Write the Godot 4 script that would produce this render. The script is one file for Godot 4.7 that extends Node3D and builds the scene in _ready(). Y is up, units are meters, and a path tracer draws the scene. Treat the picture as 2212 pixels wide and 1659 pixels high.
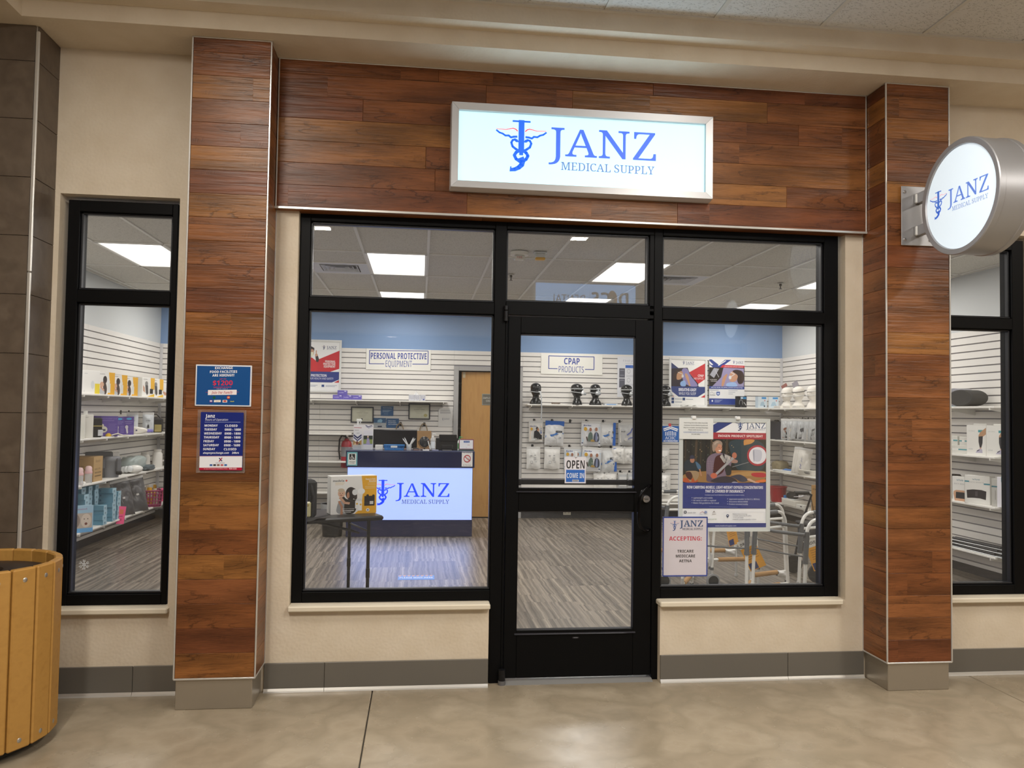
extends Node3D

const ZB := -7.18   # back wall of the shop
const XL := -4.08   # its left wall
const XR := 5.22    # its right wall
const HC := 3.07    # its ceiling
const SOFF := 3.544 # mall soffit
const ACT := 3.735  # mall ceiling
var used := {}
var mats := {}
var fonts := {}
var caps := {}
var tex := {}
var rng := RandomNumberGenerator.new()

func _ready() -> void:
	rng.seed = 7
	setup_view()
	make_textures()
	mall_shell()
	storefront()
	piers()
	front_signs()
	trash_can()
	shop_shell()
	shop_lights()
	shelves()
	back_wall_goods()
	desk_area()
	left_goods()
	right_goods()
	window_goods()
	opposite_store()

func setup_view() -> void:
	var cam := Camera3D.new()
	cam.name = "camera"
	cam.fov = 51.967
	cam.near = 0.05
	cam.far = 60.0
	cam.position = Vector3(-0.37487, 1.56079, 4.5461)
	cam.basis = Basis(Vector3.UP, deg_to_rad(-6.57865)) * Basis(Vector3.RIGHT, deg_to_rad(2.12601)) * Basis(Vector3.BACK, deg_to_rad(0.86429))
	add_child(cam)
	cam.current = true
	var we := WorldEnvironment.new()
	we.name = "environment"
	var e := Environment.new()
	e.background_mode = Environment.BG_COLOR
	e.background_color = Color(0.02, 0.02, 0.022)
	e.tonemap_mode = Environment.TONE_MAPPER_LINEAR
	e.tonemap_exposure = 1.55
	e.sdfgi_enabled = true
	e.ssao_enabled = true
	e.ssil_enabled = true
	we.environment = e
	add_child(we)
	# mall lighting: two rows of ceiling troffers (x, z)
	for p in [[-4.3, 4.1], [-1.557, 4.1], [1.49, 4.1], [4.54, 4.1]]:
		mall_light(p[0], p[1], 6.2)
	for p in [[-1.557, 1.9], [1.49, 1.9], [4.54, 1.9], [-4.6, 1.9]]:
		mall_light(p[0], p[1], 2.0)

# ------------------------------------------------------------------ naming and tagging
func numbered(n: String) -> String:
	if not used.has(n):
		used[n] = 0
		return n
	used[n] += 1
	return "%s_%03d" % [n, used[n]]

func tag(o: Node, label: String, category: String, group := "") -> Node:
	o.set_meta("label", label)
	o.set_meta("category", category)
	if group != "":
		o.set_meta("group", group)
	return o

func thing(called: String, label: String, category: String, at := Vector3.ZERO, yaw := 0.0, group := "") -> Node3D:
	var o := Node3D.new()
	o.name = numbered(called)
	add_child(o)
	o.position = at
	o.rotation.y = deg_to_rad(yaw)
	tag(o, label, category, group)
	return o

func struct(called: String, label: String) -> Node3D:
	var o := Node3D.new()
	o.name = called
	add_child(o, true)
	o.set_meta("kind", "structure")
	o.set_meta("label", label)
	return o

func dup(src: Node3D, label: String, at: Vector3, yaw := 0.0, group := "") -> Node3D:
	var c: Node3D = src.duplicate()
	c.name = numbered(String(src.name).rstrip("0123456789_"))
	add_child(c)
	c.position = at
	c.rotation = Vector3(0, deg_to_rad(yaw), 0)
	c.set_meta("label", label)
	if group != "":
		c.set_meta("group", group)
	return c

func part(b: MB, called: String, m: Material, parent: Node) -> MeshInstance3D:
	var o := MeshInstance3D.new()
	o.name = called
	o.mesh = b.mesh()
	o.material_override = m
	parent.add_child(o, true)
	return o

# ------------------------------------------------------------------ materials
func mat(key: String, c: String, rough := 0.6, metal := 0.0) -> StandardMaterial3D:
	if mats.has(key):
		return mats[key]
	var m := StandardMaterial3D.new()
	m.resource_name = key
	m.albedo_color = Color(c)
	m.roughness = rough
	m.metallic = metal
	mats[key] = m
	return m

func paint(c: String, rough := 0.55) -> StandardMaterial3D:
	return mat("paint_%s_%d" % [c, int(rough * 100)], c, rough)

func glow(key: String, c: String, energy: float) -> StandardMaterial3D:
	var m := mat(key, c, 0.5)
	m.emission_enabled = true
	m.emission = Color(c)
	m.emission_energy_multiplier = energy
	return m

func glass(key: String, alpha := 0.06, c := "ffffff") -> StandardMaterial3D:
	if mats.has(key):
		return mats[key]
	var m := mat(key, c, 0.0)
	m.albedo_color.a = alpha
	m.transparency = BaseMaterial3D.TRANSPARENCY_ALPHA
	return m

func film() -> StandardMaterial3D:   # thin clear plastic
	if not mats.has("clear_film"):
		var m := mat("clear_film", "e6ebee", 0.12)
		m.albedo_color.a = 0.35
		m.transparency = BaseMaterial3D.TRANSPARENCY_ALPHA
	return mats["clear_film"]

func ink(rough := 0.5) -> StandardMaterial3D:
	var k := "print_%d" % int(rough * 100)
	var m := mat(k, "ffffff", rough)
	m.vertex_color_use_as_albedo = true
	return m

func noise_tex(seed_: int, freq: float, size := 512, ramp := [], as_normal := false, strength := 4.0) -> NoiseTexture2D:
	var n := FastNoiseLite.new()
	n.seed = seed_
	n.noise_type = FastNoiseLite.TYPE_SIMPLEX_SMOOTH
	n.frequency = freq
	n.fractal_octaves = 5
	var t := NoiseTexture2D.new()
	t.width = size
	t.height = size
	t.seamless = true
	t.noise = n
	t.as_normal_map = as_normal
	t.bump_strength = strength
	if ramp.size() > 0:
		var g := Gradient.new()
		var offs := PackedFloat32Array()
		var cols := PackedColorArray()
		for i in ramp.size():
			offs.append(float(i) / (ramp.size() - 1))
			cols.append(Color(ramp[i]))
		g.offsets = offs
		g.colors = cols
		t.color_ramp = g
	return t

func make_textures() -> void:
	var a := FastNoiseLite.new(); a.seed = 3; a.frequency = 1.0; a.fractal_octaves = 3
	var b := FastNoiseLite.new(); b.seed = 11; b.frequency = 1.0; b.fractal_octaves = 2
	# hickory boards: 1.2 m x 0.5 m
	var w := 768
	var h := 384
	var im := Image.create(w, h, false, Image.FORMAT_RGB8)
	var hm := Image.create(w, h, false, Image.FORMAT_RGB8)
	for y in h:
		for x in w:
			var fx := x * 0.0045
			var fy := y * 0.018
			var warp := a.get_noise_2d(fx * 0.42, fy * 0.5) + 0.05 * b.get_noise_2d(x * 0.05, y * 0.09)
			var ring := sin((y * 0.05 + warp * 7.5) * 2.2)
			var line := pow(clampf(ring, 0.0, 1.0), 9.0) * clampf(0.25 + a.get_noise_2d(fx * 0.6 + 40.0, fy * 0.3) * 1.5, 0.0, 1.0)
			var fib := b.get_noise_2d(x * 0.012, y * 0.42) + 0.6 * b.get_noise_2d(x * 0.03 + 31.0, y * 0.9)
			var cloud := a.get_noise_2d(fx * 0.4 + 9.0, fy * 0.5 + 5.0)
			var v := clampf(0.84 + cloud * 0.26 + fib * 0.12 - line * 0.24, 0.25, 1.0)
			im.set_pixel(x, y, Color(v, v * (0.965 + 0.035 * v), v * (0.93 + 0.07 * v)))
			var scr := 0.5 + 0.33 * b.get_noise_2d(x * 0.0035 + 80.0, y * 0.055) + 0.1 * fib - 0.16 * line
			hm.set_pixel(x, y, Color(scr, scr, scr))
	var cr := RandomNumberGenerator.new()   # clusters of saw chatter marks
	cr.seed = 17
	for i in 16:
		var cx := cr.randi_range(30, w - 60)
		var cy := cr.randi_range(20, h - 40)
		for k in cr.randi_range(4, 8):
			var xx := cx + k * cr.randi_range(5, 7)
			for j in cr.randi_range(8, 22):
				var px := posmod(xx + (j >> 2), w)
				var py := posmod(cy + j, h)
				im.set_pixel(px, py, im.get_pixel(px, py) * 0.84)
				hm.set_pixel(px, py, hm.get_pixel(px, py) * 0.86)
	tex["wood"] = ImageTexture.create_from_image(im)
	tex["wood_h"] = ImageTexture.create_from_image(hm)
	# streaked vinyl planks, streaks along v
	var fw := 512
	var fl := Image.create(fw, fw, false, Image.FORMAT_RGB8)
	for y in fw:
		for x in fw:
			var wv := a.get_noise_2d(x * 0.003, y * 0.0035) * 13.0
			var s := a.get_noise_2d((x + wv) * 0.022, y * 0.0006)
			var s2 := b.get_noise_2d((x + wv) * 0.06 + 7.0, y * 0.0012)
			var vein := pow(clampf(1.0 - absf(s2) * 6.0, 0.0, 1.0), 2.0)
			var v := clampf(0.70 + s * 0.32 + s2 * 0.08 + vein * 0.15, 0.2, 1.0)
			fl.set_pixel(x, y, Color(v, v * 0.985, v * 0.96))
	tex["vinyl"] = ImageTexture.create_from_image(fl)
	# fissured acoustic tile
	var ac := Image.create(512, 512, false, Image.FORMAT_RGB8)
	ac.fill(Color(0.97, 0.97, 0.97))
	var ah := Image.create(512, 512, false, Image.FORMAT_RGB8)
	ah.fill(Color.WHITE)
	var r := RandomNumberGenerator.new()
	r.seed = 5
	for i in 1500:
		var px := r.randf() * 512.0
		var py := r.randf() * 512.0
		var ang := r.randf_range(-0.5, 0.5)
		var dark := r.randf_range(0.35, 0.8)
		for k in r.randi_range(2, 15):
			var qx := posmod(int(px), 512)
			var qy := posmod(int(py), 512)
			ac.set_pixel(qx, qy, Color(dark, dark * 0.98, dark * 0.95))
			ah.set_pixel(qx, qy, Color(0.2, 0.2, 0.2))
			ang += r.randf_range(-0.35, 0.35)
			px += cos(ang)
			py += sin(ang)
	tex["act"] = ImageTexture.create_from_image(ac)
	tex["act_h"] = ImageTexture.create_from_image(ah)

func wood(tone: String) -> StandardMaterial3D:
	var k := "wood_" + tone
	if mats.has(k):
		return mats[k]
	var m := mat(k, tone, 0.36)
	m.albedo_texture = tex["wood"]
	m.heightmap_enabled = true
	m.heightmap_texture = tex["wood_h"]
	m.heightmap_scale = 0.22
	m.metallic_specular = 0.42
	return m

func vinyl(tone: String) -> StandardMaterial3D:
	var k := "vinyl_" + tone
	if mats.has(k):
		return mats[k]
	var m := mat(k, tone, 0.38)
	m.albedo_texture = tex["vinyl"]
	return m

func acoustic(k: String, tone: String) -> StandardMaterial3D:
	if mats.has(k):
		return mats[k]
	var m := mat(k, tone, 0.95)
	m.albedo_texture = tex["act"]
	m.heightmap_enabled = true
	m.heightmap_texture = tex["act_h"]
	m.heightmap_scale = 0.12
	return m

func tri_mat(k: String, t: Texture2D, tint: String, scale: float, rough: float, normal: Texture2D = null, nscale := 0.3) -> StandardMaterial3D:
	if mats.has(k):
		return mats[k]
	var m := mat(k, tint, rough)
	m.albedo_texture = t
	m.uv1_triplanar = true
	m.uv1_world_triplanar = true
	m.uv1_scale = Vector3.ONE * scale
	if normal:
		m.normal_enabled = true
		m.normal_texture = normal
		m.normal_scale = nscale
	return m

func plaster() -> StandardMaterial3D:
	if mats.has("tan_plaster"):
		return mats["tan_plaster"]
	return tri_mat("tan_plaster", noise_tex(21, 0.02, 256, ["f4f1ec", "ffffff"]), "dacdb9", 0.7, 0.62, noise_tex(22, 0.25, 256, [], true, 2.0), 0.12)

# ------------------------------------------------------------------ mesh builder
class MB:
	var v := PackedVector3Array()
	var n := PackedVector3Array()
	var uv := PackedVector2Array()
	var c := PackedColorArray()
	var col := Color.WHITE
	var t := Transform3D()
	var uvs := Vector2.ONE
	var uvo := Vector2.ZERO

	func tri(p0: Vector3, p1: Vector3, p2: Vector3, n0: Vector3, n1: Vector3, n2: Vector3, u0 := Vector2.ZERO, u1 := Vector2.ZERO, u2 := Vector2.ZERO) -> void:
		p0 = t * p0
		p1 = t * p1
		p2 = t * p2
		n0 = (t.basis * n0).normalized()
		n1 = (t.basis * n1).normalized()
		n2 = (t.basis * n2).normalized()
		if (p1 - p0).cross(p2 - p0).dot(n0 + n1 + n2) > 0.0:
			v.append_array([p0, p2, p1])
			n.append_array([n0, n2, n1])
			uv.append_array([u0, u2, u1])
		else:
			v.append_array([p0, p1, p2])
			n.append_array([n0, n1, n2])
			uv.append_array([u0, u1, u2])
		c.append_array([col, col, col])

	func flat(p0: Vector3, p1: Vector3, p2: Vector3, out: Vector3) -> void:
		var nn := (p1 - p0).cross(p2 - p0).normalized()
		if nn.dot(out) < 0.0:
			nn = -nn
		tri(p0, p1, p2, nn, nn, nn)

	func quad(a: Vector3, b: Vector3, d: Vector3, e: Vector3, nn: Vector3) -> void:
		# uv follow the two edges in metres
		var ex := (b - a).length()
		var ey := (e - a).length()
		var ua := uvo
		var ub := uvo + Vector2(ex, 0) * uvs
		var ud := uvo + Vector2(ex, ey) * uvs
		var ue := uvo + Vector2(0, ey) * uvs
		tri(a, b, d, nn, nn, nn, ua, ub, ud)
		tri(a, d, e, nn, nn, nn, ua, ud, ue)

	func box(lo: Vector3, hi: Vector3, bev := 0.0) -> MB:
		var ctr := (lo + hi) * 0.5
		var hs := (hi - lo) * 0.5
		bev = minf(bev, minf(hs.x, minf(hs.y, hs.z)) * 0.9)
		var ax := [Vector3.RIGHT, Vector3.UP, Vector3.BACK]
		for i in 3:
			for s in [-1.0, 1.0]:
				var nn: Vector3 = ax[i] * s
				var j := (i + 1) % 3
				var k := (i + 2) % 3
				if i == 1:      # keep u along x for top and bottom
					j = 0
					k = 2
				elif i == 0:
					j = 2
					k = 1
				elif i == 2:
					j = 0
					k = 1
				var fj: Vector3 = ax[j] * (hs[j] - bev)
				var fk: Vector3 = ax[k] * (hs[k] - bev)
				var o: Vector3 = ctr + nn * hs[i]
				quad(o - fj - fk, o + fj - fk, o + fj + fk, o - fj + fk, nn)
		if bev > 0.0:
			for i in 3:
				var j := (i + 1) % 3
				var k := (i + 2) % 3
				for sj in [-1.0, 1.0]:
					for sk in [-1.0, 1.0]:
						var f: Vector3 = ax[i] * (hs[i] - bev)
						var pj: Vector3 = ctr + ax[j] * sj * hs[j] + ax[k] * sk * (hs[k] - bev)
						var pk: Vector3 = ctr + ax[j] * sj * (hs[j] - bev) + ax[k] * sk * hs[k]
						var nn: Vector3 = (ax[j] * sj + ax[k] * sk).normalized()
						quad(pj - f, pj + f, pk + f, pk - f, nn)
			for sx in [-1.0, 1.0]:
				for sy in [-1.0, 1.0]:
					for sz in [-1.0, 1.0]:
						var s3 := Vector3(sx, sy, sz)
						var a := ctr + Vector3(sx * hs.x, sy * (hs.y - bev), sz * (hs.z - bev))
						var b := ctr + Vector3(sx * (hs.x - bev), sy * hs.y, sz * (hs.z - bev))
						var d := ctr + Vector3(sx * (hs.x - bev), sy * (hs.y - bev), sz * hs.z)
						flat(a, b, d, s3)
		return self

	func cbox(ctr: Vector3, size: Vector3, bev := 0.0) -> MB:
		return box(ctr - size * 0.5, ctr + size * 0.5, bev)

	func tube(pts: Array, r: float, seg := 8, closed := false, caps_ := true, r2 := -1.0) -> MB:
		var m := pts.size()
		var rings := []
		var dirs := []
		for i in m:
			var d: Vector3
			if closed:
				d = (pts[(i + 1) % m] - pts[(i - 1 + m) % m]).normalized()
			elif i == 0:
				d = (pts[1] - pts[0]).normalized()
			elif i == m - 1:
				d = (pts[m - 1] - pts[m - 2]).normalized()
			else:
				d = ((pts[i + 1] - pts[i]).normalized() + (pts[i] - pts[i - 1]).normalized()).normalized()
			dirs.append(d)
		var up: Vector3 = Vector3.UP if absf(dirs[0].y) < 0.9 else Vector3.RIGHT
		var x: Vector3 = up.cross(dirs[0]).normalized()
		for i in m:
			x = (x - dirs[i] * x.dot(dirs[i])).normalized()
			var y: Vector3 = dirs[i].cross(x)
			var rr := r if r2 < 0.0 else lerpf(r, r2, float(i) / (m - 1))
			var ring := []
			for k in seg:
				var a := TAU * k / seg
				var nn := x * cos(a) + y * sin(a)
				ring.append([pts[i] + nn * rr, nn])
			rings.append(ring)
		var last := m if closed else m - 1
		for i in last:
			var A: Array = rings[i]
			var B: Array = rings[(i + 1) % m]
			for k in seg:
				var l := (k + 1) % seg
				tri(A[k][0], B[k][0], B[l][0], A[k][1], B[k][1], B[l][1])
				tri(A[k][0], B[l][0], A[l][0], A[k][1], B[l][1], A[l][1])
		if caps_ and not closed:
			for e in [0, m - 1]:
				var dd: Vector3 = -dirs[0] if e == 0 else dirs[m - 1]
				for k in seg:
					tri(pts[e], rings[e][k][0], rings[e][(k + 1) % seg][0], dd, dd, dd)
		return self

	func cyl(a: Vector3, b: Vector3, r: float, seg := 16, r2 := -1.0) -> MB:
		return tube([a, b], r, seg, false, true, r2)

	func lathe(prof: Array, seg := 24, sx := 1.0, sz := 1.0, a0 := 0.0, a1 := TAU) -> MB:
		# prof: Vector2(radius, y); corners sharper than 35 degrees stay sharp
		var m := prof.size()
		for i in m - 1:
			var p: Vector2 = prof[i]
			var q: Vector2 = prof[i + 1]
			var d := (q - p).normalized()
			if (q - p).length() < 1e-6:
				continue
			var nf := Vector2(d.y, -d.x)
			var np := nf
			var nq := nf
			if i > 0:
				var e: Vector2 = (p - prof[i - 1]).normalized()
				if e.dot(d) > 0.82:
					np = (nf + Vector2(e.y, -e.x)).normalized()
			if i < m - 2:
				var e2: Vector2 = (prof[i + 2] - q).normalized()
				if e2.dot(d) > 0.82:
					nq = (nf + Vector2(e2.y, -e2.x)).normalized()
			for k in seg:
				var aa := lerpf(a0, a1, float(k) / seg)
				var ab := lerpf(a0, a1, float(k + 1) / seg)
				var ca := Vector3(cos(aa) * sx, 0, sin(aa) * sz)
				var cb := Vector3(cos(ab) * sx, 0, sin(ab) * sz)
				var na := Vector3(cos(aa) / sx, 0, sin(aa) / sz).normalized()
				var nb := Vector3(cos(ab) / sx, 0, sin(ab) / sz).normalized()
				var y0 := Vector3.UP * p.y
				var y1 := Vector3.UP * q.y
				tri(ca * p.x + y0, cb * p.x + y0, cb * q.x + y1, na * np.x + Vector3.UP * np.y, nb * np.x + Vector3.UP * np.y, nb * nq.x + Vector3.UP * nq.y)
				tri(ca * p.x + y0, cb * q.x + y1, ca * q.x + y1, na * np.x + Vector3.UP * np.y, nb * nq.x + Vector3.UP * nq.y, na * nq.x + Vector3.UP * nq.y)
		return self

	func ball(ctr: Vector3, r: Vector3, seg := 16, rows := 10) -> MB:
		for i in rows:
			for k in seg:
				var q := []
				for ik in [[i, k], [i + 1, k], [i + 1, k + 1], [i, k + 1]]:
					var th: float = PI * ik[0] / rows
					var ph: float = TAU * ik[1] / seg
					q.append(Vector3(sin(th) * cos(ph), cos(th), sin(th) * sin(ph)))
				var P := []
				var N := []
				for e in q:
					P.append(ctr + e * r)
					N.append((e / r).normalized())
				tri(P[0], P[1], P[2], N[0], N[1], N[2])
				tri(P[0], P[2], P[3], N[0], N[2], N[3])
		return self

	func prism(poly: Array, z0: float, z1: float) -> MB:
		var pp := PackedVector2Array(poly)
		var ix := Geometry2D.triangulate_polygon(pp)
		for i in range(0, ix.size(), 3):
			for s in [[z1, Vector3.BACK], [z0, Vector3.FORWARD]]:
				var z: float = s[0]
				var nn: Vector3 = s[1]
				var a := pp[ix[i]]
				var b := pp[ix[i + 1]]
				var d := pp[ix[i + 2]]
				tri(Vector3(a.x, a.y, z), Vector3(b.x, b.y, z), Vector3(d.x, d.y, z), nn, nn, nn, a, b, d)
		var area := 0.0
		for i in pp.size():
			area += pp[i].cross(pp[(i + 1) % pp.size()])
		for i in pp.size():
			var a := pp[i]
			var b := pp[(i + 1) % pp.size()]
			var e := (b - a).normalized()
			var nn := Vector3(e.y, -e.x, 0) * signf(area)
			quad(Vector3(a.x, a.y, z0), Vector3(b.x, b.y, z0), Vector3(b.x, b.y, z1), Vector3(a.x, a.y, z1), nn)
		return self

	func surf(f: Callable, nu: int, nv: int, out: Callable) -> MB:
		# smooth grid surface f(u, v); out(p) tells which way is outside
		var P := []
		for i in nu + 1:
			var row := []
			for j in nv + 1:
				row.append(f.call(float(i) / nu, float(j) / nv))
			P.append(row)
		var N := []
		for i in nu + 1:
			var row := []
			for j in nv + 1:
				var du: Vector3 = P[mini(i + 1, nu)][j] - P[maxi(i - 1, 0)][j]
				var dv: Vector3 = P[i][mini(j + 1, nv)] - P[i][maxi(j - 1, 0)]
				var nn := du.cross(dv)
				var o: Vector3 = out.call(P[i][j])
				if nn.length() < 1e-12:
					nn = o
				nn = nn.normalized()
				if nn.dot(o) < 0.0:
					nn = -nn
				row.append(nn)
			N.append(row)
		for i in nu:
			for j in nv:
				tri(P[i][j], P[i + 1][j], P[i + 1][j + 1], N[i][j], N[i + 1][j], N[i + 1][j + 1], Vector2(float(i) / nu, float(j) / nv), Vector2(float(i + 1) / nu, float(j) / nv), Vector2(float(i + 1) / nu, float(j + 1) / nv))
				tri(P[i][j], P[i + 1][j + 1], P[i][j + 1], N[i][j], N[i + 1][j + 1], N[i][j + 1], Vector2(float(i) / nu, float(j) / nv), Vector2(float(i + 1) / nu, float(j + 1) / nv), Vector2(float(i) / nu, float(j + 1) / nv))
		return self

	func mesh() -> ArrayMesh:
		var am := ArrayMesh.new()
		var arr := []
		arr.resize(Mesh.ARRAY_MAX)
		arr[Mesh.ARRAY_VERTEX] = v
		arr[Mesh.ARRAY_NORMAL] = n
		arr[Mesh.ARRAY_TEX_UV] = uv
		arr[Mesh.ARRAY_COLOR] = c
		am.add_surface_from_arrays(Mesh.PRIMITIVE_TRIANGLES, arr)
		return am

# flat print, drawn in the units of a rectangle (x0, y0)-(x1, y1) with y down, laid over a w x h sheet centred on the origin and facing +z
class PR extends MB:
	var host
	var o0: Vector2
	var k: Vector2
	var hw: float
	var hh: float
	var lay := 0.0003
	var slope := 0.0
	var smooth := false

	func setup(host_, w: float, h: float, x0: float, y0: float, x1: float, y1: float, slope_ := 0.0) -> PR:
		host = host_
		o0 = Vector2(x0, y0)
		k = Vector2(w / (x1 - x0), h / (y1 - y0))
		hw = w * 0.5
		hh = h * 0.5
		slope = slope_
		return self

	func at(x: float, y: float) -> Vector3:
		return Vector3((x - o0.x) * k.x - hw, hh - (y - slope * (x - o0.x) - o0.y) * k.y, lay)

	func tone(s: String) -> void:
		col = Color(s).srgb_to_linear()
		lay += 0.00003

	func rect(x0: float, y0: float, x1: float, y1: float, s: String) -> void:
		poly([x0, y0, x1, y0, x1, y1, x0, y1], s)

	func poly(f: Array, s: String) -> void:
		tone(s)
		var pp := PackedVector2Array()
		for i in range(0, f.size(), 2):
			var q := at(f[i], f[i + 1])
			pp.append(Vector2(clampf(q.x, -hw, hw), clampf(q.y, -hh, hh)))
		if smooth:
			for pass_ in 3:
				var sm := PackedVector2Array()
				for i in pp.size():
					var p0 := pp[i]
					var p1 := pp[(i + 1) % pp.size()]
					sm.append(p0.lerp(p1, 0.22))
					sm.append(p0.lerp(p1, 0.78))
				pp = sm
		var ix := Geometry2D.triangulate_polygon(pp)
		var nn := Vector3.BACK
		for i in range(0, ix.size(), 3):
			var a := pp[ix[i]]
			var b := pp[ix[i + 1]]
			var d := pp[ix[i + 2]]
			tri(Vector3(a.x, a.y, lay), Vector3(b.x, b.y, lay), Vector3(d.x, d.y, lay), nn, nn, nn)

	func oval(cx: float, cy: float, rx: float, ry: float, s: String, rot := 0.0) -> void:
		var f := []
		for i in 20:
			var a := TAU * i / 20.0
			var q := Vector2(cos(a) * rx, sin(a) * ry).rotated(rot)
			f.append(cx + q.x)
			f.append(cy + q.y)
		poly(f, s)

	func ring(cx: float, cy: float, rx: float, ry: float, wd: float, s: String, seg := 24) -> void:
		tone(s)
		for i in seg:
			var q := []
			for ar in [[i, 0.5], [i + 1, 0.5], [i + 1, -0.5], [i, -0.5]]:
				var a: float = TAU * ar[0] / seg
				q.append(at(cx + cos(a) * (rx + ar[1] * wd), cy + sin(a) * (ry + ar[1] * wd)))
			quad(q[0], q[1], q[2], q[3], Vector3.BACK)

	func line(f: Array, wd: float, s: String, wd2 := -1.0) -> void:
		tone(s)
		var m := f.size() / 2
		for i in m - 1:
			var a := Vector2(f[2 * i], f[2 * i + 1])
			var b := Vector2(f[2 * i + 2], f[2 * i + 3])
			var wa := wd if wd2 < 0.0 else lerpf(wd, wd2, float(i) / (m - 1))
			var wb := wd if wd2 < 0.0 else lerpf(wd, wd2, float(i + 1) / (m - 1))
			var d := (b - a).normalized()
			var p := Vector2(-d.y, d.x) * 0.5
			a -= d * wa * 0.18
			b += d * wb * 0.18
			quad(at(a.x + p.x * wa, a.y + p.y * wa), at(b.x + p.x * wb, b.y + p.y * wb), at(b.x - p.x * wb, b.y - p.y * wb), at(a.x - p.x * wa, a.y - p.y * wa), Vector3.BACK)

	func box_line(x0: float, y0: float, x1: float, y1: float, wd: float, s: String) -> void:
		line([x0, y0, x1, y0, x1, y1, x0, y1, x0, y0], wd, s)

	# o: w (fit width), f (font: sans, bold, serif, serif_bold), al (l, c, r), it (slant), cs (curve step)
	func text(s: String, x: float, y: float, h: float, color: String, o := {}) -> void:
		tone(color)
		var fk: String = o.get("f", "sans")
		var arr: Array = host.glyphs(s, fk, o.get("cs", 3.0))
		var vs: PackedVector3Array = arr[Mesh.ARRAY_VERTEX]
		var ix = arr[Mesh.ARRAY_INDEX]
		if vs.is_empty():
			return
		var cap: Vector2 = host.cap_of(fk)
		var lo := 1e9
		var hi := -1e9
		for p in vs:
			lo = minf(lo, p.x)
			hi = maxf(hi, p.x)
		var s_y := h / cap.y
		var s_x := s_y
		if o.has("w"):
			s_x = float(o.w) / (hi - lo)
		else:
			s_x = s_y * absf(k.y / k.x)
		var al: String = o.get("al", "c")
		var ox := x - (hi + lo) * 0.5 * s_x
		if al == "l":
			ox = x - lo * s_x
		elif al == "r":
			ox = x - hi * s_x
		var it: float = o.get("it", 0.0)
		var q := PackedVector3Array()
		for p in vs:
			var py := p.y - cap.x
			q.append(at(ox + p.x * s_x + it * py * s_y, y + h * 0.5 - py * s_y))
		var nn := Vector3.BACK
		if ix == null or ix.is_empty():
			for i in range(0, q.size(), 3):
				tri(q[i], q[i + 1], q[i + 2], nn, nn, nn)
		else:
			for i in range(0, ix.size(), 3):
				tri(q[ix[i]], q[ix[i + 1]], q[ix[i + 2]], nn, nn, nn)

	# winged staff with two snakes, name and subtitle; (x, y) is the top of the staff, s the height of the staff
	func emblem(x: float, y: float, s: float, blue := "2f55c0", red := "e0405c", dark := "") -> void:
		var u := s / 395.0
		var kx := u
		if dark == "":
			dark = blue
		var L := func(f: Array, wd: float, c_: String, w2 := -1.0) -> void:
			var g := []
			for i in range(0, f.size(), 2):
				g.append(x + (f[i] - 639.0) * kx)
				g.append(y + (f[i + 1] - 235.0) * u)
			line(g, wd * u, c_, w2 if w2 < 0.0 else w2 * u)
		for m in [-1.0, 1.0]:
			var X := func(f: Array) -> Array:
				var g := []
				for i in range(0, f.size(), 2):
					g.append(639.0 + m * f[i])
					g.append(f[i + 1])
				return g
			L.call(X.call([30, 318, 44, 304, 62, 298, 84, 302, 118, 310, 190, 308]), 9.0, red, 4.0)
			L.call(X.call([190, 318, 168, 336, 142, 344, 122, 358, 96, 356, 80, 370, 58, 364, 34, 362]), 13.0, blue, 17.0)
			L.call(X.call([30, 392, 48, 384, 66, 390, 76, 410, 66, 440, 42, 458, 14, 474, 0, 484]), 15.0, blue, 20.0)
			L.call(X.call([24, 398, 36, 400, 48, 394]), 13.0, blue, 8.0)
			L.call(X.call([8, 466, 38, 484, 52, 508, 38, 536, 8, 556]), 24.0, blue)
		L.call([573, 241, 705, 241], 14.0, blue)
		L.call([639, 238, 639, 452], 44.0, blue)
		L.call([639, 450, 639, 500], 30.0, blue)
		L.call([640, 530, 650, 552, 644, 580, 622, 602, 592, 618, 562, 622], 46.0, blue, 26.0)
		L.call([562, 598, 558, 634], 10.0, blue)

	func logo(x: float, y: float, s: float, blue := "2f55c0", red := "e0405c", letters := "", small := "") -> void:
		# x, y: top of the staff; s: staff height
		var u := s / 395.0
		if letters == "":
			letters = blue
		if small == "":
			small = letters
		emblem(x, y, s, blue, red)
		text("JANZ", x + (1268 - 639) * u, y + (384 - 235) * u, 222 * u, letters, {"f": "serif", "w": 836 * u * ratio(), "cs": 1.5})
		text("MEDICAL SUPPLY", x + (1310 - 639) * u, y + (572 - 235) * u, 62 * u, small, {"f": "serif", "w": 730 * u * ratio(), "cs": 2.0})

	func ratio() -> float:
		return 1.0

func font(k: String) -> Font:
	if not fonts.has(k):
		var f := SystemFont.new()
		f.font_names = PackedStringArray(["Droid Serif"] if k.begins_with("serif") else ["Droid Sans"])
		f.font_weight = 700 if k.ends_with("bold") else 400
		fonts[k] = f
	return fonts[k]

func glyphs(s: String, k: String, step: float) -> Array:
	var tm := TextMesh.new()
	tm.font = font(k)
	tm.font_size = 48
	tm.pixel_size = 0.01
	tm.depth = 0.0
	tm.curve_step = step
	tm.text = s
	return tm.get_mesh_arrays()

func cap_of(k: String) -> Vector2:   # (baseline, cap height)
	if not caps.has(k):
		var a := glyphs("H", k, 3.0)
		var lo := 1e9
		var hi := -1e9
		for p in a[Mesh.ARRAY_VERTEX]:
			lo = minf(lo, p.y)
			hi = maxf(hi, p.y)
		caps[k] = Vector2(lo, hi - lo)
	return caps[k]

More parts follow.
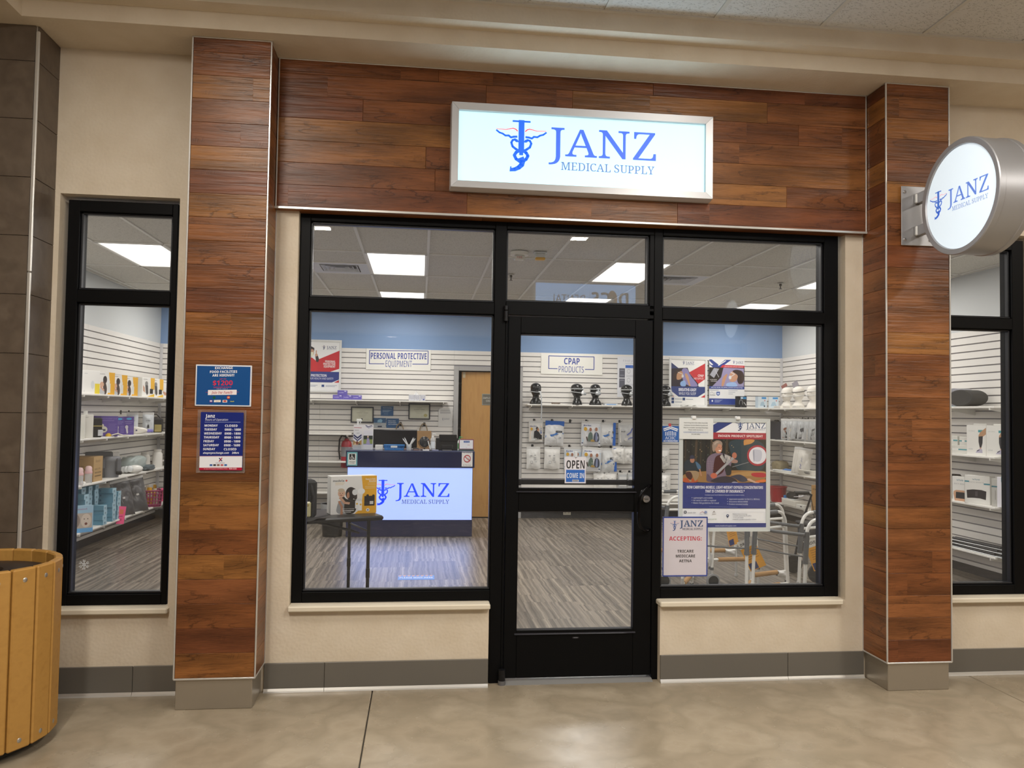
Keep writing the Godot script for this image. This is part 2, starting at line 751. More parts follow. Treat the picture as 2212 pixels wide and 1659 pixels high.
func lit_prints(q: PR, called: String, parent: Node, energy: float) -> void:
	# back-lit translucent lettering: one mesh for each colour of the print
	var by := {}
	for i in range(0, q.v.size(), 3):
		var key := q.c[i].linear_to_srgb().to_html(false)
		if not by.has(key):
			by[key] = MB.new()
		var b: MB = by[key]
		for j in 3:
			b.v.append(q.v[i + j])
			b.n.append(q.n[i + j])
			b.uv.append(Vector2.ZERO)
			b.c.append(Color.WHITE)
	for key in by:
		part(by[key], called, glow("lit_%s_%d" % [key, int(energy * 100)], key, energy), parent)

func pr(w: float, h: float, x0: float, y0: float, x1: float, y1: float, slope := 0.0) -> PR:
	return PR.new().setup(self, w, h, x0, y0, x1, y1, slope)

# ------------------------------------------------------------------ mall
func mall_light(x: float, z: float, energy: float) -> void:
	var o := thing("ceiling_light", "white recessed mall ceiling light with rounded lens, %s of the corridor" % ("the far side" if z > 4.0 else "the shop side"), "ceiling light", Vector3(x, ACT - 0.004, z), 0.0, "mall ceiling lights at %s" % ("the far side" if z > 4.0 else "the shop side"))
	var f := MB.new()
	for s in [-1.0, 1.0]:
		f.box(Vector3(s * 0.29 - 0.012, -0.012, -0.6), Vector3(s * 0.29 + 0.012, 0.004, 0.6), 0.003)
		f.box(Vector3(-0.3, -0.012, s * 0.59 - 0.012), Vector3(0.3, 0.004, s * 0.59 + 0.012), 0.003)
		f.quad(Vector3(s * 0.28, 0.0, -0.59), Vector3(s * 0.28, 0.0, 0.59), Vector3(s * 0.1, -0.015, 0.59), Vector3(s * 0.1, -0.015, -0.59), Vector3(-s * 0.1, -1, 0).normalized())
	part(f, "frame", paint("f2f2ee"), o)
	var d := MB.new()
	var pl := []
	for i in 12:
		var a := PI * i / 11.0
		pl.append(Vector2(cos(a) * 0.1, 0.49 + sin(a) * 0.08))
	for i in 12:
		var a := PI + PI * i / 11.0
		pl.append(Vector2(cos(a) * 0.1, -0.49 + sin(a) * 0.08))
	d.t = Transform3D(Basis(Vector3.RIGHT, PI / 2), Vector3(0, -0.016, 0))
	d.prism(pl, 0.0, 0.014)
	part(d, "lens", glow("mall_lens", "fffaf2", 2.0), o)
	var l := AreaLight3D.new()
	l.name = "light"
	l.area_size = Vector2(0.19, 1.1)
	l.light_color = Color("fff8ee")
	l.light_energy = energy
	l.shadow_enabled = true
	l.rotation.x = -PI / 2
	l.position.y = -0.05
	o.add_child(l)

func mall_shell() -> void:
	# polished concrete, cut by saw joints into slabs
	var conc := tri_mat("polished_concrete", noise_tex(31, 0.006, 512, ["a39b8d", "b7aea0", "aaa294", "beb6a9", "aea597"]), "e0d8ca", 0.55, 0.2, noise_tex(33, 0.05, 256, [], true, 1.0), 0.02)
	conc.roughness_texture = noise_tex(34, 0.02, 256, ["777777", "bbbbbb"])
	conc.roughness_texture_channel = BaseMaterial3D.TEXTURE_CHANNEL_RED
	conc.roughness = 0.42
	conc.metallic_specular = 0.5
	conc.detail_enabled = true
	conc.detail_albedo = noise_tex(35, 0.12, 512, ["a09a8eff", "c0b8aa00", "c0b8aa00", "e6e0d4ff"])
	conc.detail_blend_mode = BaseMaterial3D.BLEND_MODE_MIX
	conc.detail_mask = noise_tex(36, 0.05, 256, ["000000", "000000", "1a1a1a", "606060"])
	conc.uv2_triplanar = true
	conc.uv2_world_triplanar = true
	conc.uv2_scale = Vector3.ONE * 1.7
	var fl := struct("floor", "polished grey-beige concrete mall floor with saw-cut joints")
	var xs := [-8.0, -4.22, -0.613, 2.985, 6.6, 9.0]
	for i in xs.size() - 1:
		for zz in [[0.0, 3.65], [3.656, 10.5]]:
			var b := MB.new()
			b.box(Vector3(xs[i] + 0.003, -0.12, zz[0] if zz[0] > 0.0 else -0.2), Vector3(xs[i + 1] - 0.003, 0.0, zz[1]), 0.003)
			part(b, "concrete_slab", conc, fl)
	var jb := MB.new()
	jb.box(Vector3(-8, -0.2, -0.2), Vector3(9, -0.012, 10.5))
	part(jb, "joint_filler", paint("4a453d", 0.8), fl)
	var tan := plaster()
	# stepped soffit: the underside at SOFF runs along the shop front and turns towards the viewer at the left
	var so := struct("trim_1", "tan plaster soffit with a stepped edge above the shop fronts")
	var b := MB.new()
	b.box(Vector3(-8, SOFF, -0.3), Vector3(9, SOFF + 0.5, 0.345))
	b.box(Vector3(-8, SOFF, 0.345), Vector3(-2.43, SOFF + 0.5, 10.5))
	part(b, "lower_soffit", tan, so)
	b = MB.new()
	b.box(Vector3(-2.43, 3.634, 0.345), Vector3(9, SOFF + 0.49, 0.449))
	b.box(Vector3(-2.43, 3.634, 0.449), Vector3(-2.326, SOFF + 0.49, 10.5))
	part(b, "upper_step", tan, so)
	b = MB.new()
	b.box(Vector3(-2.326, ACT - 0.004, 0.449), Vector3(9, ACT + 0.03, 0.472))
	b.box(Vector3(-2.326, ACT - 0.004, 0.449), Vector3(-2.303, ACT + 0.03, 10.5))
	part(b, "wall_angle", paint("cfcac2"), so)
	# lay-in ceiling of the mall
	var ce := struct("ceiling", "white fissured lay-in ceiling tiles over the mall corridor")
	var am := acoustic("mall_tile", "d8d6d2")
	var grid := MB.new()
	var x0 := 0.577 - 0.6096 * 5
	for i in 20:
		var x := x0 + 0.6096 * i
		if x > -2.3:
			grid.box(Vector3(x - 0.012, ACT - 0.002, 0.46), Vector3(x + 0.012, ACT + 0.02, 10.5))
	for j in 9:
		var z := 0.96 + 1.2192 * j
		grid.box(Vector3(-2.31, ACT - 0.002, z - 0.012), Vector3(9, ACT + 0.02, z + 0.012))
	part(grid, "ceiling_grid", paint("c9c5bd"), ce)
	var lit := [Vector2(-1.557, 5.3), Vector2(1.49, 5.3), Vector2(4.54, 5.3), Vector2(-1.557, 1.9), Vector2(1.49, 2.6), Vector2(4.54, 1.9)]
	for i in 19:
		for j in range(-1, 8):
			var xa := maxf(x0 + 0.6096 * i, -2.3)
			var xb := x0 + 0.6096 * (i + 1)
			var za := maxf(0.96 + 1.2192 * j, 0.46)
			var zb := 0.96 + 1.2192 * (j + 1)
			if xb < -2.29:
				continue
			var t := MB.new()
			t.uvs = Vector2(1.0, 1.0) / 0.6
			t.uvo = Vector2(rng.randf(), rng.randf())
			t.box(Vector3(xa + 0.01, ACT + 0.004, za + 0.01), Vector3(xb - 0.01, ACT + 0.02, zb - 0.01), 0.003)
			part(t, "ceiling_tile", am, ce)
	b = MB.new()
	b.box(Vector3(-8, ACT + 0.2, 0.3), Vector3(9, ACT + 0.3, 10.6))
	part(b, "deck", paint("8a8580"), ce)
	# ends and far side of the corridor
	for e in [["wall_left", -8.0, -0.3, "tan plaster end wall of the mall corridor, far left"], ["wall_right", 8.9, 0.0, "tan plaster end wall of the mall corridor, far right"]]:
		var w := struct(e[0], e[3])
		b = MB.new()
		b.box(Vector3(e[1], 0, 0.0), Vector3(e[1] + 0.15, 4.0, 10.5))
		part(b, "plaster", tan, w)

func opposite_store() -> void:
	var w := struct("wall_opposite", "tan plaster wall and dim shop opposite, behind the camera")
	var b := MB.new()
	b.box(Vector3(-8, 2.65, 6.4), Vector3(9, SOFF, 6.6))
	b.box(Vector3(-8, 0, 6.4), Vector3(-3.2, 2.65, 6.6))
	b.box(Vector3(4.4, 0, 6.4), Vector3(9, 2.65, 6.6))
	b.box(Vector3(-8, SOFF, 6.3), Vector3(9, 4.0, 6.6))
	part(b, "plaster", plaster(), w)
	b = MB.new()
	b.box(Vector3(-8, 0, 10.4), Vector3(9, 4.0, 10.6))
	part(b, "shop_back_wall", paint("8f8a80"), w)
	b = MB.new()
	b.box(Vector3(-8, 2.82, 6.6), Vector3(9, 2.9, 10.4))
	part(b, "shop_ceiling", paint("6d6a66"), w)
	var i := 0
	for p in [[-0.86, 7.4], [-0.88, 8.6], [1.31, 8.0], [2.6, 8.0], [-2.4, 7.6], [3.4, 8.8]]:
		var d := thing("downlight", "round recessed downlight in the shop opposite", "downlight", Vector3(p[0], 2.815, p[1]), 0.0, "downlights of the shop opposite")
		var m := MB.new()
		m.lathe([Vector2(0.115, 0.006), Vector2(0.115, -0.004), Vector2(0.09, -0.006), Vector2(0.085, 0.0)], 24)
		part(m, "trim_ring", paint("e6e6e2"), d)
		m = MB.new()
		m.cyl(Vector3(0, -0.001, 0), Vector3(0, 0.004, 0), 0.086, 24)
		part(m, "lens", glow("downlight_lens", "fff1dd", 6.0), d)
		i += 1
	# lit sign of the shop opposite, seen only as a reflection in the transom glass
	var s := thing("lightbox_sign", "blue-white lit sign across the corridor, seen reflected in the glass above the door", "sign", Vector3(1.93, 3.21, 6.29), 180.0)
	light_frame(s, 1.54, 0.5, 0.08, 0.045, "opposite_face", "8fc4ff", 3.2)
	var q := pr(1.45, 0.41, 0, 0, 1400, 260)
	q.lay = 0.07
	q.text("D", 170, 130, 120, "24245c", {"f": "bold"})
	q.oval(330, 130, 70, 78, "e8a050")
	q.oval(330, 140, 30, 40, "d8e8ff")
	q.text("CS", 490, 130, 120, "24245c", {"f": "bold"})
	q.line([650, 70, 650, 200], 4, "8a98c0")
	q.text("DENTAL", 950, 140, 80, "24346c", {"w": 480.0})
	part(q, "lettering", ink(), s)
	var bl := thing("blade_sign", "round lit blade sign of the shop opposite, behind the camera", "sign", Vector3(4.15, 2.95, 6.0), 90.0)
	disc_sign(bl, 0.3, 0.16, "opposite_disc", "dfe9f2", 1.6)

func light_frame(s: Node3D, w: float, h: float, dep: float, fr: float, key: String, face: String, e: float) -> void:
	# shallow light box: four mitred aluminium bars, a can behind, a glowing face; back at z = 0
	for k in 4:
		var L := w if k % 2 == 0 else h
		var H := h if k % 2 == 0 else w
		var m := MB.new()
		m.t = Transform3D(Basis(Vector3.BACK, PI / 2 * k), Vector3.ZERO)
		var a := Vector3(-L / 2, -H / 2, 0)
		var p := [Vector3(-L / 2, -H / 2, dep * 0.25), Vector3(L / 2, -H / 2, dep * 0.25), Vector3(L / 2 - fr * 0.12, -H / 2 + fr * 0.12, dep), Vector3(-L / 2 + fr * 0.12, -H / 2 + fr * 0.12, dep), Vector3(L / 2 - fr, -H / 2 + fr, dep * 0.92), Vector3(-L / 2 + fr, -H / 2 + fr, dep * 0.92), Vector3(L / 2 - fr, -H / 2 + fr, dep * 0.6), Vector3(-L / 2 + fr, -H / 2 + fr, dep * 0.6), Vector3(L / 2, -H / 2, 0), Vector3(-L / 2, -H / 2, 0)]
		m.quad(p[9], p[8], p[1], p[0], Vector3.DOWN)
		m.quad(p[0], p[1], p[2], p[3], Vector3(0, -0.97, 0.24))
		var g := 0.0006
		m.quad(p[3] + Vector3(g, 0, 0), p[2] - Vector3(g, 0, 0), p[4] - Vector3(g, 0, 0), p[5] + Vector3(g, 0, 0), Vector3(0, 0.1, 0.99).normalized())
		m.quad(p[5], p[4], p[6], p[7], Vector3.UP)
		part(m, "frame_bar", mat("sign_aluminium", "c9c9cb", 0.38, 0.25), s)
	var b := MB.new()
	b.box(Vector3(-w / 2 + 0.004, -h / 2 + 0.004, 0.0), Vector3(w / 2 - 0.004, h / 2 - 0.004, dep * 0.3))
	part(b, "can", mat("sign_can", "8d8d90", 0.5, 0.3), s)
	b = MB.new()
	b.box(Vector3(-w / 2 + fr - 0.002, -h / 2 + fr - 0.002, dep * 0.3), Vector3(w / 2 - fr + 0.002, h / 2 - fr + 0.002, dep * 0.62))
	part(b, "lit_face", glow(key, face, e), s)

func disc_sign(s: Node3D, r: float, dep: float, key: String, face: String, e: float) -> void:
	# axis along local z, lit face towards +z; the back face is at z = -dep
	var b := MB.new()
	b.t = Transform3D(Basis(Vector3.RIGHT, PI / 2), Vector3.ZERO)   # local y -> z
	b.lathe([Vector2(r - 0.035, -0.012), Vector2(r - 0.03, 0.0), Vector2(r - 0.004, 0.002), Vector2(r, -0.003), Vector2(r, -0.03), Vector2(r - 0.004, -0.034), Vector2(r - 0.004, -dep + 0.034), Vector2(r, -dep + 0.03), Vector2(r, -dep + 0.003), Vector2(r - 0.004, -dep - 0.002), Vector2(r - 0.03, -dep), Vector2(r - 0.035, -dep + 0.012)].map(func(v): return v), 64)
	part(b, "rim", mat("brushed_silver", "a9a9ac", 0.4, 0.55), s)
	for z in [-0.012, -dep + 0.012]:
		b = MB.new()
		b.cyl(Vector3(0, 0, z - 0.003), Vector3(0, 0, z + 0.003), r - 0.034, 64)
		part(b, "lit_face", glow(key, face, e), s)

# ------------------------------------------------------------------ shop front
func storefront() -> void:
	var tan := plaster()
	var w := struct("wall_front", "tan painted plaster shop-front wall between the wood piers")
	var b := MB.new()
	var T := -0.15
	# upright pieces and the walls below the windows
	b.box(Vector3(-2.45, 0, T), Vector3(-2.363, SOFF, 0))
	b.box(Vector3(-2.363, 2.732, T), Vector3(-1.732, SOFF, 0))
	b.box(Vector3(-2.363, 0, T), Vector3(-1.732, 0.462, 0))
	b.box(Vector3(-1.732, 0, T), Vector3(-1.082, SOFF, 0))
	b.box(Vector3(-1.082, 0, T), Vector3(0.036, 0.462, 0))
	b.box(Vector3(-1.082, 2.712, T), Vector3(2.2, SOFF, 0))
	b.box(Vector3(1.046, 0, T), Vector3(2.2, 0.462, 0))
	b.box(Vector3(2.2, 0, T), Vector3(2.827, SOFF, 0))
	b.box(Vector3(2.827, 2.732, T), Vector3(3.455, SOFF, 0))
	b.box(Vector3(2.827, 0, T), Vector3(3.455, 0.462, 0))
	b.box(Vector3(3.455, 0, T), Vector3(9.0, SOFF, 0))
	b.box(Vector3(-8.0, 0, T), Vector3(-2.45, SOFF, 0))
	part(b, "plaster", tan, w)
	# sills
	var sill := paint("ddd3bf", 0.4)
	var k := 1
	for e in [[-2.375, -1.722], [-1.085, 0.04], [1.035, 2.165], [2.82, 3.47]]:
		var s := struct("trim_%d" % (k + 1), ["cream sill under the narrow left window", "cream sill under the wide left window", "cream sill right of the door", "cream sill under the narrow right window"][k - 1])
		b = MB.new()
		b.box(Vector3(e[0], 0.443, -0.06), Vector3(e[1], 0.474, 0.045), 0.006)
		part(b, "sill_board", sill, s)
		k += 1
	# brushed baseboards with a bright cove strip
	var bm := mat("brushed_base", "75716a", 0.4, 0.35)
	var cm := mat("cove_strip_metal", "c9c6c0", 0.3, 0.5)
	k = 1
	for e in [[-2.385, -1.9, -1.617], [-1.209, -0.88, 0.036], [1.046, 1.83, 2.313], [2.712, 3.6, 9.0]]:
		var s := struct("baseboard_%s" % ["far_left", "left", "right", "far_right"][k - 1], "brushed grey metal baseboard with a bright cove strip, %s" % ["by the waste bin", "left of the door", "right of the door", "right of the right pier"][k - 1])
		for q in 2:
			b = MB.new()
			b.box(Vector3(e[q] + 0.001, 0.019, 0.0), Vector3(e[q + 1] - 0.001, 0.157, 0.012), 0.002)
			part(b, "base_panel", bm, s)
			b = MB.new()
			b.prism([Vector2(0, 0), Vector2(0.026, 0), Vector2(0.019, 0.006), Vector2(0.013, 0.019), Vector2(0, 0.019)], 0.0, e[q + 1] - e[q] - 0.002)
			for i in b.v.size():
				var p := b.v[i]
				b.v[i] = Vector3(e[q] + 0.001 + p.z, p.y, p.x)
				var nn := b.n[i]
				b.n[i] = Vector3(nn.z, nn.y, nn.x)
			flip(b)
			part(b, "cove_strip", cm, s)
		k += 1
	# black aluminium framing
	var x1 := [-1.079, -1.022, 0.044, 0.112]
	window_bay(1, "left storefront window in black frames, wide pane under a transom", -1.079, 0.112, -1.022, 0.044)
	window_bay(2, "right storefront window in black frames, wide pane under a transom", 1.008, 2.179, 1.061, 2.09)
	window_bay(3, "narrow left window in black frames beside the tiled pier", -2.338, -1.752, -2.278, -1.783)
	window_bay(4, "narrow right window in black frames behind the round sign", 2.85, 3.43, 2.91, 3.35)
	door()

func flip(b: MB) -> void:
	# the mapping above mirrors, so every triangle is turned round
	for i in range(0, b.v.size(), 3):
		var p := b.v[i + 1]
		b.v[i + 1] = b.v[i + 2]
		b.v[i + 2] = p
		var q := b.n[i + 1]
		b.n[i + 1] = b.n[i + 2]
		b.n[i + 2] = q

func black() -> StandardMaterial3D:
	var m := mat("black_aluminium", "060607", 0.48)
	m.metallic_specular = 0.27
	return m

func window_bay(num: int, label: String, xl: float, xr: float, gl: float, gr: float) -> void:
	var w := struct("window_%d" % num, label)
	var zf := -0.045
	var zb := -0.155
	var m := black()
	var rails := [[0.473, 0.533, "bottom_rail"], [2.14, 2.21, "transom_bar"], [2.648, 2.71, "head_rail"]]
	for e in [[xl, gl], [gr, xr]]:
		var b := MB.new()
		var lo := 0.473
		if (num == 1 and e[0] == gr) or (num == 2 and e[1] == gl):
			lo = 0.0
		b.box(Vector3(e[0], lo, zb), Vector3(e[1], 2.71, zf), 0.0025)
		part(b, "jamb", m, w)
	for e in rails:
		var b := MB.new()
		b.box(Vector3(gl, e[0], zb), Vector3(gr, e[1], zf), 0.0025)
		part(b, e[2], m, w)
	for e in [[0.533, 2.14, "main_pane"], [2.21, 2.648, "transom_pane"]]:
		# glazing stops, stepped back from the frame; the bottom one is wider and catches light
		var b := MB.new()
		b.box(Vector3(gl, e[0], -0.098), Vector3(gl + 0.012, e[1], -0.066), 0.003)
		b.box(Vector3(gr - 0.012, e[0], -0.098), Vector3(gr, e[1], -0.066), 0.003)
		b.box(Vector3(gl, e[1] - 0.012, -0.098), Vector3(gr, e[1], -0.066), 0.003)
		b.box(Vector3(gl, e[0], -0.098), Vector3(gr, e[0] + 0.013, -0.06), 0.004)
		part(b, "glazing_stop", mat("glazing_stop", "1b1c20", 0.4, 0.1), w)
		b = MB.new()
		b.box(Vector3(gl + 0.002, e[0] + 0.002, -0.104), Vector3(gr - 0.002, e[1] - 0.002, -0.1))
		b = pane(gl + 0.002, gr - 0.002, e[0] + 0.002, e[1] - 0.002, -0.1)
		part(b, e[2], glass("window_glass", 0.02), w)

func pane(x0: float, x1: float, y0: float, y1: float, z: float) -> MB:
	var b := MB.new()
	b.quad(Vector3(x0, y0, z), Vector3(x1, y0, z), Vector3(x1, y1, z), Vector3(x0, y1, z), Vector3.BACK)
	return b

func door() -> void:
	var d := struct("door_1", "black glazed shop door with a pull handle, two panes and a push bar")
	var m := black()
	var z0 := -0.1
	var z1 := -0.05
	var fr := MB.new()
	fr.box(Vector3(0.112, 2.14, -0.155), Vector3(1.008, 2.22, -0.045), 0.0025)
	fr.box(Vector3(0.112, 2.648, -0.155), Vector3(1.008, 2.71, -0.045), 0.0025)
	fr.box(Vector3(0.98, 2.14, -0.155), Vector3(1.008, 2.648, -0.045), 0.0025)
	fr.box(Vector3(0.1122, 0.0, -0.155), Vector3(0.125, 2.14, -0.046), 0.002)
	part(fr, "door_frame", m, d)
	var st := MB.new()
	st.box(Vector3(0.112, 2.22, -0.098), Vector3(0.98, 2.232, -0.06), 0.003)
	st.box(Vector3(0.112, 2.22, -0.098), Vector3(0.122, 2.648, -0.066), 0.003)
	st.box(Vector3(0.97, 2.22, -0.098), Vector3(0.98, 2.648, -0.066), 0.003)
	st.box(Vector3(0.112, 2.636, -0.098), Vector3(0.98, 2.648, -0.066), 0.003)
	part(st, "glazing_stop", mat("glazing_stop", "1b1c20", 0.4, 0.1), d)
	part(pane(0.115, 0.977, 2.222, 2.646, -0.1), "transom_pane", glass("window_glass", 0.02), d)
	# leaf
	for e in [[0.13, 0.204, 0.025, 2.132, "stile"], [0.897, 1.004, 0.025, 2.132, "stile"], [0.204, 0.897, 2.033, 2.132, "top_rail"], [0.204, 0.897, 0.992, 1.122, "middle_rail"], [0.204, 0.897, 0.025, 0.298, "bottom_rail"]]:
		var b := MB.new()
		b.box(Vector3(e[0], e[2], z0), Vector3(e[1], e[3], z1), 0.002)
		part(b, e[4], m, d)
	for e in [[1.122, 2.033, "upper_pane"], [0.298, 0.992, "lower_pane"]]:
		var b := MB.new()
		var gs := mat("door_stop", "343338", 0.4, 0.15)
		# sloped stop below, slim ones elsewhere
		b.t = Transform3D(Basis(Vector3.UP, PI / 2), Vector3(0.19, e[0] - 0.022, z1))
		b.prism([Vector2(0, 0), Vector2(-0.012, 0), Vector2(0.034, 0.024), Vector2(0.034, 0.0)], 0.0, 0.72)
		b.t = Transform3D()
		b.box(Vector3(0.204, e[1] - 0.01, -0.085), Vector3(0.897, e[1], -0.06), 0.003)
		part(b, "glazing_stop", gs, d)
		part(pane(0.204, 0.897, e[0], e[1], -0.078), e[2], glass("door_glass", 0.02), d)
	var b := MB.new()
	# push bar inside
	b.box(Vector3(0.19, 1.137, -0.165), Vector3(0.91, 1.168, -0.125), 0.008)
	b.box(Vector3(0.19, 1.135, -0.16), Vector3(0.225, 1.17, -0.098), 0.004)
	b.box(Vector3(0.875, 1.135, -0.16), Vector3(0.91, 1.17, -0.098), 0.004)
	part(b, "push_bar", mat("push_bar", "131317", 0.3, 0.3), d)
	# bowed pull handle, curving from the stile to the leaf edge
	b = MB.new()
	var pts := []
	for p in [[0.992, 1.142, -0.048], [0.975, 1.141, -0.02], [0.955, 1.134, 0.002], [0.93, 1.112, 0.014], [0.914, 1.08, 0.018], [0.909, 1.04, 0.018], [0.908, 1.0, 0.018], [0.908, 0.96, 0.018], [0.911, 0.925, 0.018], [0.922, 0.9, 0.014], [0.944, 0.886, 0.004], [0.968, 0.882, -0.014], [0.99, 0.881, -0.048]]:
		pts.append(Vector3(p[0], p[1], p[2]))
	b.tube(pts, 0.0095, 12)
	part(b, "pull_handle", mat("handle_black_chrome", "1a1a1d", 0.16, 0.8), d)
	b = MB.new()
	b.t = Transform3D(Basis(Vector3.RIGHT, PI / 2), Vector3(0.966, 1.064, z1))
	b.lathe([Vector2(0.0, 0.03), Vector2(0.017, 0.03), Vector2(0.021, 0.026), Vector2(0.0235, 0.004), Vector2(0.0235, 0.0)], 20)
	part(b, "lock_cylinder", mat("chrome", "c8c8cc", 0.18, 0.9), d)
	b = MB.new()
	b.box(Vector3(0.955, 1.062, -0.0195), Vector3(0.975, 1.066, -0.0192))
	part(b, "keyhole", paint("1a1a1a"), d)
	# pivots
	b = MB.new()
	b.cyl(Vector3(0.112, 2.1, -0.03), Vector3(0.112, 2.16, -0.03), 0.014, 14)
	b.cyl(Vector3(0.112, 2.165, -0.03), Vector3(0.112, 2.19, -0.03), 0.014, 14)
	part(b, "top_pivot", mat("pivot_black", "1b1b1e", 0.35, 0.4), d)
	b = MB.new()
	b.cyl(Vector3(0.118, 0.024, -0.02), Vector3(0.118, 0.085, -0.02), 0.02, 16)
	part(b, "floor_pivot", mat("pivot_black", "1b1b1e", 0.35, 0.4), d)
	b = MB.new()
	b.cyl(Vector3(0.118, 0.0, -0.02), Vector3(0.118, 0.024, -0.02), 0.022, 16)
	part(b, "pivot_collar", mat("collar_grey", "77777a", 0.4, 0.5), d)
	b = MB.new()
	b.prism([Vector2(-0.045, 0), Vector2(0.1, 0), Vector2(0.1, 0.013), Vector2(-0.01, 0.013)], 0.0, 0.88)
	b.t = Transform3D()
	for i in b.v.size():
		var p := b.v[i]
		b.v[i] = Vector3(0.128 + p.z, p.y, -p.x - 0.05)
		var nn := b.n[i]
		b.n[i] = Vector3(nn.z, nn.y, -nn.x)
	part(b, "threshold", mat("threshold_aluminium", "b9b8b6", 0.32, 0.6), d)
	# maker's plate on the bottom rail: a dark oval with a light line
	var q := pr(0.045, 0.014, 0, 0, 45, 14)
	q.t = Transform3D(Basis(), Vector3(0.553, 0.252, z1))
	q.oval(22.5, 7, 22, 6.5, "1c1c1f")
	q.line([10, 7, 36, 7], 2.0, "9a9a9e")
	part(q, "maker_plate", ink(0.4), d)

# ------------------------------------------------------------------ piers and fascia
const TONES := ["8d5830", "85502c", "956032", "8a5431", "9c6836", "7f4a2c", "905a33", "88522d"]

func plank_row(parent: Node, rects: Array) -> void:
	# rects: [lo, hi] boxes; grain along u
	for e in rects:
		var b := MB.new()
		b.uvs = Vector2(1.0 / 1.2, 1.0 / 0.5)
		b.uvo = Vector2(rng.randf(), rng.randf())
		b.box(e[0], e[1], 0.0012)
		part(b, "plank", wood(TONES[rng.randi() % TONES.size()]), parent)

func pier(x0: float, x1: float, label: String, side_cam: float) -> void:
	var o := thing("wood_pier", label, "pier", Vector3((x0 + x1) * 0.5, 0, 0.125))
	var hw := (x1 - x0) * 0.5
	var b := MB.new()
	b.box(Vector3(-hw + 0.012, 0.15, -0.125), Vector3(hw - 0.012, SOFF, 0.112))
	part(b, "core", paint("4a2a1a"), o)
	var y := 0.163
	while y < SOFF - 0.01:
		var y2 := minf(y + 0.127, SOFF - 0.006)
		var g := 0.0005
		plank_row(o, [[Vector3(-hw + 0.005, y + g, 0.112), Vector3(hw - 0.005, y2 - g, 0.124)]])
		for s in [-1.0, 1.0]:
			var b2 := MB.new()
			b2.uvs = Vector2(1.0 / 1.2, 1.0 / 0.5)
			b2.uvo = Vector2(rng.randf(), rng.randf())
			b2.box(Vector3(s * (hw - 0.006) - 0.006, y + g, -0.125), Vector3(s * (hw - 0.006) + 0.006, y2 - g, 0.119), 0.0012)
			part(b2, "plank", wood(TONES[rng.randi() % TONES.size()]), o)
		y += 0.127
	var tm := mat("silver_edge", "d2d0cc", 0.28, 0.55)
	b = MB.new()
	for s in [-1.0, 1.0]:
		b.box(Vector3(s * hw - 0.004, 0.158, 0.119), Vector3(s * hw + 0.004, SOFF, 0.128), 0.0015)
		b.box(Vector3(s * (hw + 0.002) - 0.003, 0.158, -0.125), Vector3(s * (hw + 0.002) + 0.003, SOFF, -0.119), 0.001)
	b.box(Vector3(-hw, 0.154, 0.112), Vector3(hw, 0.163, 0.128), 0.0015)
	for s in [-1.0, 1.0]:
		b.box(Vector3(s * hw - 0.003, 0.154, -0.125), Vector3(s * hw + 0.003, 0.163, 0.125), 0.0015)
	b.box(Vector3(-hw, SOFF - 0.007, 0.112), Vector3(hw, SOFF, 0.128), 0.0015)
	part(b, "edge_trim", tm, o)
	b = MB.new()
	b.box(Vector3(-hw + 0.008, 0.0, -0.125), Vector3(hw - 0.014, 0.154, 0.118), 0.003)
	part(b, "metal_base", mat("base_steel", "a59c8e", 0.33, 0.6), o)

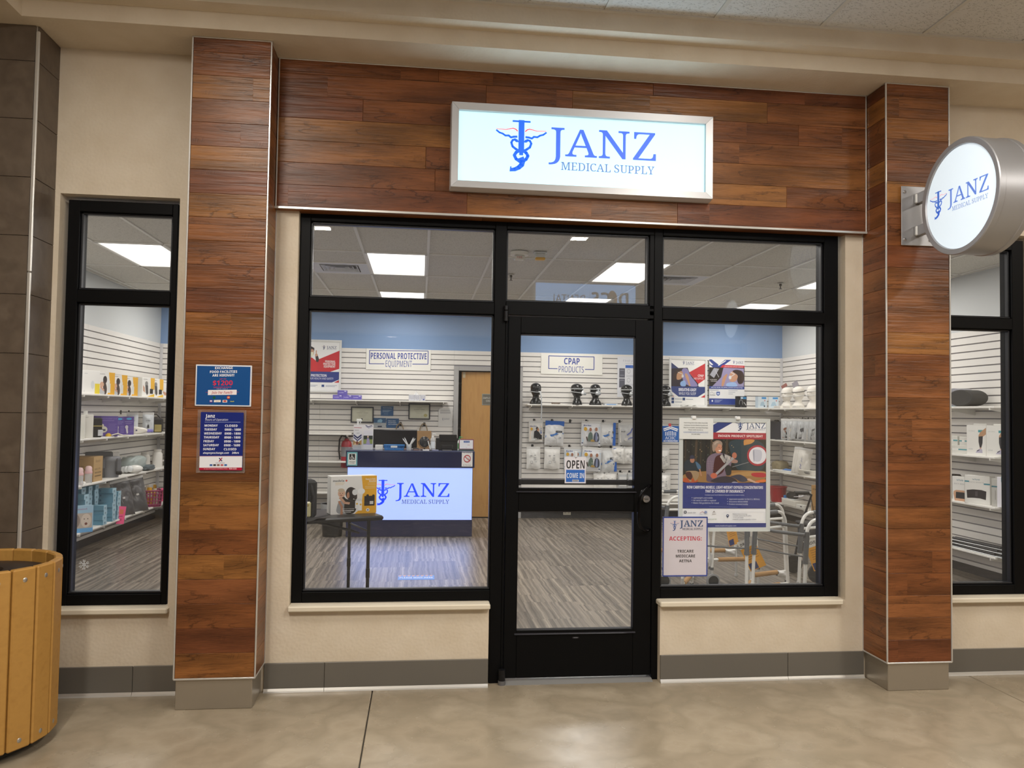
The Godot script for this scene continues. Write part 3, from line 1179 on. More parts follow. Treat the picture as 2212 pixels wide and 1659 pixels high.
func piers() -> void:
	pier(-1.617, -1.209, "wood-plank pier with silver edges carrying the blue notices", 1.0)
	pier(2.313, 2.712, "wood-plank pier with silver edges carrying the round sign", -1.0)
	# fascia above the shop front
	var o := thing("wood_fascia", "wide reddish wood-plank fascia over the shop front, behind the lit sign", "fascia", Vector3(0.552, 2.695, 0.0))
	var b := MB.new()
	var x0 := -1.209 - 0.552
	var x1 := 2.313 - 0.552
	b.box(Vector3(x0, 0.02, 0.002), Vector3(x1, SOFF - 2.695, 0.036))
	part(b, "core", paint("4a2a1a"), o)
	var y := 0.005
	while y < SOFF - 2.695 - 0.02:
		var y2 := minf(y + 0.127, SOFF - 2.695 - 0.004)
		var x := x0 + 0.004
		while x < x1 - 0.02:
			var L := rng.randf_range(0.45, 1.3)
			var xe := x + L
			if xe > x1 - 0.25:
				xe = x1 - 0.004
			plank_row(o, [[Vector3(x + 0.0004, y + 0.0005, 0.036), Vector3(xe - 0.0004, y2 - 0.0005, 0.05)]])
			x = xe
		y += 0.127
	var x := x0
	while x < x1 - 0.02:   # underside
		var xe := minf(x + 1.17, x1)
		plank_row(o, [[Vector3(x + 0.0005, -0.006, -0.045), Vector3(xe - 0.0005, 0.004, 0.046)]])
		x = xe
	b = MB.new()
	b.box(Vector3(x0, -0.007, 0.045), Vector3(x1, 0.006, 0.055), 0.0015)
	b.box(Vector3(x0 + 0.003, 0.0, 0.045), Vector3(x0 + 0.01, SOFF - 2.695, 0.055), 0.0015)
	b.box(Vector3(x1 - 0.01, 0.0, 0.045), Vector3(x1 - 0.003, SOFF - 2.695, 0.055), 0.0015)
	b.box(Vector3(x0, SOFF - 2.695 - 0.006, 0.045), Vector3(x1, SOFF - 2.695, 0.054), 0.0015)
	part(b, "edge_trim", mat("silver_edge", "d2d0cc", 0.28, 0.55), o)
	# tiled pier at the far left
	var tp := thing("tiled_pier", "brown-grey porcelain-tiled pier behind the slatted waste bin", "pier", Vector3(-2.95, 0, 0.125))
	var tt := tri_mat("porcelain", noise_tex(51, 0.012, 512, ["746a60", "8c8176", "7d7268", "978c80"]), "b5aca2", 0.5, 0.45, noise_tex(52, 0.1, 256, [], true, 2.0), 0.1)
	b = MB.new()
	b.box(Vector3(-0.65, 0, -0.125), Vector3(0.552, SOFF, 0.114))
	part(b, "grout", paint("a29a90", 0.9), tp)
	var yy := 0.0
	while yy < SOFF - 0.05:
		var y2 := minf(yy + 0.305, SOFF)
		for xs in [[-0.65, -0.053], [-0.05, 0.546]]:
			b = MB.new()
			b.box(Vector3(xs[0] + 0.0015, yy + 0.0015, 0.112), Vector3(xs[1] - 0.0015, y2 - 0.0015, 0.1225), 0.001)
			part(b, "tile", tt, tp)
		b = MB.new()
		b.box(Vector3(0.55, yy + 0.0015, -0.125), Vector3(0.56, y2 - 0.0015, 0.114), 0.001)
		part(b, "tile", tt, tp)
		yy += 0.305
	b = MB.new()
	b.box(Vector3(0.547, 0.0, 0.113), Vector3(0.566, 2.25, 0.127), 0.004)
	b.box(Vector3(0.547, 2.253, 0.113), Vector3(0.566, SOFF - 0.03, 0.127), 0.004)
	part(b, "corner_trim", mat("silver_edge", "d2d0cc", 0.28, 0.55), tp)

func front_signs() -> void:
	var s := thing("lightbox_sign", "large lit rectangular sign with a blue emblem on the wood fascia", "sign", Vector3(0.535, 3.077, 0.051))
	light_frame(s, 1.542, 0.497, 0.085, 0.045, "main_face", "c4f0fc", 0.55)
	var q := pr(1.452, 0.407, 178, 148, 2035, 680, 0.0)
	q.lay = 0.0535
	q.logo(640, 196, 384, "1f5fd6", "e0405c", "3d63d2", "4a66a8")
	lit_prints(q, "lettering", s, 0.62)
	# the face lights its surroundings
	var l := AreaLight3D.new()
	l.name = "light"
	l.area_size = Vector2(1.4, 0.36)
	l.light_color = Color("cdeaff")
	l.light_energy = 0.4
	l.shadow_enabled = true
	l.rotation.y = PI
	l.position.z = 0.075
	s.add_child(l)
	# round projecting sign
	var bl := thing("blade_sign", "round silver-rimmed lit sign projecting from the right wood pier", "sign", Vector3(2.42, 2.738, 0.727), -90.0)
	disc_sign(bl, 0.305, 0.2, "disc_face", "dbe8f2", 0.34)
	q = pr(0.54, 0.54, 0, 0, 970, 970)
	q.lay = -0.0085
	q.logo(172, 350, 262, "3f66b8", "e0808e", "5a78c4", "7080b0")
	lit_prints(q, "lettering", bl, 0.4)
	var b := MB.new()
	b.box(Vector3(-0.47, -0.16, -0.19), Vector3(-0.464, 0.19, 0.02), 0.002)
	part(b, "mounting_plate", mat("brushed_silver", "a9a9ac", 0.4, 0.55), bl)
	for y in [-0.075, 0.115]:
		b = MB.new()
		b.box(Vector3(-0.464, y - 0.03, -0.1), Vector3(-0.27, y + 0.03, -0.065), 0.002)
		part(b, "arm", mat("brushed_silver", "a9a9ac", 0.4, 0.55), bl)
		b = MB.new()
		b.cbox(Vector3(-0.452, y, -0.083), Vector3(0.022, 0.06, 0.05), 0.006)
		part(b, "weld", mat("weld_silver", "d8d8d6", 0.5, 0.6), bl)
	for y in [-0.125, 0.155]:
		for z in [-0.16, 0.0]:
			b = MB.new()
			b.t = Transform3D(Basis(Vector3.BACK, -PI / 2), Vector3(-0.464, y, z))
			b.lathe([Vector2(0.009, 0.0), Vector2(0.009, 0.005), Vector2(0.006, 0.009), Vector2(0.0, 0.009)], 10)
			part(b, "bolt", mat("chrome", "c8c8cc", 0.18, 0.9), bl)
	# notices on the left pier
	s = thing("notice", "blue framed hiring notice at the top of the left wood pier's two signs", "notice", Vector3(-1.408, 1.683, 0.25))
	b = MB.new()
	b.box(Vector3(-0.143, -0.109, 0.0), Vector3(0.143, 0.109, 0.006), 0.002)
	part(b, "frame", paint("dfe3ea", 0.35), s)
	q = pr(0.272, 0.204, 250, 160, 900, 640, 0.03)
	q.lay = 0.0062
	q.rect(250, 140, 900, 660, "16508f")
	q.text("EXCHANGE", 575, 190, 30, "f4f6fa", {"f": "bold", "w": 215.0})
	q.text("FOOD FACILITIES", 572, 237, 30, "f4f6fa", {"f": "bold", "w": 330.0})
	q.text("ARE HIRING!!!", 570, 281, 30, "f4f6fa", {"f": "bold", "w": 265.0})
	q.text("UP TO", 568, 327, 18, "c8324a", {"w": 76.0})
	q.text("$1200", 566, 376, 60, "d8344e", {"f": "bold", "w": 240.0})
	q.text("SIGNING BONUS", 562, 430, 18, "c8324a", {"w": 215.0})
	q.text("1 Nov 21 - 31 Jan 22", 560, 449, 9, "dfe6f0", {"w": 135.0})
	q.line([362, 490, 764, 490], 4, "b03048")
	q.rect(390, 462, 738, 524, "f1e9ea")
	q.text("Join Our Family", 560, 494, 30, "b3243c", {"f": "serif_bold", "it": 0.25, "w": 255.0})
	q.oval(467, 556, 18, 18, "1d5a3c")
	q.oval(640, 556, 20, 20, "c9422c")
	q.rect(628, 549, 655, 562, "e8c8a0")
	q.rect(412, 582, 448, 620, "5b3f8c")
	q.rect(416, 590, 444, 606, "e3dff0")
	q.rect(465, 586, 548, 614, "e9e4dc")
	q.text("BAKERY", 506, 605, 8, "7a3028")
	q.rect(570, 588, 626, 618, "ece6e2")
	q.oval(598, 602, 22, 10, "c03a3a")
	q.text("fresh", 685, 606, 14, "d8d840", {"f": "bold", "it": 0.3})
	part(q, "print", ink(0.25), s)
	s = thing("opening_hours", "blue opening-hours board in a clear holder below the hiring notice", "notice", Vector3(-1.409, 1.391, 0.25))
	b = MB.new()
	b.box(Vector3(-0.121, -0.164, 0.0), Vector3(0.121, 0.164, 0.003), 0.001)
	for s2 in [-1.0, 1.0]:
		b.box(Vector3(s2 * 0.12 - 0.0015, -0.164, 0.0), Vector3(s2 * 0.12 + 0.0015, 0.164, 0.02), 0.0005)
	b.box(Vector3(-0.121, -0.164, 0.0), Vector3(0.121, -0.161, 0.02), 0.0005)
	part(b, "clear_holder", glass("clear_acrylic", 0.05), s)
	b = MB.new()
	b.box(Vector3(-0.109, -0.152, 0.004), Vector3(0.109, 0.152, 0.01), 0.003)
	part(b, "board", paint("1d2a70", 0.4), s)
	q = pr(0.216, 0.302, 275, 712, 790, 1412, 0.012)
	q.lay = 0.0105
	q.rect(270, 690, 800, 1440, "1b2a78")
	q.rect(270, 1247, 800, 1384, "e9eaf0")
	q.rect(270, 1243, 800, 1250, "c79aa8")
	q.rect(270, 1384, 800, 1440, "b01c3a")
	q.text("Janz", 330, 757, 42, "f3f4fa", {"f": "bold", "al": "l", "w": 115.0})
	q.text("Hours of Operation", 330, 803, 24, "e6e9f4", {"al": "l", "it": 0.22, "w": 272.0})
	q.line([326, 833, 756, 833], 4, "aab4dc")
	var days := ["MONDAY", "TUESDAY", "WEDNESDAY", "THURSDAY", "FRIDAY", "SATURDAY", "SUNDAY"]
	var hrs := ["CLOSED", "0900 - 1800", "0900 - 1800", "0900 - 1800", "0900 - 1800", "0900 - 1600", "CLOSED"]
	var wd := [158.0, 152.0, 213.0, 185.0, 125.0, 186.0, 145.0]
	for i in 7:
		q.text(days[i], 324 - i * 1.5, 874 + 47.5 * i, 27, "f3f4fa", {"f": "bold", "al": "l", "w": wd[i]})
		q.text(hrs[i], 570 - i, 876 + 47.5 * i, 27, "f3f4fa", {"f": "bold", "al": "l", "w": 152.0 if i in [0, 6] else 195.0})
	q.text("shopmyexchange.com", 314, 1205, 23, "e9ecf6", {"f": "bold", "al": "l", "it": 0.2, "w": 310.0})
	q.text("24hrs", 664, 1205, 24, "f3f4fa", {"f": "bold", "al": "l", "w": 84.0})
	q.line([512, 1268, 546, 1306], 11, "1d2460")
	q.line([546, 1266, 512, 1308], 11, "b01c3a")
	q.text("EXCHANGE", 526, 1327, 12, "6a7090", {"w": 106.0})
	for e in [[400, "3f66a8"], [443, "404048"], [487, "8c6a60"], [532, "c06a70"], [576, "3a6cae"]]:
		q.rect(e[0], 1342, e[0] + 32, 1364, e[1])
	q.text("In Case of Emergency Call Military Police:", 475, 1397, 11, "f3d9e0", {"w": 285.0})
	q.text("928-2222", 680, 1397, 15, "f6e4ea", {"f": "bold", "w": 92.0})
	part(q, "print", ink(0.3), s)

func trash_can() -> void:
	var o := thing("waste_bin", "round waste bin of amber slats with bolts and a dark lid", "waste bin", Vector3(-2.415, 0, 0.622))
	var r := 0.362
	var b := MB.new()
	b.lathe([Vector2(0.0, 0.02), Vector2(r - 0.05, 0.02), Vector2(r - 0.04, 0.05), Vector2(r - 0.04, 0.77), Vector2(r - 0.046, 0.775)], 40)
	part(b, "liner", paint("15130f", 0.7), o)
	b = MB.new()
	b.lathe([Vector2(r - 0.042, 0.776), Vector2(r - 0.046, 0.785), Vector2(0.13, 0.797), Vector2(0.122, 0.796), Vector2(0.115, 0.78), Vector2(0.112, 0.7)], 48)
	part(b, "lid", mat("lid_plastic", "2c2522", 0.5), o)
	b = MB.new()
	b.cyl(Vector3(0, 0.69, 0), Vector3(0, 0.7, 0), 0.113, 24)
	part(b, "bag_opening", paint("050505", 0.9), o)
	var sm := tri_mat("amber_slat", noise_tex(61, 0.03, 256, ["b48c4a", "bc944e", "ac8443"]), "f2e6d6", 2.0, 0.55)
	var count := 20
	for i in count:
		var a := TAU * (i + 0.35) / count
		b = MB.new()
		b.t = Transform3D(Basis(Vector3.UP, a), Vector3.ZERO)
		b.box(Vector3(-0.0525, 0.05, r - 0.036), Vector3(0.0525, 0.84, r), 0.006)
		part(b, "slat", sm, o)
		for y in [0.79, 0.09]:
			b = MB.new()
			b.t = Transform3D(Basis(Vector3.UP, a) * Basis(Vector3.RIGHT, PI / 2), Basis(Vector3.UP, a) * Vector3(0.0, y, r))
			b.lathe([Vector2(0.0, 0.003), Vector2(0.008, 0.002), Vector2(0.011, 0.0)], 10)
			part(b, "bolt", mat("bolt_zinc", "b9b5ae", 0.3, 0.8), o)

# ------------------------------------------------------------------ the shop
const DOOR_L := 0.178
const DOOR_R := 1.075
const DOOR_T := 2.183

func shop_shell() -> void:
	var f := struct("floor_001", "grey streaked vinyl plank floor of the shop")
	var b := MB.new()
	b.box(Vector3(XL - 0.15, -0.12, ZB - 1.6), Vector3(XR + 0.15, -0.004, -0.15))
	part(b, "subfloor", paint("5a564f", 0.9), f)
	var tones := ["a69d92", "9a9288", "aca397", "928a81", "a29a90"]
	var x := XL
	var col := 0
	while x < XR:
		var xe := minf(x + 0.4572, XR)
		var z := -0.15 + (0.0 if col % 2 == 0 else 0.31)
		while z > ZB:
			var z2 := maxf(z - 0.9144, ZB)
			var zs := minf(z, -0.15)
			b = MB.new()
			b.uvs = Vector2(1.0 / 0.5, 1.0 / 0.95)
			b.uvo = Vector2(rng.randf(), rng.randf())
			b.box(Vector3(x + 0.0003, -0.005, z2 + 0.0003), Vector3(xe - 0.0003, 0.0, zs - 0.0003))
			part(b, "floor_plank", vinyl(tones[rng.randi() % 5]), f)
			z = z2
		x = xe
		col += 1
	# walls: blue paint above white slatwall at the back, pale grey at the sides
	var wb := struct("wall_back", "back wall of the shop, blue paint above white slatwall")
	var blue := paint("7f9dc6", 0.6)
	var zz := ZB - 0.016
	b = MB.new()
	b.box(Vector3(XL - 0.1, 2.48, zz - 0.12), Vector3(XR + 0.1, HC + 0.1, zz + 0.01))
	part(b, "blue_paint", blue, wb)
	b = MB.new()
	b.box(Vector3(XL - 0.1, 0, zz - 0.12), Vector3(DOOR_L, 2.48, zz))
	b.box(Vector3(DOOR_R, 0, zz - 0.12), Vector3(XR + 0.1, 2.48, zz))
	b.box(Vector3(DOOR_L, DOOR_T, zz - 0.12), Vector3(DOOR_R, 2.48, zz))
	part(b, "groove_backing", paint("96949a", 0.7), wb)
	slats(wb, [[XL + 0.03, 0.107, 0.12, 2.48], [1.138, XR - 0.03, 0.12, 2.48], [0.107, 1.138, 2.245, 2.48]], 0, ZB)
	for e in [[XL, 0.107], [1.138, XR]]:
		b = MB.new()
		b.box(Vector3(e[0], 0, zz), Vector3(e[1], 0.118, ZB + 0.002), 0.002)
		part(b, "rubber_base", paint("37373a", 0.55), wb)
	var wl := struct("wall_left_001", "left wall of the shop, pale grey paint above white slatwall")
	b = MB.new()
	b.box(Vector3(XL - 0.15, 2.48, ZB - 0.1), Vector3(XL - 0.006, HC + 0.1, -0.15))
	part(b, "grey_paint", paint("cfd3d4", 0.6), wl)
	b = MB.new()
	b.box(Vector3(XL - 0.15, 0, ZB - 0.1), Vector3(XL - 0.016, 2.48, -0.15))
	part(b, "groove_backing", paint("96949a", 0.7), wl)
	slats(wl, [[ZB + 0.03, -0.3, 0.088, 2.48]], 1, XL)
	b = MB.new()
	b.box(Vector3(XL - 0.016, 0, ZB), Vector3(XL + 0.002, 0.085, -0.15), 0.002)
	part(b, "rubber_base", paint("37373a", 0.55), wl)
	var wr := struct("wall_right_001", "right wall of the shop, pale grey paint above white slatwall")
	b = MB.new()
	b.box(Vector3(XR + 0.006, 2.48, ZB - 0.1), Vector3(XR + 0.15, HC + 0.1, -0.15))
	part(b, "grey_paint", paint("cfd3d4", 0.6), wr)
	b = MB.new()
	b.box(Vector3(XR + 0.016, 0, ZB - 0.1), Vector3(XR + 0.15, 2.48, -0.15))
	part(b, "groove_backing", paint("96949a", 0.7), wr)
	slats(wr, [[ZB + 0.03, -0.3, 0.086, 2.48]], -1, XR)
	b = MB.new()
	b.box(Vector3(XR - 0.002, 0, ZB), Vector3(XR + 0.016, 0.083, -0.15), 0.002)
	part(b, "rubber_base", paint("37373a", 0.55), wr)
	# grey corner strips
	for e in [[wl, XL, 1.0], [wr, XR, -1.0]]:
		b = MB.new()
		var cx: float = e[1] + e[2] * 0.015
		b.box(Vector3(cx - 0.018, 0.12, ZB - 0.01), Vector3(cx + 0.018, 2.48, ZB + 0.03), 0.003)
		part(b, "corner_strip", paint("c9c9cc", 0.4), e[0])
	# inner face of the shop-front wall
	var wf := struct("wall_front_001", "inner face of the shop-front wall")
	b = MB.new()
	for e in [[XL, -2.363, 0.0, HC], [-2.363, -1.732, 2.74, HC], [-2.363, -1.732, 0.0, 0.46], [-1.732, -1.082, 0.0, HC], [-1.082, 0.036, 0.0, 0.46], [-1.082, 2.2, 2.72, HC], [1.046, 2.2, 0.0, 0.46], [2.2, 2.827, 0.0, HC], [2.827, 3.455, 2.74, HC], [2.827, 3.455, 0.0, 0.46], [3.455, XR, 0.0, HC]]:
		b.box(Vector3(e[0], e[2], -0.16), Vector3(e[1], e[3], -0.151))
	part(b, "white_paint", paint("dcdcd8"), wf)
	# lay-in ceiling
	var ce := struct("ceiling_001", "lay-in ceiling of the shop with white tiles, lights and vents")
	var am := acoustic("shop_tile", "d2cfc6")
	var grid := MB.new()
	var gx := -0.943 - 0.6096 * 5
	var gz := -3.003 + 1.2192 * 2
	for i in 16:
		var xx := gx + 0.6096 * i
		if xx > XL and xx < XR:
			grid.box(Vector3(xx - 0.012, HC - 0.002, ZB), Vector3(xx + 0.012, HC + 0.02, -0.155))
	for j in 6:
		var z := gz - 1.2192 * j
		grid.box(Vector3(XL, HC - 0.002, z - 0.012), Vector3(XR, HC + 0.02, z + 0.012))
	for e in [[XL, XL + 0.024, ZB, -0.155], [XR - 0.024, XR, ZB, -0.155], [XL, XR, ZB, ZB + 0.024]]:
		grid.box(Vector3(e[0], HC - 0.003, e[2]), Vector3(e[1], HC + 0.02, e[3]))
	part(grid, "ceiling_grid", paint("dcdad4"), ce)
	for i in range(-1, 16):
		for j in range(-1, 6):
			var xa := maxf(gx + 0.6096 * i, XL)
			var xb := minf(gx + 0.6096 * (i + 1), XR)
			var zb := minf(gz - 1.2192 * j, -0.155)
			var za := maxf(gz - 1.2192 * (j + 1), ZB)
			if xb - xa < 0.03 or zb - za < 0.03:
				continue
			if is_light(i - 5, j - 2):
				continue
			if (i - 5 == -1 or i - 5 == 5) and j == 2:
				zb = (za + zb) * 0.5 + 0.61   # a vent takes the far half of this bay
				za = zb - 0.61
				grid = MB.new()
				grid.box(Vector3(xa, HC - 0.002, za - 0.012), Vector3(xb, HC + 0.02, za + 0.012))
				part(grid, "cross_tee", paint("dcdad4"), ce)
			var t := MB.new()
			t.uvs = Vector2(1.0, 1.0) / 0.6
			t.uvo = Vector2(rng.randf(), rng.randf())
			t.box(Vector3(xa + 0.004, HC + 0.008, za + 0.004), Vector3(xb - 0.004, HC + 0.02, zb - 0.01))
			part(t, "ceiling_tile", am, ce)
	b = MB.new()
	b.box(Vector3(XL - 0.1, HC + 0.12, ZB - 0.1), Vector3(XR + 0.1, HC + 0.2, -0.15))
	part(b, "deck", paint("77777a"), ce)
	back_door()
	ceiling_bits()

func slats(parent: Node3D, spans: Array, axis: int, at: float) -> void:
	# boards 76 mm apart with open grooves between them; panels are 2.44 m long
	for e in spans:
		var p: float = e[0]
		while p < e[1] - 0.01:
			var q: float = minf(p + 2.44, e[1])
			if axis == 0 and e[0] < -2.0 and p == e[0]:
				q = -1.834
			var y: float = e[3]
			while y > e[2] + 0.02:
				var y0 := maxf(y - 0.0642, e[2])
				if absf(y - e[3]) < 0.001:
					y0 = y - 0.058
				var b := MB.new()
				if axis == 0:
					b.box(Vector3(p + 0.0006, y0, at - 0.016), Vector3(q - 0.0006, y, at), 0.0015)
				elif axis == 1:
					b.box(Vector3(at - 0.016, y0, p + 0.0006), Vector3(at, y, q - 0.0006), 0.0015)
				else:
					b.box(Vector3(at, y0, p + 0.0006), Vector3(at + 0.016, y, q - 0.0006), 0.0015)
				part(b, "slat", paint("e6e3de", 0.5), parent)
				y -= 0.0762 if absf(y - e[3]) > 0.001 else 0.070
			p = q

func is_light(k: int, j: int) -> bool:
	return (k in [-4, 0, 4]) and (j in [-2, 0, 2]) or k == 8 and (j in [-2, 0, 2])

func shop_lights() -> void:
	for k in [-4, 0, 4, 8]:
		for j in [-2, 0, 2]:
			var x: float = -0.943 + 0.6096 * (k + 0.5)
			var z: float = -3.003 - 1.2192 * (j + 0.5)
			var zl := 1.19
			if j == -2:
				zl = 0.95
				z = -0.72 - 0.48
			var where: String = ["far left", "left of the door", "right of the door", "far right"][[-4, 0, 4, 8].find(k)]
			var row: String = {-2: "nearest the window", 0: "in the middle row", 2: "nearest the back wall"}[j]
			var o := thing("ceiling_light_panel", "bright recessed shop ceiling light, %s, %s" % [where, row], "ceiling light", Vector3(x, HC, z), 0.0, "shop ceiling lights")
			var f := MB.new()
			for s in [-1.0, 1.0]:
				f.box(Vector3(s * 0.287 - 0.012, -0.004, -zl / 2), Vector3(s * 0.287 + 0.012, 0.03, zl / 2), 0.002)
				f.box(Vector3(-0.299, -0.004, s * (zl / 2 - 0.012) - 0.012), Vector3(0.299, 0.03, s * (zl / 2 - 0.012) + 0.012), 0.002)
			part(f, "frame", paint("f0f0ec"), o)
			f = MB.new()
			f.box(Vector3(-0.275, 0.008, -zl / 2 + 0.024), Vector3(0.275, 0.02, zl / 2 - 0.024))
			part(f, "diffuser", glow("shop_diffuser", "fffaf2", 1.6), o)
			f = MB.new()
			f.box(Vector3(-0.29, 0.022, -zl / 2), Vector3(0.29, 0.1, zl / 2))
			part(f, "housing", paint("d0d0cc"), o)
			var l := AreaLight3D.new()
			l.name = "light"
			l.area_size = Vector2(0.54, zl - 0.06)
			l.light_color = Color("fffbf5")
			l.light_energy = 1.2
			l.shadow_enabled = true
			l.rotation.x = -PI / 2
			l.position.y = -0.03
			o.add_child(l)

func ceiling_bits() -> void:
	var i := 0
	for p in [[-1.248, -3.915], [2.41, -3.915]]:
		var o := thing("air_diffuser", ["square white ceiling air vent beside the left ceiling light", "square white ceiling air vent right of the centre ceiling light"][i], "air vent", Vector3(p[0], HC, p[1]))
		var b := MB.new()
		var h := 0.298
		for k in 4:
			b.t = Transform3D(Basis(Vector3.UP, PI / 2 * k), Vector3.ZERO)
			b.quad(Vector3(-h, -0.002, h), Vector3(h, -0.002, h), Vector3(0.2, 0.0, 0.2), Vector3(-0.2, 0.0, 0.2), Vector3.DOWN)
			b.quad(Vector3(-h, -0.002, h), Vector3(h, -0.002, h), Vector3(h, 0.03, h), Vector3(-h, 0.03, h), Vector3.BACK)
		part(b, "panel", paint("c9ccd2", 0.45), o)
		for n in 4:
			b = MB.new()
			var r0 := 0.19 - 0.045 * n
			for k in 4:
				b.t = Transform3D(Basis(Vector3.UP, PI / 2 * k), Vector3.ZERO)
				b.quad(Vector3(-r0, -0.004, r0), Vector3(r0, -0.004, r0), Vector3(r0 - 0.035, 0.03, r0 - 0.035), Vector3(-r0 + 0.035, 0.03, r0 - 0.035), Vector3(0, -0.7, -0.7))
			part(b, "louvre", paint("c9ccd2", 0.45), o)
		b = MB.new()
		b.box(Vector3(-0.2, 0.035, -0.2), Vector3(0.2, 0.06, 0.2))
		part(b, "duct", paint("3a3c40"), o)
		i += 1
	i = 0
	for p in [[0.574, -3.93], [3.626, -3.88]]:
		var o := thing("sprinkler", ["small sprinkler head on the shop ceiling left of the centre light", "small sprinkler head on the shop ceiling by the right wall"][i], "sprinkler", Vector3(p[0], HC, p[1]))
		var b := MB.new()
		b.cyl(Vector3(0, -0.002, 0), Vector3(0, -0.008, 0), 0.035, 16)
		part(b, "escutcheon", paint("b8b6b0", 0.4), o)
		b = MB.new()
		b.cyl(Vector3(0, -0.008, 0), Vector3(0, -0.03, 0), 0.014, 10)
		b.cyl(Vector3(0, -0.03, 0), Vector3(0, -0.062, 0), 0.006, 8)
		b.cyl(Vector3(0, -0.062, 0), Vector3(0, -0.066, 0), 0.018, 12)
		part(b, "head", mat("sprinkler_metal", "4a4844", 0.35, 0.7), o)
		i += 1
	var o := thing("fire_strobe", "round white ceiling fire alarm marked FIRE", "fire alarm", Vector3(0.516, HC, -2.737))
	var b := MB.new()
	b.cyl(Vector3(0, 0, 0), Vector3(0, -0.03, 0), 0.085, 24)
	part(b, "base", paint("e4e2dc", 0.4), o)
	b = MB.new()
	b.box(Vector3(-0.05, -0.075, -0.03), Vector3(0.05, -0.03, 0.03), 0.01)
	part(b, "lens", paint("d9d7d2", 0.2), o)
	var q := pr(0.09, 0.04, 0, 0, 90, 40)
	q.t = Transform3D(Basis(), Vector3(0, -0.053, 0.0305))
	q.text("FIRE", 45, 20, 20, "b04038")
	part(q, "lettering", ink(), o)
	o = thing("gas_detector", "small grey detector with a yellow band on the shop ceiling", "detector", Vector3(0.708, HC, -2.70))
	b = MB.new()
	b.box(Vector3(-0.06, -0.012, -0.04), Vector3(0.06, 0.0, 0.04), 0.004)
	b.box(Vector3(-0.05, -0.05, -0.03), Vector3(0.05, -0.012, 0.03), 0.006)
	part(b, "body", paint("c3c6c6", 0.4), o)
	b = MB.new()
	b.box(Vector3(-0.045, -0.075, -0.027), Vector3(0.045, -0.05, 0.027), 0.006)
	part(b, "yellow_band", paint("d9a322", 0.4), o)

func back_door() -> void:
	# the steel casing and a wood door standing a little open into a dark closet
	var d := struct("door_2", "light maple staff door, ajar in a grey steel frame behind the desk")
	var gm := paint("aaa9a8", 0.45)
	var b := MB.new()
	b.box(Vector3(0.107, 0, ZB - 0.14), Vector3(DOOR_L, 2.245, ZB + 0.02), 0.003)
	b.box(Vector3(DOOR_R, 0, ZB - 0.14), Vector3(1.138, 2.245, ZB + 0.02), 0.003)
	b.box(Vector3(DOOR_L, DOOR_T, ZB - 0.14), Vector3(DOOR_R, 2.245, ZB + 0.02), 0.003)
	part(b, "casing", gm, d)
	var wm := tri_mat("maple_door", noise_tex(71, 0.02, 256, ["c39b66", "d2ad77", "c8a26c"]), "ead9bd", 0.9, 0.45)
	wm.uv1_scale = Vector3(2.2, 0.35, 2.2)
	var hinge := Vector3(DOOR_R - 0.005, 0, ZB - 0.03)
	var turn := Transform3D(Basis(Vector3.UP, deg_to_rad(-4.0)), hinge)
	b = MB.new()
	b.t = turn
	b.box(Vector3(-0.845, 0.012, -0.022), Vector3(0.0, 2.17, 0.022), 0.002)
	var leaf := part(b, "door_leaf", wm, d)
	b = MB.new()
	b.t = turn
	b.box(Vector3(-0.535, 1.675, 0.022), Vector3(-0.325, 1.845, 0.027), 0.002)
	part(b, "door_sign", paint("6c695f", 0.5), leaf)
	var q := pr(0.21, 0.17, 0, 0, 210, 170)
	q.t = turn * Transform3D(Basis(), Vector3(-0.43, 1.76, 0.027))
	q.box_line(4, 4, 206, 166, 4, "b9c0b4")
	q.text("EMPLOYEES", 105, 62, 26, "dcdad0", {"w": 176.0})
	q.text("ONLY", 105, 105, 26, "dcdad0")
	part(q, "sign_lettering", ink(), leaf)
	b = MB.new()
	b.t = turn
	b.box(Vector3(-0.83, 2.08, 0.0225), Vector3(-0.79, 2.165, 0.026), 0.001)
	part(b, "latch_plate", paint("c9b896", 0.4), leaf)
	b = MB.new()
	var m := paint("4a4a4c", 0.7)
	b.box(Vector3(-0.4, 0, ZB - 1.5), Vector3(1.5, 2.5, ZB - 1.4))
	b.box(Vector3(-0.5, 0, ZB - 1.5), Vector3(-0.4, 2.5, ZB - 0.137))
	b.box(Vector3(1.5, 0, ZB - 1.5), Vector3(1.6, 2.5, ZB - 0.137))
	b.box(Vector3(-0.5, 2.45, ZB - 1.5), Vector3(1.6, 2.55, ZB - 0.137))
	part(b, "closet", m, d)
	b = MB.new()
	for y in [0.9, 1.3, 1.7, 2.0]:
		b.box(Vector3(-0.35, y, ZB - 1.0), Vector3(0.35, y + 0.03, ZB - 0.6))
	part(b, "closet_shelf", paint("c6c4c0"), d)

# ------------------------------------------------------------------ shelves on the slatwall
func shelf(label: String, a: Vector3, length: float, dep: float, yaw: float) -> void:
	# a: the shelf's top edge against the wall, at its middle; local +z points into the room
	var o := thing("wall_shelf", label, "shelf", a, yaw)
	var b := MB.new()
	b.box(Vector3(-length / 2, -0.02, 0.004), Vector3(length / 2, 0.0, dep), 0.003)
	part(b, "board", paint("eceae4", 0.4), o)
	var n := maxi(2, int(round(length / 0.61)) + 1)
	for i in n:
		var x := -length / 2 + 0.06 + (length - 0.12) * i / (n - 1)
		b = MB.new()
		b.t = Transform3D(Basis(Vector3.UP, -PI / 2), Vector3(x + 0.004, 0, 0))
		b.prism([Vector2(0.0, -0.02), Vector2(dep - 0.004, -0.02), Vector2(dep + 0.004, -0.014), Vector2(dep + 0.006, -0.036), Vector2(dep - 0.02, -0.04), Vector2(0.0, -0.085)], 0.0, 0.008)
		part(b, "bracket", paint("e2e0db", 0.4), o)

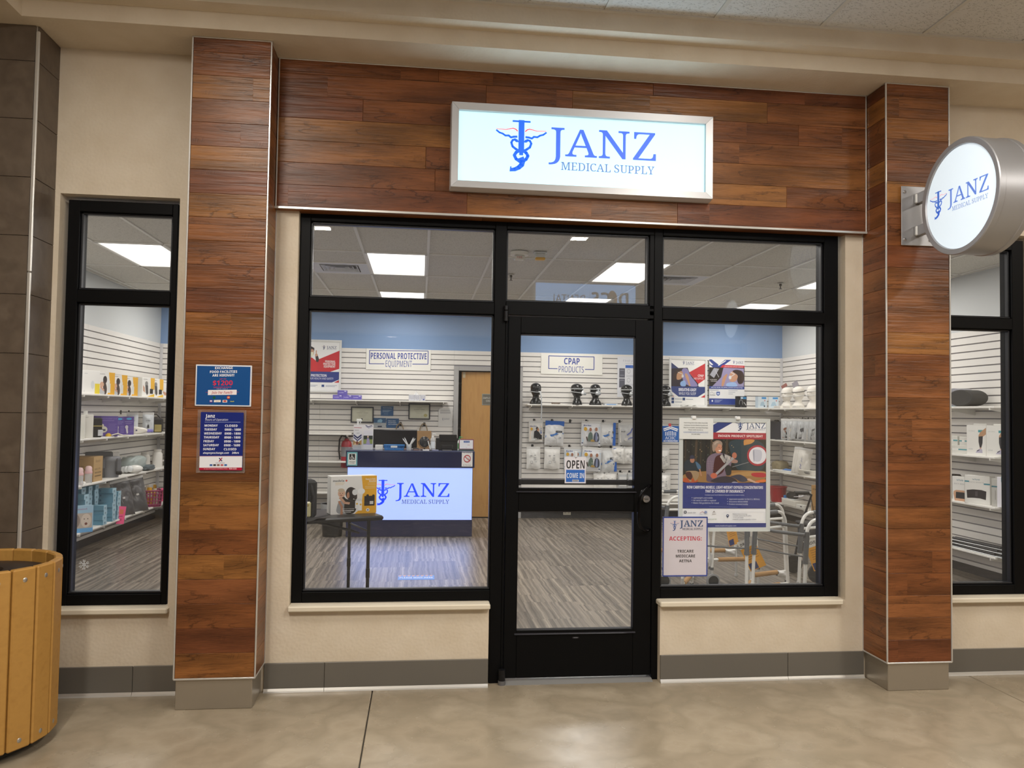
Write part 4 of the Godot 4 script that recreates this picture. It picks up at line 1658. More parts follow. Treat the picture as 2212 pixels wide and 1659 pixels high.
func shelves() -> void:
	var ys := [1.70, 1.235, 0.765, 0.285]
	var lv := ["top", "second", "third", "lowest"]
	for i in 4:
		shelf("long white wall shelf on the left slatwall, %s of four" % lv[i], Vector3(XL, ys[i], -4.85), 4.5, 0.305, 90.0)
		shelf("long white wall shelf on the right slatwall, %s of four" % lv[i], Vector3(XR, [1.695, 1.224, 0.758, 0.297][i], -4.66), 4.9 if i < 3 else 4.9, 0.305, -90.0)
	shelf("white wall shelf above the framed certificates on the back wall", Vector3(-1.92, 1.72, ZB), 3.86, 0.305, 0.0)
	shelf("white wall shelf below the certificates at the back left", Vector3(-2.70, 1.235, ZB), 2.7, 0.305, 0.0)
	shelf("white wall shelf at the back left, third from the top", Vector3(-2.70, 0.84, ZB), 2.7, 0.305, 0.0)
	shelf("white wall shelf at the back left, lowest", Vector3(-2.70, 0.40, ZB), 2.7, 0.305, 0.0)
	shelf("long white back-wall shelf carrying the black mannequin heads", Vector3(3.05, 1.70, ZB), 3.75, 0.305, 0.0)
	shelf("white back-wall shelf below the hanging pouches", Vector3(3.2, 0.297, ZB), 3.4, 0.305, 0.0)
	for e in [[1.224, "second"], [0.758, "third"]]:
		shelf("short white back-wall shelf in the right corner, %s from the top" % e[1], Vector3(4.66, e[0], ZB), 0.5, 0.305, 0.0)

# ------------------------------------------------------------------ kinds of goods
func carton(called: String, label: String, cat: String, at: Vector3, yaw: float, size: Vector3, color: String, front = null, group := "") -> Node3D:
	# at: middle of the bottom; local +z is the printed front
	var o := thing(called, label, cat, at, yaw, group)
	var b := MB.new()
	b.box(Vector3(-size.x / 2, 0, -size.z / 2), Vector3(size.x / 2, size.y, size.z / 2), 0.0025)
	var body := part(b, "carton", paint(color, 0.5), o)
	b = MB.new()
	b.box(Vector3(-size.x / 2 + 0.01, size.y, -0.0015), Vector3(size.x / 2 - 0.01, size.y + 0.0005, 0.0015))
	part(b, "flap_seam", paint("9a948a", 0.7), body)
	if front != null:
		var q := pr(size.x, size.y, 0, 0, 100, 100)
		q.t = Transform3D(Basis(), Vector3(0, size.y / 2, size.z / 2))
		front.call(q)
		part(q, "front_print", ink(0.45), body)
	return o

func side_print(o: Node3D, size: Vector3, f: Callable, right := true) -> void:
	var q := pr(size.z, size.y, 0, 0, 100, 100)
	var s := 1.0 if right else -1.0
	q.t = Transform3D(Basis(Vector3.UP, s * PI / 2), Vector3(s * size.x / 2, size.y / 2, 0))
	f.call(q)
	part(q, "side_print", ink(0.45), o.get_child(0))

func pouch_shape(w: float, h: float, t: float, seed_: int) -> MB:
	# soft bag hanging from its top edge at the origin, back against z = 0
	var nz := FastNoiseLite.new()
	nz.seed = seed_
	nz.frequency = 9.0
	var b := MB.new()
	var f := func(u: float, v: float) -> Vector3:
		var x := (u - 0.5) * w
		var y := -v * h
		var e := (1.0 - pow(absf(2.0 * u - 1.0), 3.0)) * (1.0 - pow(absf(2.0 * clampf((v - 0.12) / 0.88, 0.0, 1.0) - 1.0), 4.0))
		var wr := nz.get_noise_2d(u * 0.35, v * 0.35) * 0.35 + nz.get_noise_2d(u * 1.1 + 4.0, v * 0.9) * 0.16
		return Vector3(x * (1.0 + 0.02 * sin(v * 9.0 + seed_)), y + 0.008 * sin(u * 7.0 + seed_) * v, 0.002 + t * maxf(e, 0.0) * (0.75 + wr))
	b.surf(f, 12, 14, func(_p): return Vector3.BACK)
	b.quad(Vector3(-w / 2, 0, 0), Vector3(w / 2, 0, 0), Vector3(w / 2, -h, 0), Vector3(-w / 2, -h, 0), Vector3.FORWARD)
	return b

func pouch(label: String, at: Vector3, w: float, h: float, t: float, color: String, seed_: int, front = null, tilt := 0.0, yaw := 0.0, group := "", rough := 0.28) -> Node3D:
	var o := thing("hanging_pouch", label, "pouch", at, yaw, group)
	o.rotation.z = deg_to_rad(tilt)
	var bag := part(pouch_shape(w, h, t, seed_), "bag", paint(color, rough), o)
	var b := MB.new()
	b.box(Vector3(-w / 2, -0.03, 0.001), Vector3(w / 2, 0.002, 0.004), 0.001)
	part(b, "header_seal", paint("dcdcda", 0.3), o)
	if front != null:
		var q := pr(w * 0.94, h * 0.84, 0, 0, 100, 100)
		q.t = Transform3D(Basis(), Vector3(0, -h * 0.55, t * 0.78 + 0.006))
		front.call(q)
		# let the print follow the bulge
		for i in q.v.size():
			var p := q.v[i]
			var u := clampf(p.x / w + 0.5, 0.0, 1.0)
			var v := clampf((-p.y / h - 0.12) / 0.88, 0.0, 1.0)
			var e := maxf((1.0 - pow(absf(2.0 * u - 1.0), 3.0)) * (1.0 - pow(absf(2.0 * v - 1.0), 4.0)), 0.0)
			q.v[i].z += t * (e - 1.0) * 0.8 + 0.003
		part(q, "print", ink(0.25), bag)
	return o

func hook(label: String, at: Vector3, yaw: float, length := 0.15) -> Node3D:
	var o := thing("slatwall_hook", label, "hook", at, yaw, "black slatwall hooks")
	var b := MB.new()
	b.box(Vector3(-0.016, -0.03, 0.0), Vector3(0.016, 0.02, 0.005), 0.001)
	part(b, "back_plate", paint("141416", 0.4), o)
	b = MB.new()
	b.tube([Vector3(0, 0, 0.003), Vector3(0, -0.004, length * 0.8), Vector3(0, 0.012, length)], 0.0028, 6)
	part(b, "prong", mat("hook_wire", "3c3c40", 0.3, 0.8), o)
	return o

func head_shape() -> MB:
	# display head, 0.315 m tall, facing +z, standing on its shoulders
	# rows: height, half width, front, back
	var R := [[0.0, 0.097, 0.075, 0.062], [0.018, 0.096, 0.075, 0.062], [0.05, 0.083, 0.066, 0.056], [0.078, 0.058, 0.052, 0.048], [0.1, 0.047, 0.045, 0.046], [0.122, 0.046, 0.05, 0.05], [0.134, 0.05, 0.074, 0.056], [0.146, 0.057, 0.087, 0.064], [0.165, 0.065, 0.09, 0.075], [0.19, 0.07, 0.088, 0.086], [0.215, 0.0735, 0.087, 0.093], [0.24, 0.075, 0.088, 0.096], [0.265, 0.0725, 0.084, 0.094], [0.285, 0.064, 0.073, 0.084], [0.302, 0.046, 0.052, 0.062], [0.311, 0.026, 0.028, 0.036], [0.315, 0.001, 0.001, 0.001]]
	var b := MB.new()
	var f := func(u: float, v: float) -> Vector3:
		var y := 0.315 * (1.0 - pow(1.0 - v, 1.25))
		var i := 0
		while i < R.size() - 2 and R[i + 1][0] < y:
			i += 1
		var k: float = clampf((y - R[i][0]) / (R[i + 1][0] - R[i][0]), 0.0, 1.0)
		k = k * k * (3.0 - 2.0 * k) * 0.5 + k * 0.5
		var hw: float = lerpf(R[i][1], R[i + 1][1], k)
		var fr: float = lerpf(R[i][2], R[i + 1][2], k)
		var bk: float = lerpf(R[i][3], R[i + 1][3], k)
		var a := u * TAU
		var cx := sin(a)
		var cz := cos(a)
		var z := cz * (fr if cz > 0.0 else bk)
		var x := cx * hw
		var ff := maxf(cz, 0.0)
		var g := func(c0: float, s0: float, a0: float, sa: float) -> float:
			var da := absf(wrapf(a, -PI, PI)) - a0
			return exp(-pow((y - c0) / s0, 2.0) - pow(da / sa, 2.0))
		z += 0.026 * g.call(0.186, 0.011, 0.0, 0.17) + 0.014 * g.call(0.204, 0.014, 0.0, 0.12)
		z += 0.006 * g.call(0.222, 0.008, 0.3, 0.28)
		z -= 0.013 * g.call(0.208, 0.008, 0.34, 0.17)
		z += 0.007 * g.call(0.161, 0.0055, 0.0, 0.24) - 0.004 * g.call(0.153, 0.004, 0.0, 0.24)
		z += 0.006 * g.call(0.141, 0.007, 0.0, 0.3)
		x += signf(cx) * 0.011 * g.call(0.196, 0.02, 1.68, 0.16)
		return Vector3(x, y, z)
	b.surf(f, 48, 44, func(p): return Vector3(p.x, (p.y - 0.17) * 0.4 if p.y > 0.25 else 0.0, p.z) + Vector3(0, 0.001, 0.0001))
	b.quad(Vector3(-0.09, 0, -0.055), Vector3(0.09, 0, -0.055), Vector3(0.09, 0, 0.06), Vector3(-0.09, 0, 0.06), Vector3.DOWN)
	return b

func strap_path(y_front: float, y_back: float, rx: float, rf: float, rb: float) -> Array:
	var p := []
	for i in 36:
		var a := TAU * i / 36.0
		var cz := cos(a)
		p.append(Vector3(sin(a) * rx, lerpf(y_back, y_front, 0.5 + 0.5 * cz), cz * (rf if cz > 0.0 else rb)))
	return p

func mannequin(label: String, at: Vector3, yaw: float, color: String, mask: int, group: String) -> Node3D:
	var o := thing("mannequin_head", label, "mannequin head", at, yaw, group)
	part(head_shape(), "head", paint(color, 0.22 if color < "5" else 0.6), o)
	return o

func mask(label: String, at: Vector3, yaw: float, kind: int) -> void:
	# a breathing mask worn by a display head at the same place
	var o := thing("breathing_mask", label, "breathing mask", at, yaw, "breathing masks on the black heads")
	var wm := mat("mask_white", "d7dadc", 0.35)
	var sm := mat("mask_strap", "c9cbcd", 0.7)
	var b := MB.new()
	b.tube(strap_path(0.172, 0.2, 0.084, 0.098, 0.1), 0.005, 6, true)
	part(b, "lower_strap", sm, o)
	if kind == 0:
		b = MB.new()
		b.ball(Vector3(0, 0.176, 0.112), Vector3(0.026, 0.012, 0.014), 14, 8)
		part(b, "nasal_cushion", wm, o)
		b = MB.new()
		var pts := []
		for i in 26:
			pts.append(Vector3(0.003 * sin(i * 0.5), 0.172 - 0.026 * i * 0.62, 0.118 + 0.05 * sin(minf(i, 8) / 8.0 * PI / 2)))
		b.tube(pts, 0.009, 10)
		part(b, "hose", mat("hose_grey", "b4b8bb", 0.5), o)
		return
	b = MB.new()
	b.tube(strap_path(0.232, 0.236, 0.083, 0.097, 0.103), 0.006, 6, true)
	part(b, "upper_strap", sm, o)
	b = MB.new()
	var f := func(u: float, v: float) -> Vector3:
		var a := (u - 0.5) * PI * 0.95
		var wd := lerpf(0.046, 0.02, smoothstep(0.35, 1.0, v)) * sqrt(maxf(1.0 - pow(2.0 * v - 1.0, 6.0), 0.0))
		return Vector3(sin(a) * wd, 0.142 + 0.072 * v, 0.088 + cos(a) * 0.038 * (1.0 - 0.35 * v))
	b.surf(f, 14, 10, func(_p): return Vector3.BACK)
	part(b, "mask_shell", wm, o)
	b = MB.new()
	b.tube([Vector3(0, 0.2, 0.108), Vector3(0, 0.222, 0.106), Vector3(0, 0.238, 0.1)], 0.006, 8)
	b.tube([Vector3(-0.03, 0.24, 0.096), Vector3(0, 0.243, 0.101), Vector3(0.03, 0.24, 0.096)], 0.006, 8)
	part(b, "forehead_bar", wm, o)
	b = MB.new()
	b.t = Transform3D(Basis(Vector3.RIGHT, PI / 2 + 0.5), Vector3(0, 0.165, 0.122))
	b.lathe([Vector2(0.0, 0.024), Vector2(0.013, 0.024), Vector2(0.015, 0.01), Vector2(0.02, 0.0)], 14)
	part(b, "elbow_port", mat("port_grey", "9aa0a4", 0.35), o)
	if kind >= 2:
		b = MB.new()
		for s in [-1.0, 1.0]:
			b.tube([Vector3(0, 0.176, 0.13), Vector3(s * 0.03, 0.166, 0.118), Vector3(s * 0.062, 0.18, 0.085)], 0.005, 6)
			b.tube([Vector3(0, 0.19, 0.126), Vector3(s * 0.022, 0.205, 0.112), Vector3(s * 0.03, 0.236, 0.1)], 0.004, 6)
		part(b, "mask_frame", mat("port_grey", "9aa0a4", 0.35), o)

func frame_sheet(called: String, label: String, cat: String, at: Vector3, w: float, h: float, fr: float, dep: float, frame: String, sheet: String, painter: Callable, yaw := 0.0, area := []) -> Node3D:
	# framed sheet, back at z = 0; area: (x0, y0, x1, y1) of the sheet in drawing units
	var o := thing(called, label, cat, at, yaw)
	for k in 4:
		var L := w if k % 2 == 0 else h
		var H := h if k % 2 == 0 else w
		var b := MB.new()
		b.t = Transform3D(Basis(Vector3.BACK, PI / 2 * k), Vector3.ZERO)
		var q := [Vector3(-L / 2, -H / 2, 0), Vector3(L / 2, -H / 2, 0), Vector3(L / 2 - 0.0004, -H / 2, dep), Vector3(-L / 2 + 0.0004, -H / 2, dep), Vector3(L / 2 - fr - 0.0004, -H / 2 + fr, dep * 0.85), Vector3(-L / 2 + fr + 0.0004, -H / 2 + fr, dep * 0.85), Vector3(L / 2 - fr, -H / 2 + fr, dep * 0.3), Vector3(-L / 2 + fr, -H / 2 + fr, dep * 0.3)]
		b.quad(q[0], q[1], q[2], q[3], Vector3.DOWN)
		b.quad(q[3], q[2], q[4], q[5], Vector3(0, 0.08, 1).normalized())
		b.quad(q[5], q[4], q[6], q[7], Vector3.UP)
		part(b, "frame_bar", paint(frame, 0.35), o)
	var b := MB.new()
	b.box(Vector3(-w / 2 + 0.002, -h / 2 + 0.002, 0), Vector3(w / 2 - 0.002, h / 2 - 0.002, dep * 0.4))
	var sh := part(b, "sheet", paint(sheet, 0.4), o)
	var q: PR
	if area.size() == 4:
		q = pr(w - 2 * fr, h - 2 * fr, area[0], area[1], area[2], area[3])
	else:
		q = pr(w - 2 * fr, h - 2 * fr, 0, 0, 100, 100)
	q.lay = dep * 0.4 + 0.0004
	painter.call(q)
	part(q, "print", ink(0.35), sh)
	return o

func flat_sign(called: String, label: String, cat: String, at: Vector3, w: float, h: float, thick: float, color: String, painter: Callable, area: Array, yaw := 0.0) -> Node3D:
	var o := thing(called, label, cat, at, yaw)
	var b := MB.new()
	b.box(Vector3(-w / 2, -h / 2, 0), Vector3(w / 2, h / 2, thick), minf(0.001, thick * 0.3))
	var pan := part(b, "panel", paint(color, 0.45), o)
	var q := pr(w, h, area[0], area[1], area[2], area[3])
	q.lay = thick + 0.0004
	painter.call(q)
	part(q, "print", ink(0.4), pan)
	return o

func bottle(called: String, label: String, cat: String, at: Vector3, r: float, h: float, body: Material, cap: String, pump: bool, print_col := "") -> Node3D:
	var o := thing(called, label, cat, at)
	var b := MB.new()
	b.lathe([Vector2(0.0, 0.0), Vector2(r * 0.92, 0.0), Vector2(r, 0.006), Vector2(r, h * 0.6), Vector2(r * 0.85, h * 0.7), Vector2(r * 0.42, h * 0.77), Vector2(r * 0.4, h * 0.8)], 20)
	part(b, "body", body, o)
	b = MB.new()
	b.lathe([Vector2(r * 0.46, h * 0.76), Vector2(r * 0.48, h * 0.84), Vector2(r * 0.4, h * 0.86), Vector2(0, h * 0.86)], 16)
	if pump:
		b.cyl(Vector3(0, h * 0.86, 0), Vector3(0, h * 0.97, 0), r * 0.13, 10)
		b.tube([Vector3(-0.008, h * 0.98, 0), Vector3(0.02, h * 0.985, 0), Vector3(0.04, h * 0.96, 0.006)], r * 0.16, 8)
	part(b, "pump_cap" if pump else "cap", paint(cap, 0.35), o)
	if print_col != "":
		b = MB.new()
		b.lathe([Vector2(r * 1.01, h * 0.12), Vector2(r * 1.015, h * 0.13), Vector2(r * 1.015, h * 0.52), Vector2(r * 1.01, h * 0.53)], 14, 1.0, 1.0, PI * 0.12, PI * 0.88)
		part(b, "label", paint(print_col, 0.5), o)
	return o

func soft_bag(label: String, at: Vector3, size: Vector3, color: String, yaw: float, seed_: int, cat := "bag", called := "soft_bag", rough := 0.45, group := "") -> Node3D:
	# lumpy bag lying or standing on a surface; origin at the middle of its bottom
	var o := thing(called, label, cat, at, yaw, group)
	var nz := FastNoiseLite.new()
	nz.seed = seed_
	nz.frequency = 1.6
	var b := MB.new()
	var f := func(u: float, v: float) -> Vector3:
		var th := PI * v
		var ph := TAU * u
		var d := Vector3(sin(th) * cos(ph), cos(th), sin(th) * sin(ph))
		var e := Vector3(signf(d.x) * pow(absf(d.x), 0.55), signf(d.y) * pow(absf(d.y), 0.6), signf(d.z) * pow(absf(d.z), 0.55))
		var k := 1.0 + 0.22 * nz.get_noise_3d(d.x * 1.3, d.y * 1.3, d.z * 1.3)
		var p := Vector3(e.x * size.x * 0.5, e.y * size.y * 0.5, e.z * size.z * 0.5) * k
		p.y = maxf(p.y + size.y * 0.5, 0.0)
		return p
	b.surf(f, 24, 14, func(p): return p - Vector3(0, size.y * 0.5, 0) + Vector3(0, 0.0001, 0))
	part(b, "bag", paint(color, rough), o)
	return o

# ------------------------------------------------------------------ prints used more than once
func print_mother(q: PR) -> void:   # carton of a breast pump: mother, baby, yellow side
	q.rect(0, 0, 100, 100, "eceae6")
	q.poly([66, 0, 100, 0, 100, 100, 52, 100, 66, 86, 70, 40], "e9ac22")
	q.text("medela", 16, 12, 5.5, "3a3836", {"f": "bold", "w": 24.0})
	q.oval(33, 12, 2.2, 2.6, "d8604c")
	q.line([9, 18, 29, 18], 1.2, "d8b878")
	q.line([9, 22, 27, 22], 1.0, "d8b878")
	q.smooth = true
	q.poly([10, 100, 16, 66, 26, 62, 40, 74, 52, 100], "9a9c9e")
	q.poly([28, 100, 30, 64, 22, 54, 26, 50, 34, 62, 46, 60, 58, 66, 54, 100], "2a2320")
	q.oval(43, 46, 11.5, 17, "231c1a")
	q.poly([34, 46, 39, 40, 41, 56, 35, 60], "b98567")
	q.oval(23, 45, 8, 11, "d9b096")
	q.oval(22, 37, 7, 5, "c9b49a")
	q.oval(20, 45, 1, 1, "5a4034")
	q.oval(25, 45, 1, 1, "5a4034")
	q.oval(22, 50, 2.6, 1.2, "a86858")
	q.line([20, 56, 30, 70, 40, 72], 6, "cfa287")
	q.line([18, 66, 24, 80, 24, 100], 5, "b98567")
	q.poly([44, 30, 55, 34, 58, 62, 50, 64], "3a302c")
	q.smooth = false
	q.oval(52, 43, 6, 8, "e3e4e4")
	q.oval(66, 41, 8, 8, "f3f3f2")
	q.rect(56, 60, 66, 66, "dedfde")
	q.rect(53, 66, 60, 86, "eeeeec")
	q.rect(60, 68, 68, 92, "f4f4f2")
	q.oval(57, 74, 2.2, 2.4, "e9b93c")
	q.oval(65, 76, 2.2, 2.4, "e9b93c")
	q.rect(73, 54, 96, 80, "241f1d")
	q.oval(80, 53, 3, 3.5, "241f1d")
	q.oval(93, 54, 3, 3.5, "241f1d")
	q.rect(85, 68, 93, 76, "d7d5d0")
	q.oval(81, 91, 4, 4.4, "f0efe9")
	q.oval(81, 91, 2, 2.2, "7784b8")
	q.text("Pump in Style", 86, 9, 5, "f9edcf", {"f": "bold", "w": 22.0})
	q.text("Advanced", 90, 14.5, 5, "f9edcf", {"f": "bold", "w": 15.0})
	for y in [20, 24, 29, 33]:
		q.line([74 if y > 26 else 80, y, 97, y], 1.0, "f4dca0")
	q.text("Double electric breast pump", 38, 86, 2.6, "f0eeea", {"w": 26.0})
	q.line([26, 91, 50, 91], 1.6, "f0eeea")
	q.line([28, 95, 44, 95], 1.2, "e0dedb")

func print_mother_small(q: PR) -> void:
	q.rect(0, 0, 100, 100, "eceae6")
	q.poly([62, 0, 100, 0, 100, 100, 56, 100, 72, 70], "eab02c")
	q.text("medela", 24, 9, 5, "4a4846", {"w": 30.0})
	q.smooth = true
	q.oval(40, 34, 12, 17, "2c2422")
	q.poly([26, 40, 44, 44, 54, 74, 50, 100, 34, 100, 30, 70], "4a3c36")
	q.oval(22, 56, 12, 12, "d7ac92")
	q.poly([4, 100, 10, 70, 30, 72, 44, 100], "b9bcc0")
	q.line([14, 66, 34, 82], 9, "cf9f86")
	q.smooth = false
	q.oval(62, 42, 8, 10, "e8e8e6")
	q.rect(58, 50, 74, 92, "dfe0de")

func print_family(q: PR) -> void:   # pouch with two people outdoors
	q.rect(0, 0, 100, 100, "e6e8ea")
	q.rect(3, 10, 97, 86, "c5d9ea")
	q.text("Blue Max", 28, 5, 6, "3a4f9c", {"f": "bold"})
	q.oval(17, 22, 9, 9, "d9a93a")
	q.smooth = true
	q.oval(44, 24, 7, 9, "a8745a")
	q.poly([28, 82, 34, 44, 44, 34, 56, 44, 58, 82], "5f7268")
	q.oval(76, 22, 7, 9, "a9755c")
	q.poly([60, 82, 64, 42, 76, 34, 92, 44, 96, 82], "454c5c")
	q.poly([72, 38, 80, 38, 84, 80, 72, 82], "8d96b8")
	q.line([30, 80, 24, 60], 6, "4a3a34")
	q.poly([44, 82, 50, 70, 66, 74, 70, 82], "b3924a")
	q.smooth = false
	q.rect(0, 88, 100, 92, "1f2b6a")
	q.line([10, 20, 30, 80], 2, "f2f4f6")
	q.line([66, 14, 58, 40], 2.5, "f4f6f8")

func print_seated(q: PR) -> void:
	q.rect(0, 0, 100, 100, "e8e6e2")
	q.rect(4, 12, 96, 92, "e8d9c6")
	q.text("Blue Max", 30, 14, 6, "3a4f9c", {"f": "bold"})
	q.oval(17, 30, 9, 8, "d9a93a")
	q.oval(58, 26, 9, 9, "3a302c")
	q.oval(66, 34, 8, 9, "c49478")
	q.poly([34, 82, 36, 44, 56, 34, 74, 48, 84, 60, 96, 64, 96, 88, 50, 88], "262629")
	q.poly([4, 92, 40, 80, 60, 84, 40, 96], "d9dad8")
	q.text("3", 89, 26, 8, "3f6ab4", {"f": "bold"})
	q.ring(89, 40, 4, 4, 2.5, "3f6ab4")
	q.rect(85, 46, 93, 56, "3f6ab4")

func print_white_bag(q: PR) -> void:
	for p in [[24, 30, 14, 5], [56, 28, 10, 4], [52, 42, 16, 4], [50, 52, 18, 4], [26, 60, 16, 14], [62, 64, 12, 3]]:
		q.rect(p[0], p[1], p[0] + p[2], p[1] + p[3], "a9abae")
	q.rect(28, 62, 40, 72, "e4e4e2")

func print_blue_band(q: PR) -> void:
	q.poly([0, 56, 40, 48, 60, 40, 100, 40, 100, 46, 64, 48, 40, 58, 0, 66], "3b78c4")
	q.rect(56, 30, 92, 40, "4a5058")
	q.text("resmed", 74, 35, 4, "d8dade", {})
	q.line([36, 52, 62, 72, 66, 92], 1.5, "b2b4b8")
	q.oval(82, 62, 5, 4, "4a6aa0")
	q.line([8, 78, 50, 90], 2, "c2c4c6")

func print_hose(q: PR) -> void:
	q.rect(6, 12, 96, 88, "eceae4")
	q.line([86, 14, 76, 34, 52, 48], 7, "6672b2")
	q.line([52, 74, 70, 64, 96, 62], 6, "7c84b4")
	q.oval(44, 72, 12, 9, "d6d4ce")
	q.text("Mesh", 26, 30, 6, "4a4a4e", {"f": "bold"})

func print_navy_sheet(q: PR) -> void:
	q.rect(0, 0, 100, 100, "2f5b8c")

func back_wall_goods() -> void:
	var zw := ZB + 0.004
	# large boards above the shelves
	flat_sign("wall_sign", "white board lettered PERSONAL PROTECTIVE EQUIPMENT in blue", "sign", Vector3(-0.713, 2.325, zw), 0.945, 0.31, 0.008, "ecebe4", func(q):
		q.slope = 0.013
		q.line([925, 618, 770, 618, 770, 476, 1388, 476, 1388, 618, 1225, 618], 8, "33479c")
		q.text("PERSONAL PROTECTIVE", 1078, 533, 66, "33479c", {"f": "bold", "w": 590.0, "cs": 2.0})
		q.text("EQUIPMENT", 1080, 616, 66, "3c4fa0", {"w": 278.0, "cs": 2.0}), [735, 455, 1418, 680])
	flat_sign("wall_sign", "white board lettered CPAP PRODUCTS in blue", "sign", Vector3(1.882, 2.311, zw), 0.945, 0.305, 0.008, "ecebe4", func(q):
		q.line([735, 572, 592, 572, 592, 358, 1335, 358, 1335, 572, 1190, 572], 13, "33479c")
		q.text("CPAP", 970, 440, 108, "33479c", {"f": "bold", "w": 255.0, "cs": 2.0})
		q.text("PRODUCTS", 962, 578, 102, "3c4fa0", {"w": 412.0, "cs": 2.0}), [465, 325, 1475, 665])
	# protective-equipment poster at the left
	frame_sheet("framed_poster", "framed red and blue poster of a masked man in a red shirt", "poster", Vector3(-1.83, 2.21, zw), 0.58, 0.76, 0.028, 0.02, "dfe0de", "f0f0ee", func(q):
		q.rect(0, 0, 400, 540, "eceded")
		q.poly([70, 0, 105, 0, 70, 22, 0, 60, 0, 20], "2f3f86")
		q.poly([400, 95, 400, 300, 290, 335, 80, 335, 170, 200], "c8303a")
		q.oval(90, 118, 38, 58, "c59a80")
		q.poly([52, 110, 52, 70, 90, 48, 130, 72, 130, 108, 118, 86, 70, 84], "1f1c20")
		q.poly([58, 118, 122, 118, 118, 160, 90, 176, 62, 160], "e9ead0")
		q.poly([20, 335, 30, 220, 70, 180, 110, 180, 150, 215, 165, 335], "cf3238")
		q.line([150, 150, 150, 100], 10, "c99c84")
		q.poly([140, 150, 165, 150, 180, 200, 170, 230, 150, 225], "3a3236")
		q.oval(152, 150, 14, 16, "c99c84")
		q.emblem(225, 42, 45, "2c3a70", "c8303a", "")
		q.text("JANZ", 300, 62, 30, "2c3a70", {"f": "serif", "w": 96.0})
		q.line([262, 84, 345, 84], 2, "8a90b0")
		q.text("PERSONAL", 340, 220, 24, "f3f0f0", {"f": "bold", "al": "r", "w": 100.0})
		q.text("PROTECTIVE", 340, 248, 24, "f3f0f0", {"f": "bold", "al": "r", "w": 118.0})
		q.text("EQUIPMENT", 340, 276, 24, "f3f0f0", {"f": "bold", "al": "r", "w": 112.0})
		q.poly([0, 335, 400, 335, 400, 420, 310, 455, 0, 455], "2f3f86")
		q.text("PROTECTION", 180, 378, 28, "f3f4fa", {"f": "bold", "w": 152.0})
		q.text("FOR YOUR HEALTH AND SAFETY", 180, 412, 22, "dfe3f4", {"w": 290.0})
		q.poly([330, 455, 400, 425, 400, 455], "c8303a")
		for p in [[20, "o"], [210, "o"]]:
			q.rect(p[0], 480, p[0] + 26, 506, "2f4a86")
			q.line([p[0] + 40, 488, p[0] + 150, 488], 5, "9aa2b8")
			q.line([p[0] + 40, 500, p[0] + 130, 500], 5, "9aa2b8"), 0.0, [20, 0, 380, 540])
	# row of boxes and tissues on the shelf over the desk
	var y := 1.722
	var n := 0
	var lb := ["left", "middle", "right"]
	for p in [[-1.56, 0.0], [-1.425, 0.0], [-1.29, 0.0], [-1.495, 0.066]]:
		carton("glove_box", ["violet box of gloves, left of the bottom row over the desk", "violet box of gloves, middle of the bottom row over the desk", "violet box of gloves, right of the bottom row over the desk", "violet box of gloves stacked on top of the other three"][n], "box", Vector3(p[0], y + p[1], -6.985), 0.0, Vector3(0.132, 0.065, 0.1), "6a5fb6", func(q):
			q.rect(0, 0, 100, 100, "6f64bd")
			q.text("CareGlide", 40, 52, 17, "cfcbee", {"f": "bold", "w": 50.0})
			q.rect(72, 12, 92, 30, "dcd9f2")
			q.line([12, 78, 88, 78], 6, "5b51a6"), "violet glove boxes on the shelf over the desk")
		n += 1
	n = 0
	for p in [-0.511, -0.432, -0.348]:
		carton("tissue_box", ["grey patterned tissue box, left of three on the shelf over the desk", "grey patterned tissue box, middle of three, with a tissue pulled up", "grey patterned tissue box with a blue dot, right of three"][n], "tissue box", Vector3(p, y, -6.99), 0.0, Vector3(0.078, 0.085, 0.1), "c9cad2", func(q):
			for i in 14:
				var xx := 4 + (i * 37) % 92
				q.line([xx, 8 + (i * 53) % 60, xx + 3, 30 + (i * 53) % 60], 3, "84879a")
			if p > -0.36:
				q.oval(66, 78, 14, 12, "3a3fa0"))
		n += 1
	var ti := thing("tissue", "white tissue standing up from the middle tissue box", "tissue", Vector3(-0.45, y + 0.085, -6.99))
	var b := MB.new()
	b.surf(func(u, v): return Vector3((u - 0.5) * 0.05 * (1.2 - v) + 0.008 * sin(v * 4.0), v * 0.06, 0.012 * sin(u * 6.0) * (0.4 + v)), 8, 6, func(_p): return Vector3.BACK)
	part(b, "sheet", paint("f0f0ee", 0.8), ti)
	# certificates and notices
	for e in [[-1.223, 1.506, 0.328, 0.235, "framed certificate with a dark frame, left of the blue notices"], [-0.394, 1.566, 0.318, 0.235, "framed certificate with a dark frame and gold seal, right of the blue notices"]]:
		frame_sheet("certificate", e[4], "certificate", Vector3(e[0], e[1], zw), e[2], e[3], 0.016, 0.016, "1a1c2e", "d8d8c2", func(q):
			q.rect(0, 0, 100, 100, "cfd0bc")
			q.rect(5, 7, 95, 93, "dcdcc8")
			q.text("Certificate", 50, 24, 6, "8a8a78", {"f": "serif", "it": 0.2, "w": 26.0})
			q.text("Accreditation Commission", 50, 36, 6, "6c6c5e", {"f": "serif", "w": 56.0})
			for i in 4:
				q.line([28 + i * 3, 48 + i * 6, 72 - i * 3, 48 + i * 6], 1.0, "a4a492")
			q.line([60, 84, 84, 83], 1.0, "8a8a78")
			if e[0] > -0.8:
				q.oval(82, 78, 9, 11, "b9b06a")
				q.oval(82, 78, 6, 8, "c9c184")
			else:
				q.oval(48, 82, 5, 7, "3a3a34"))
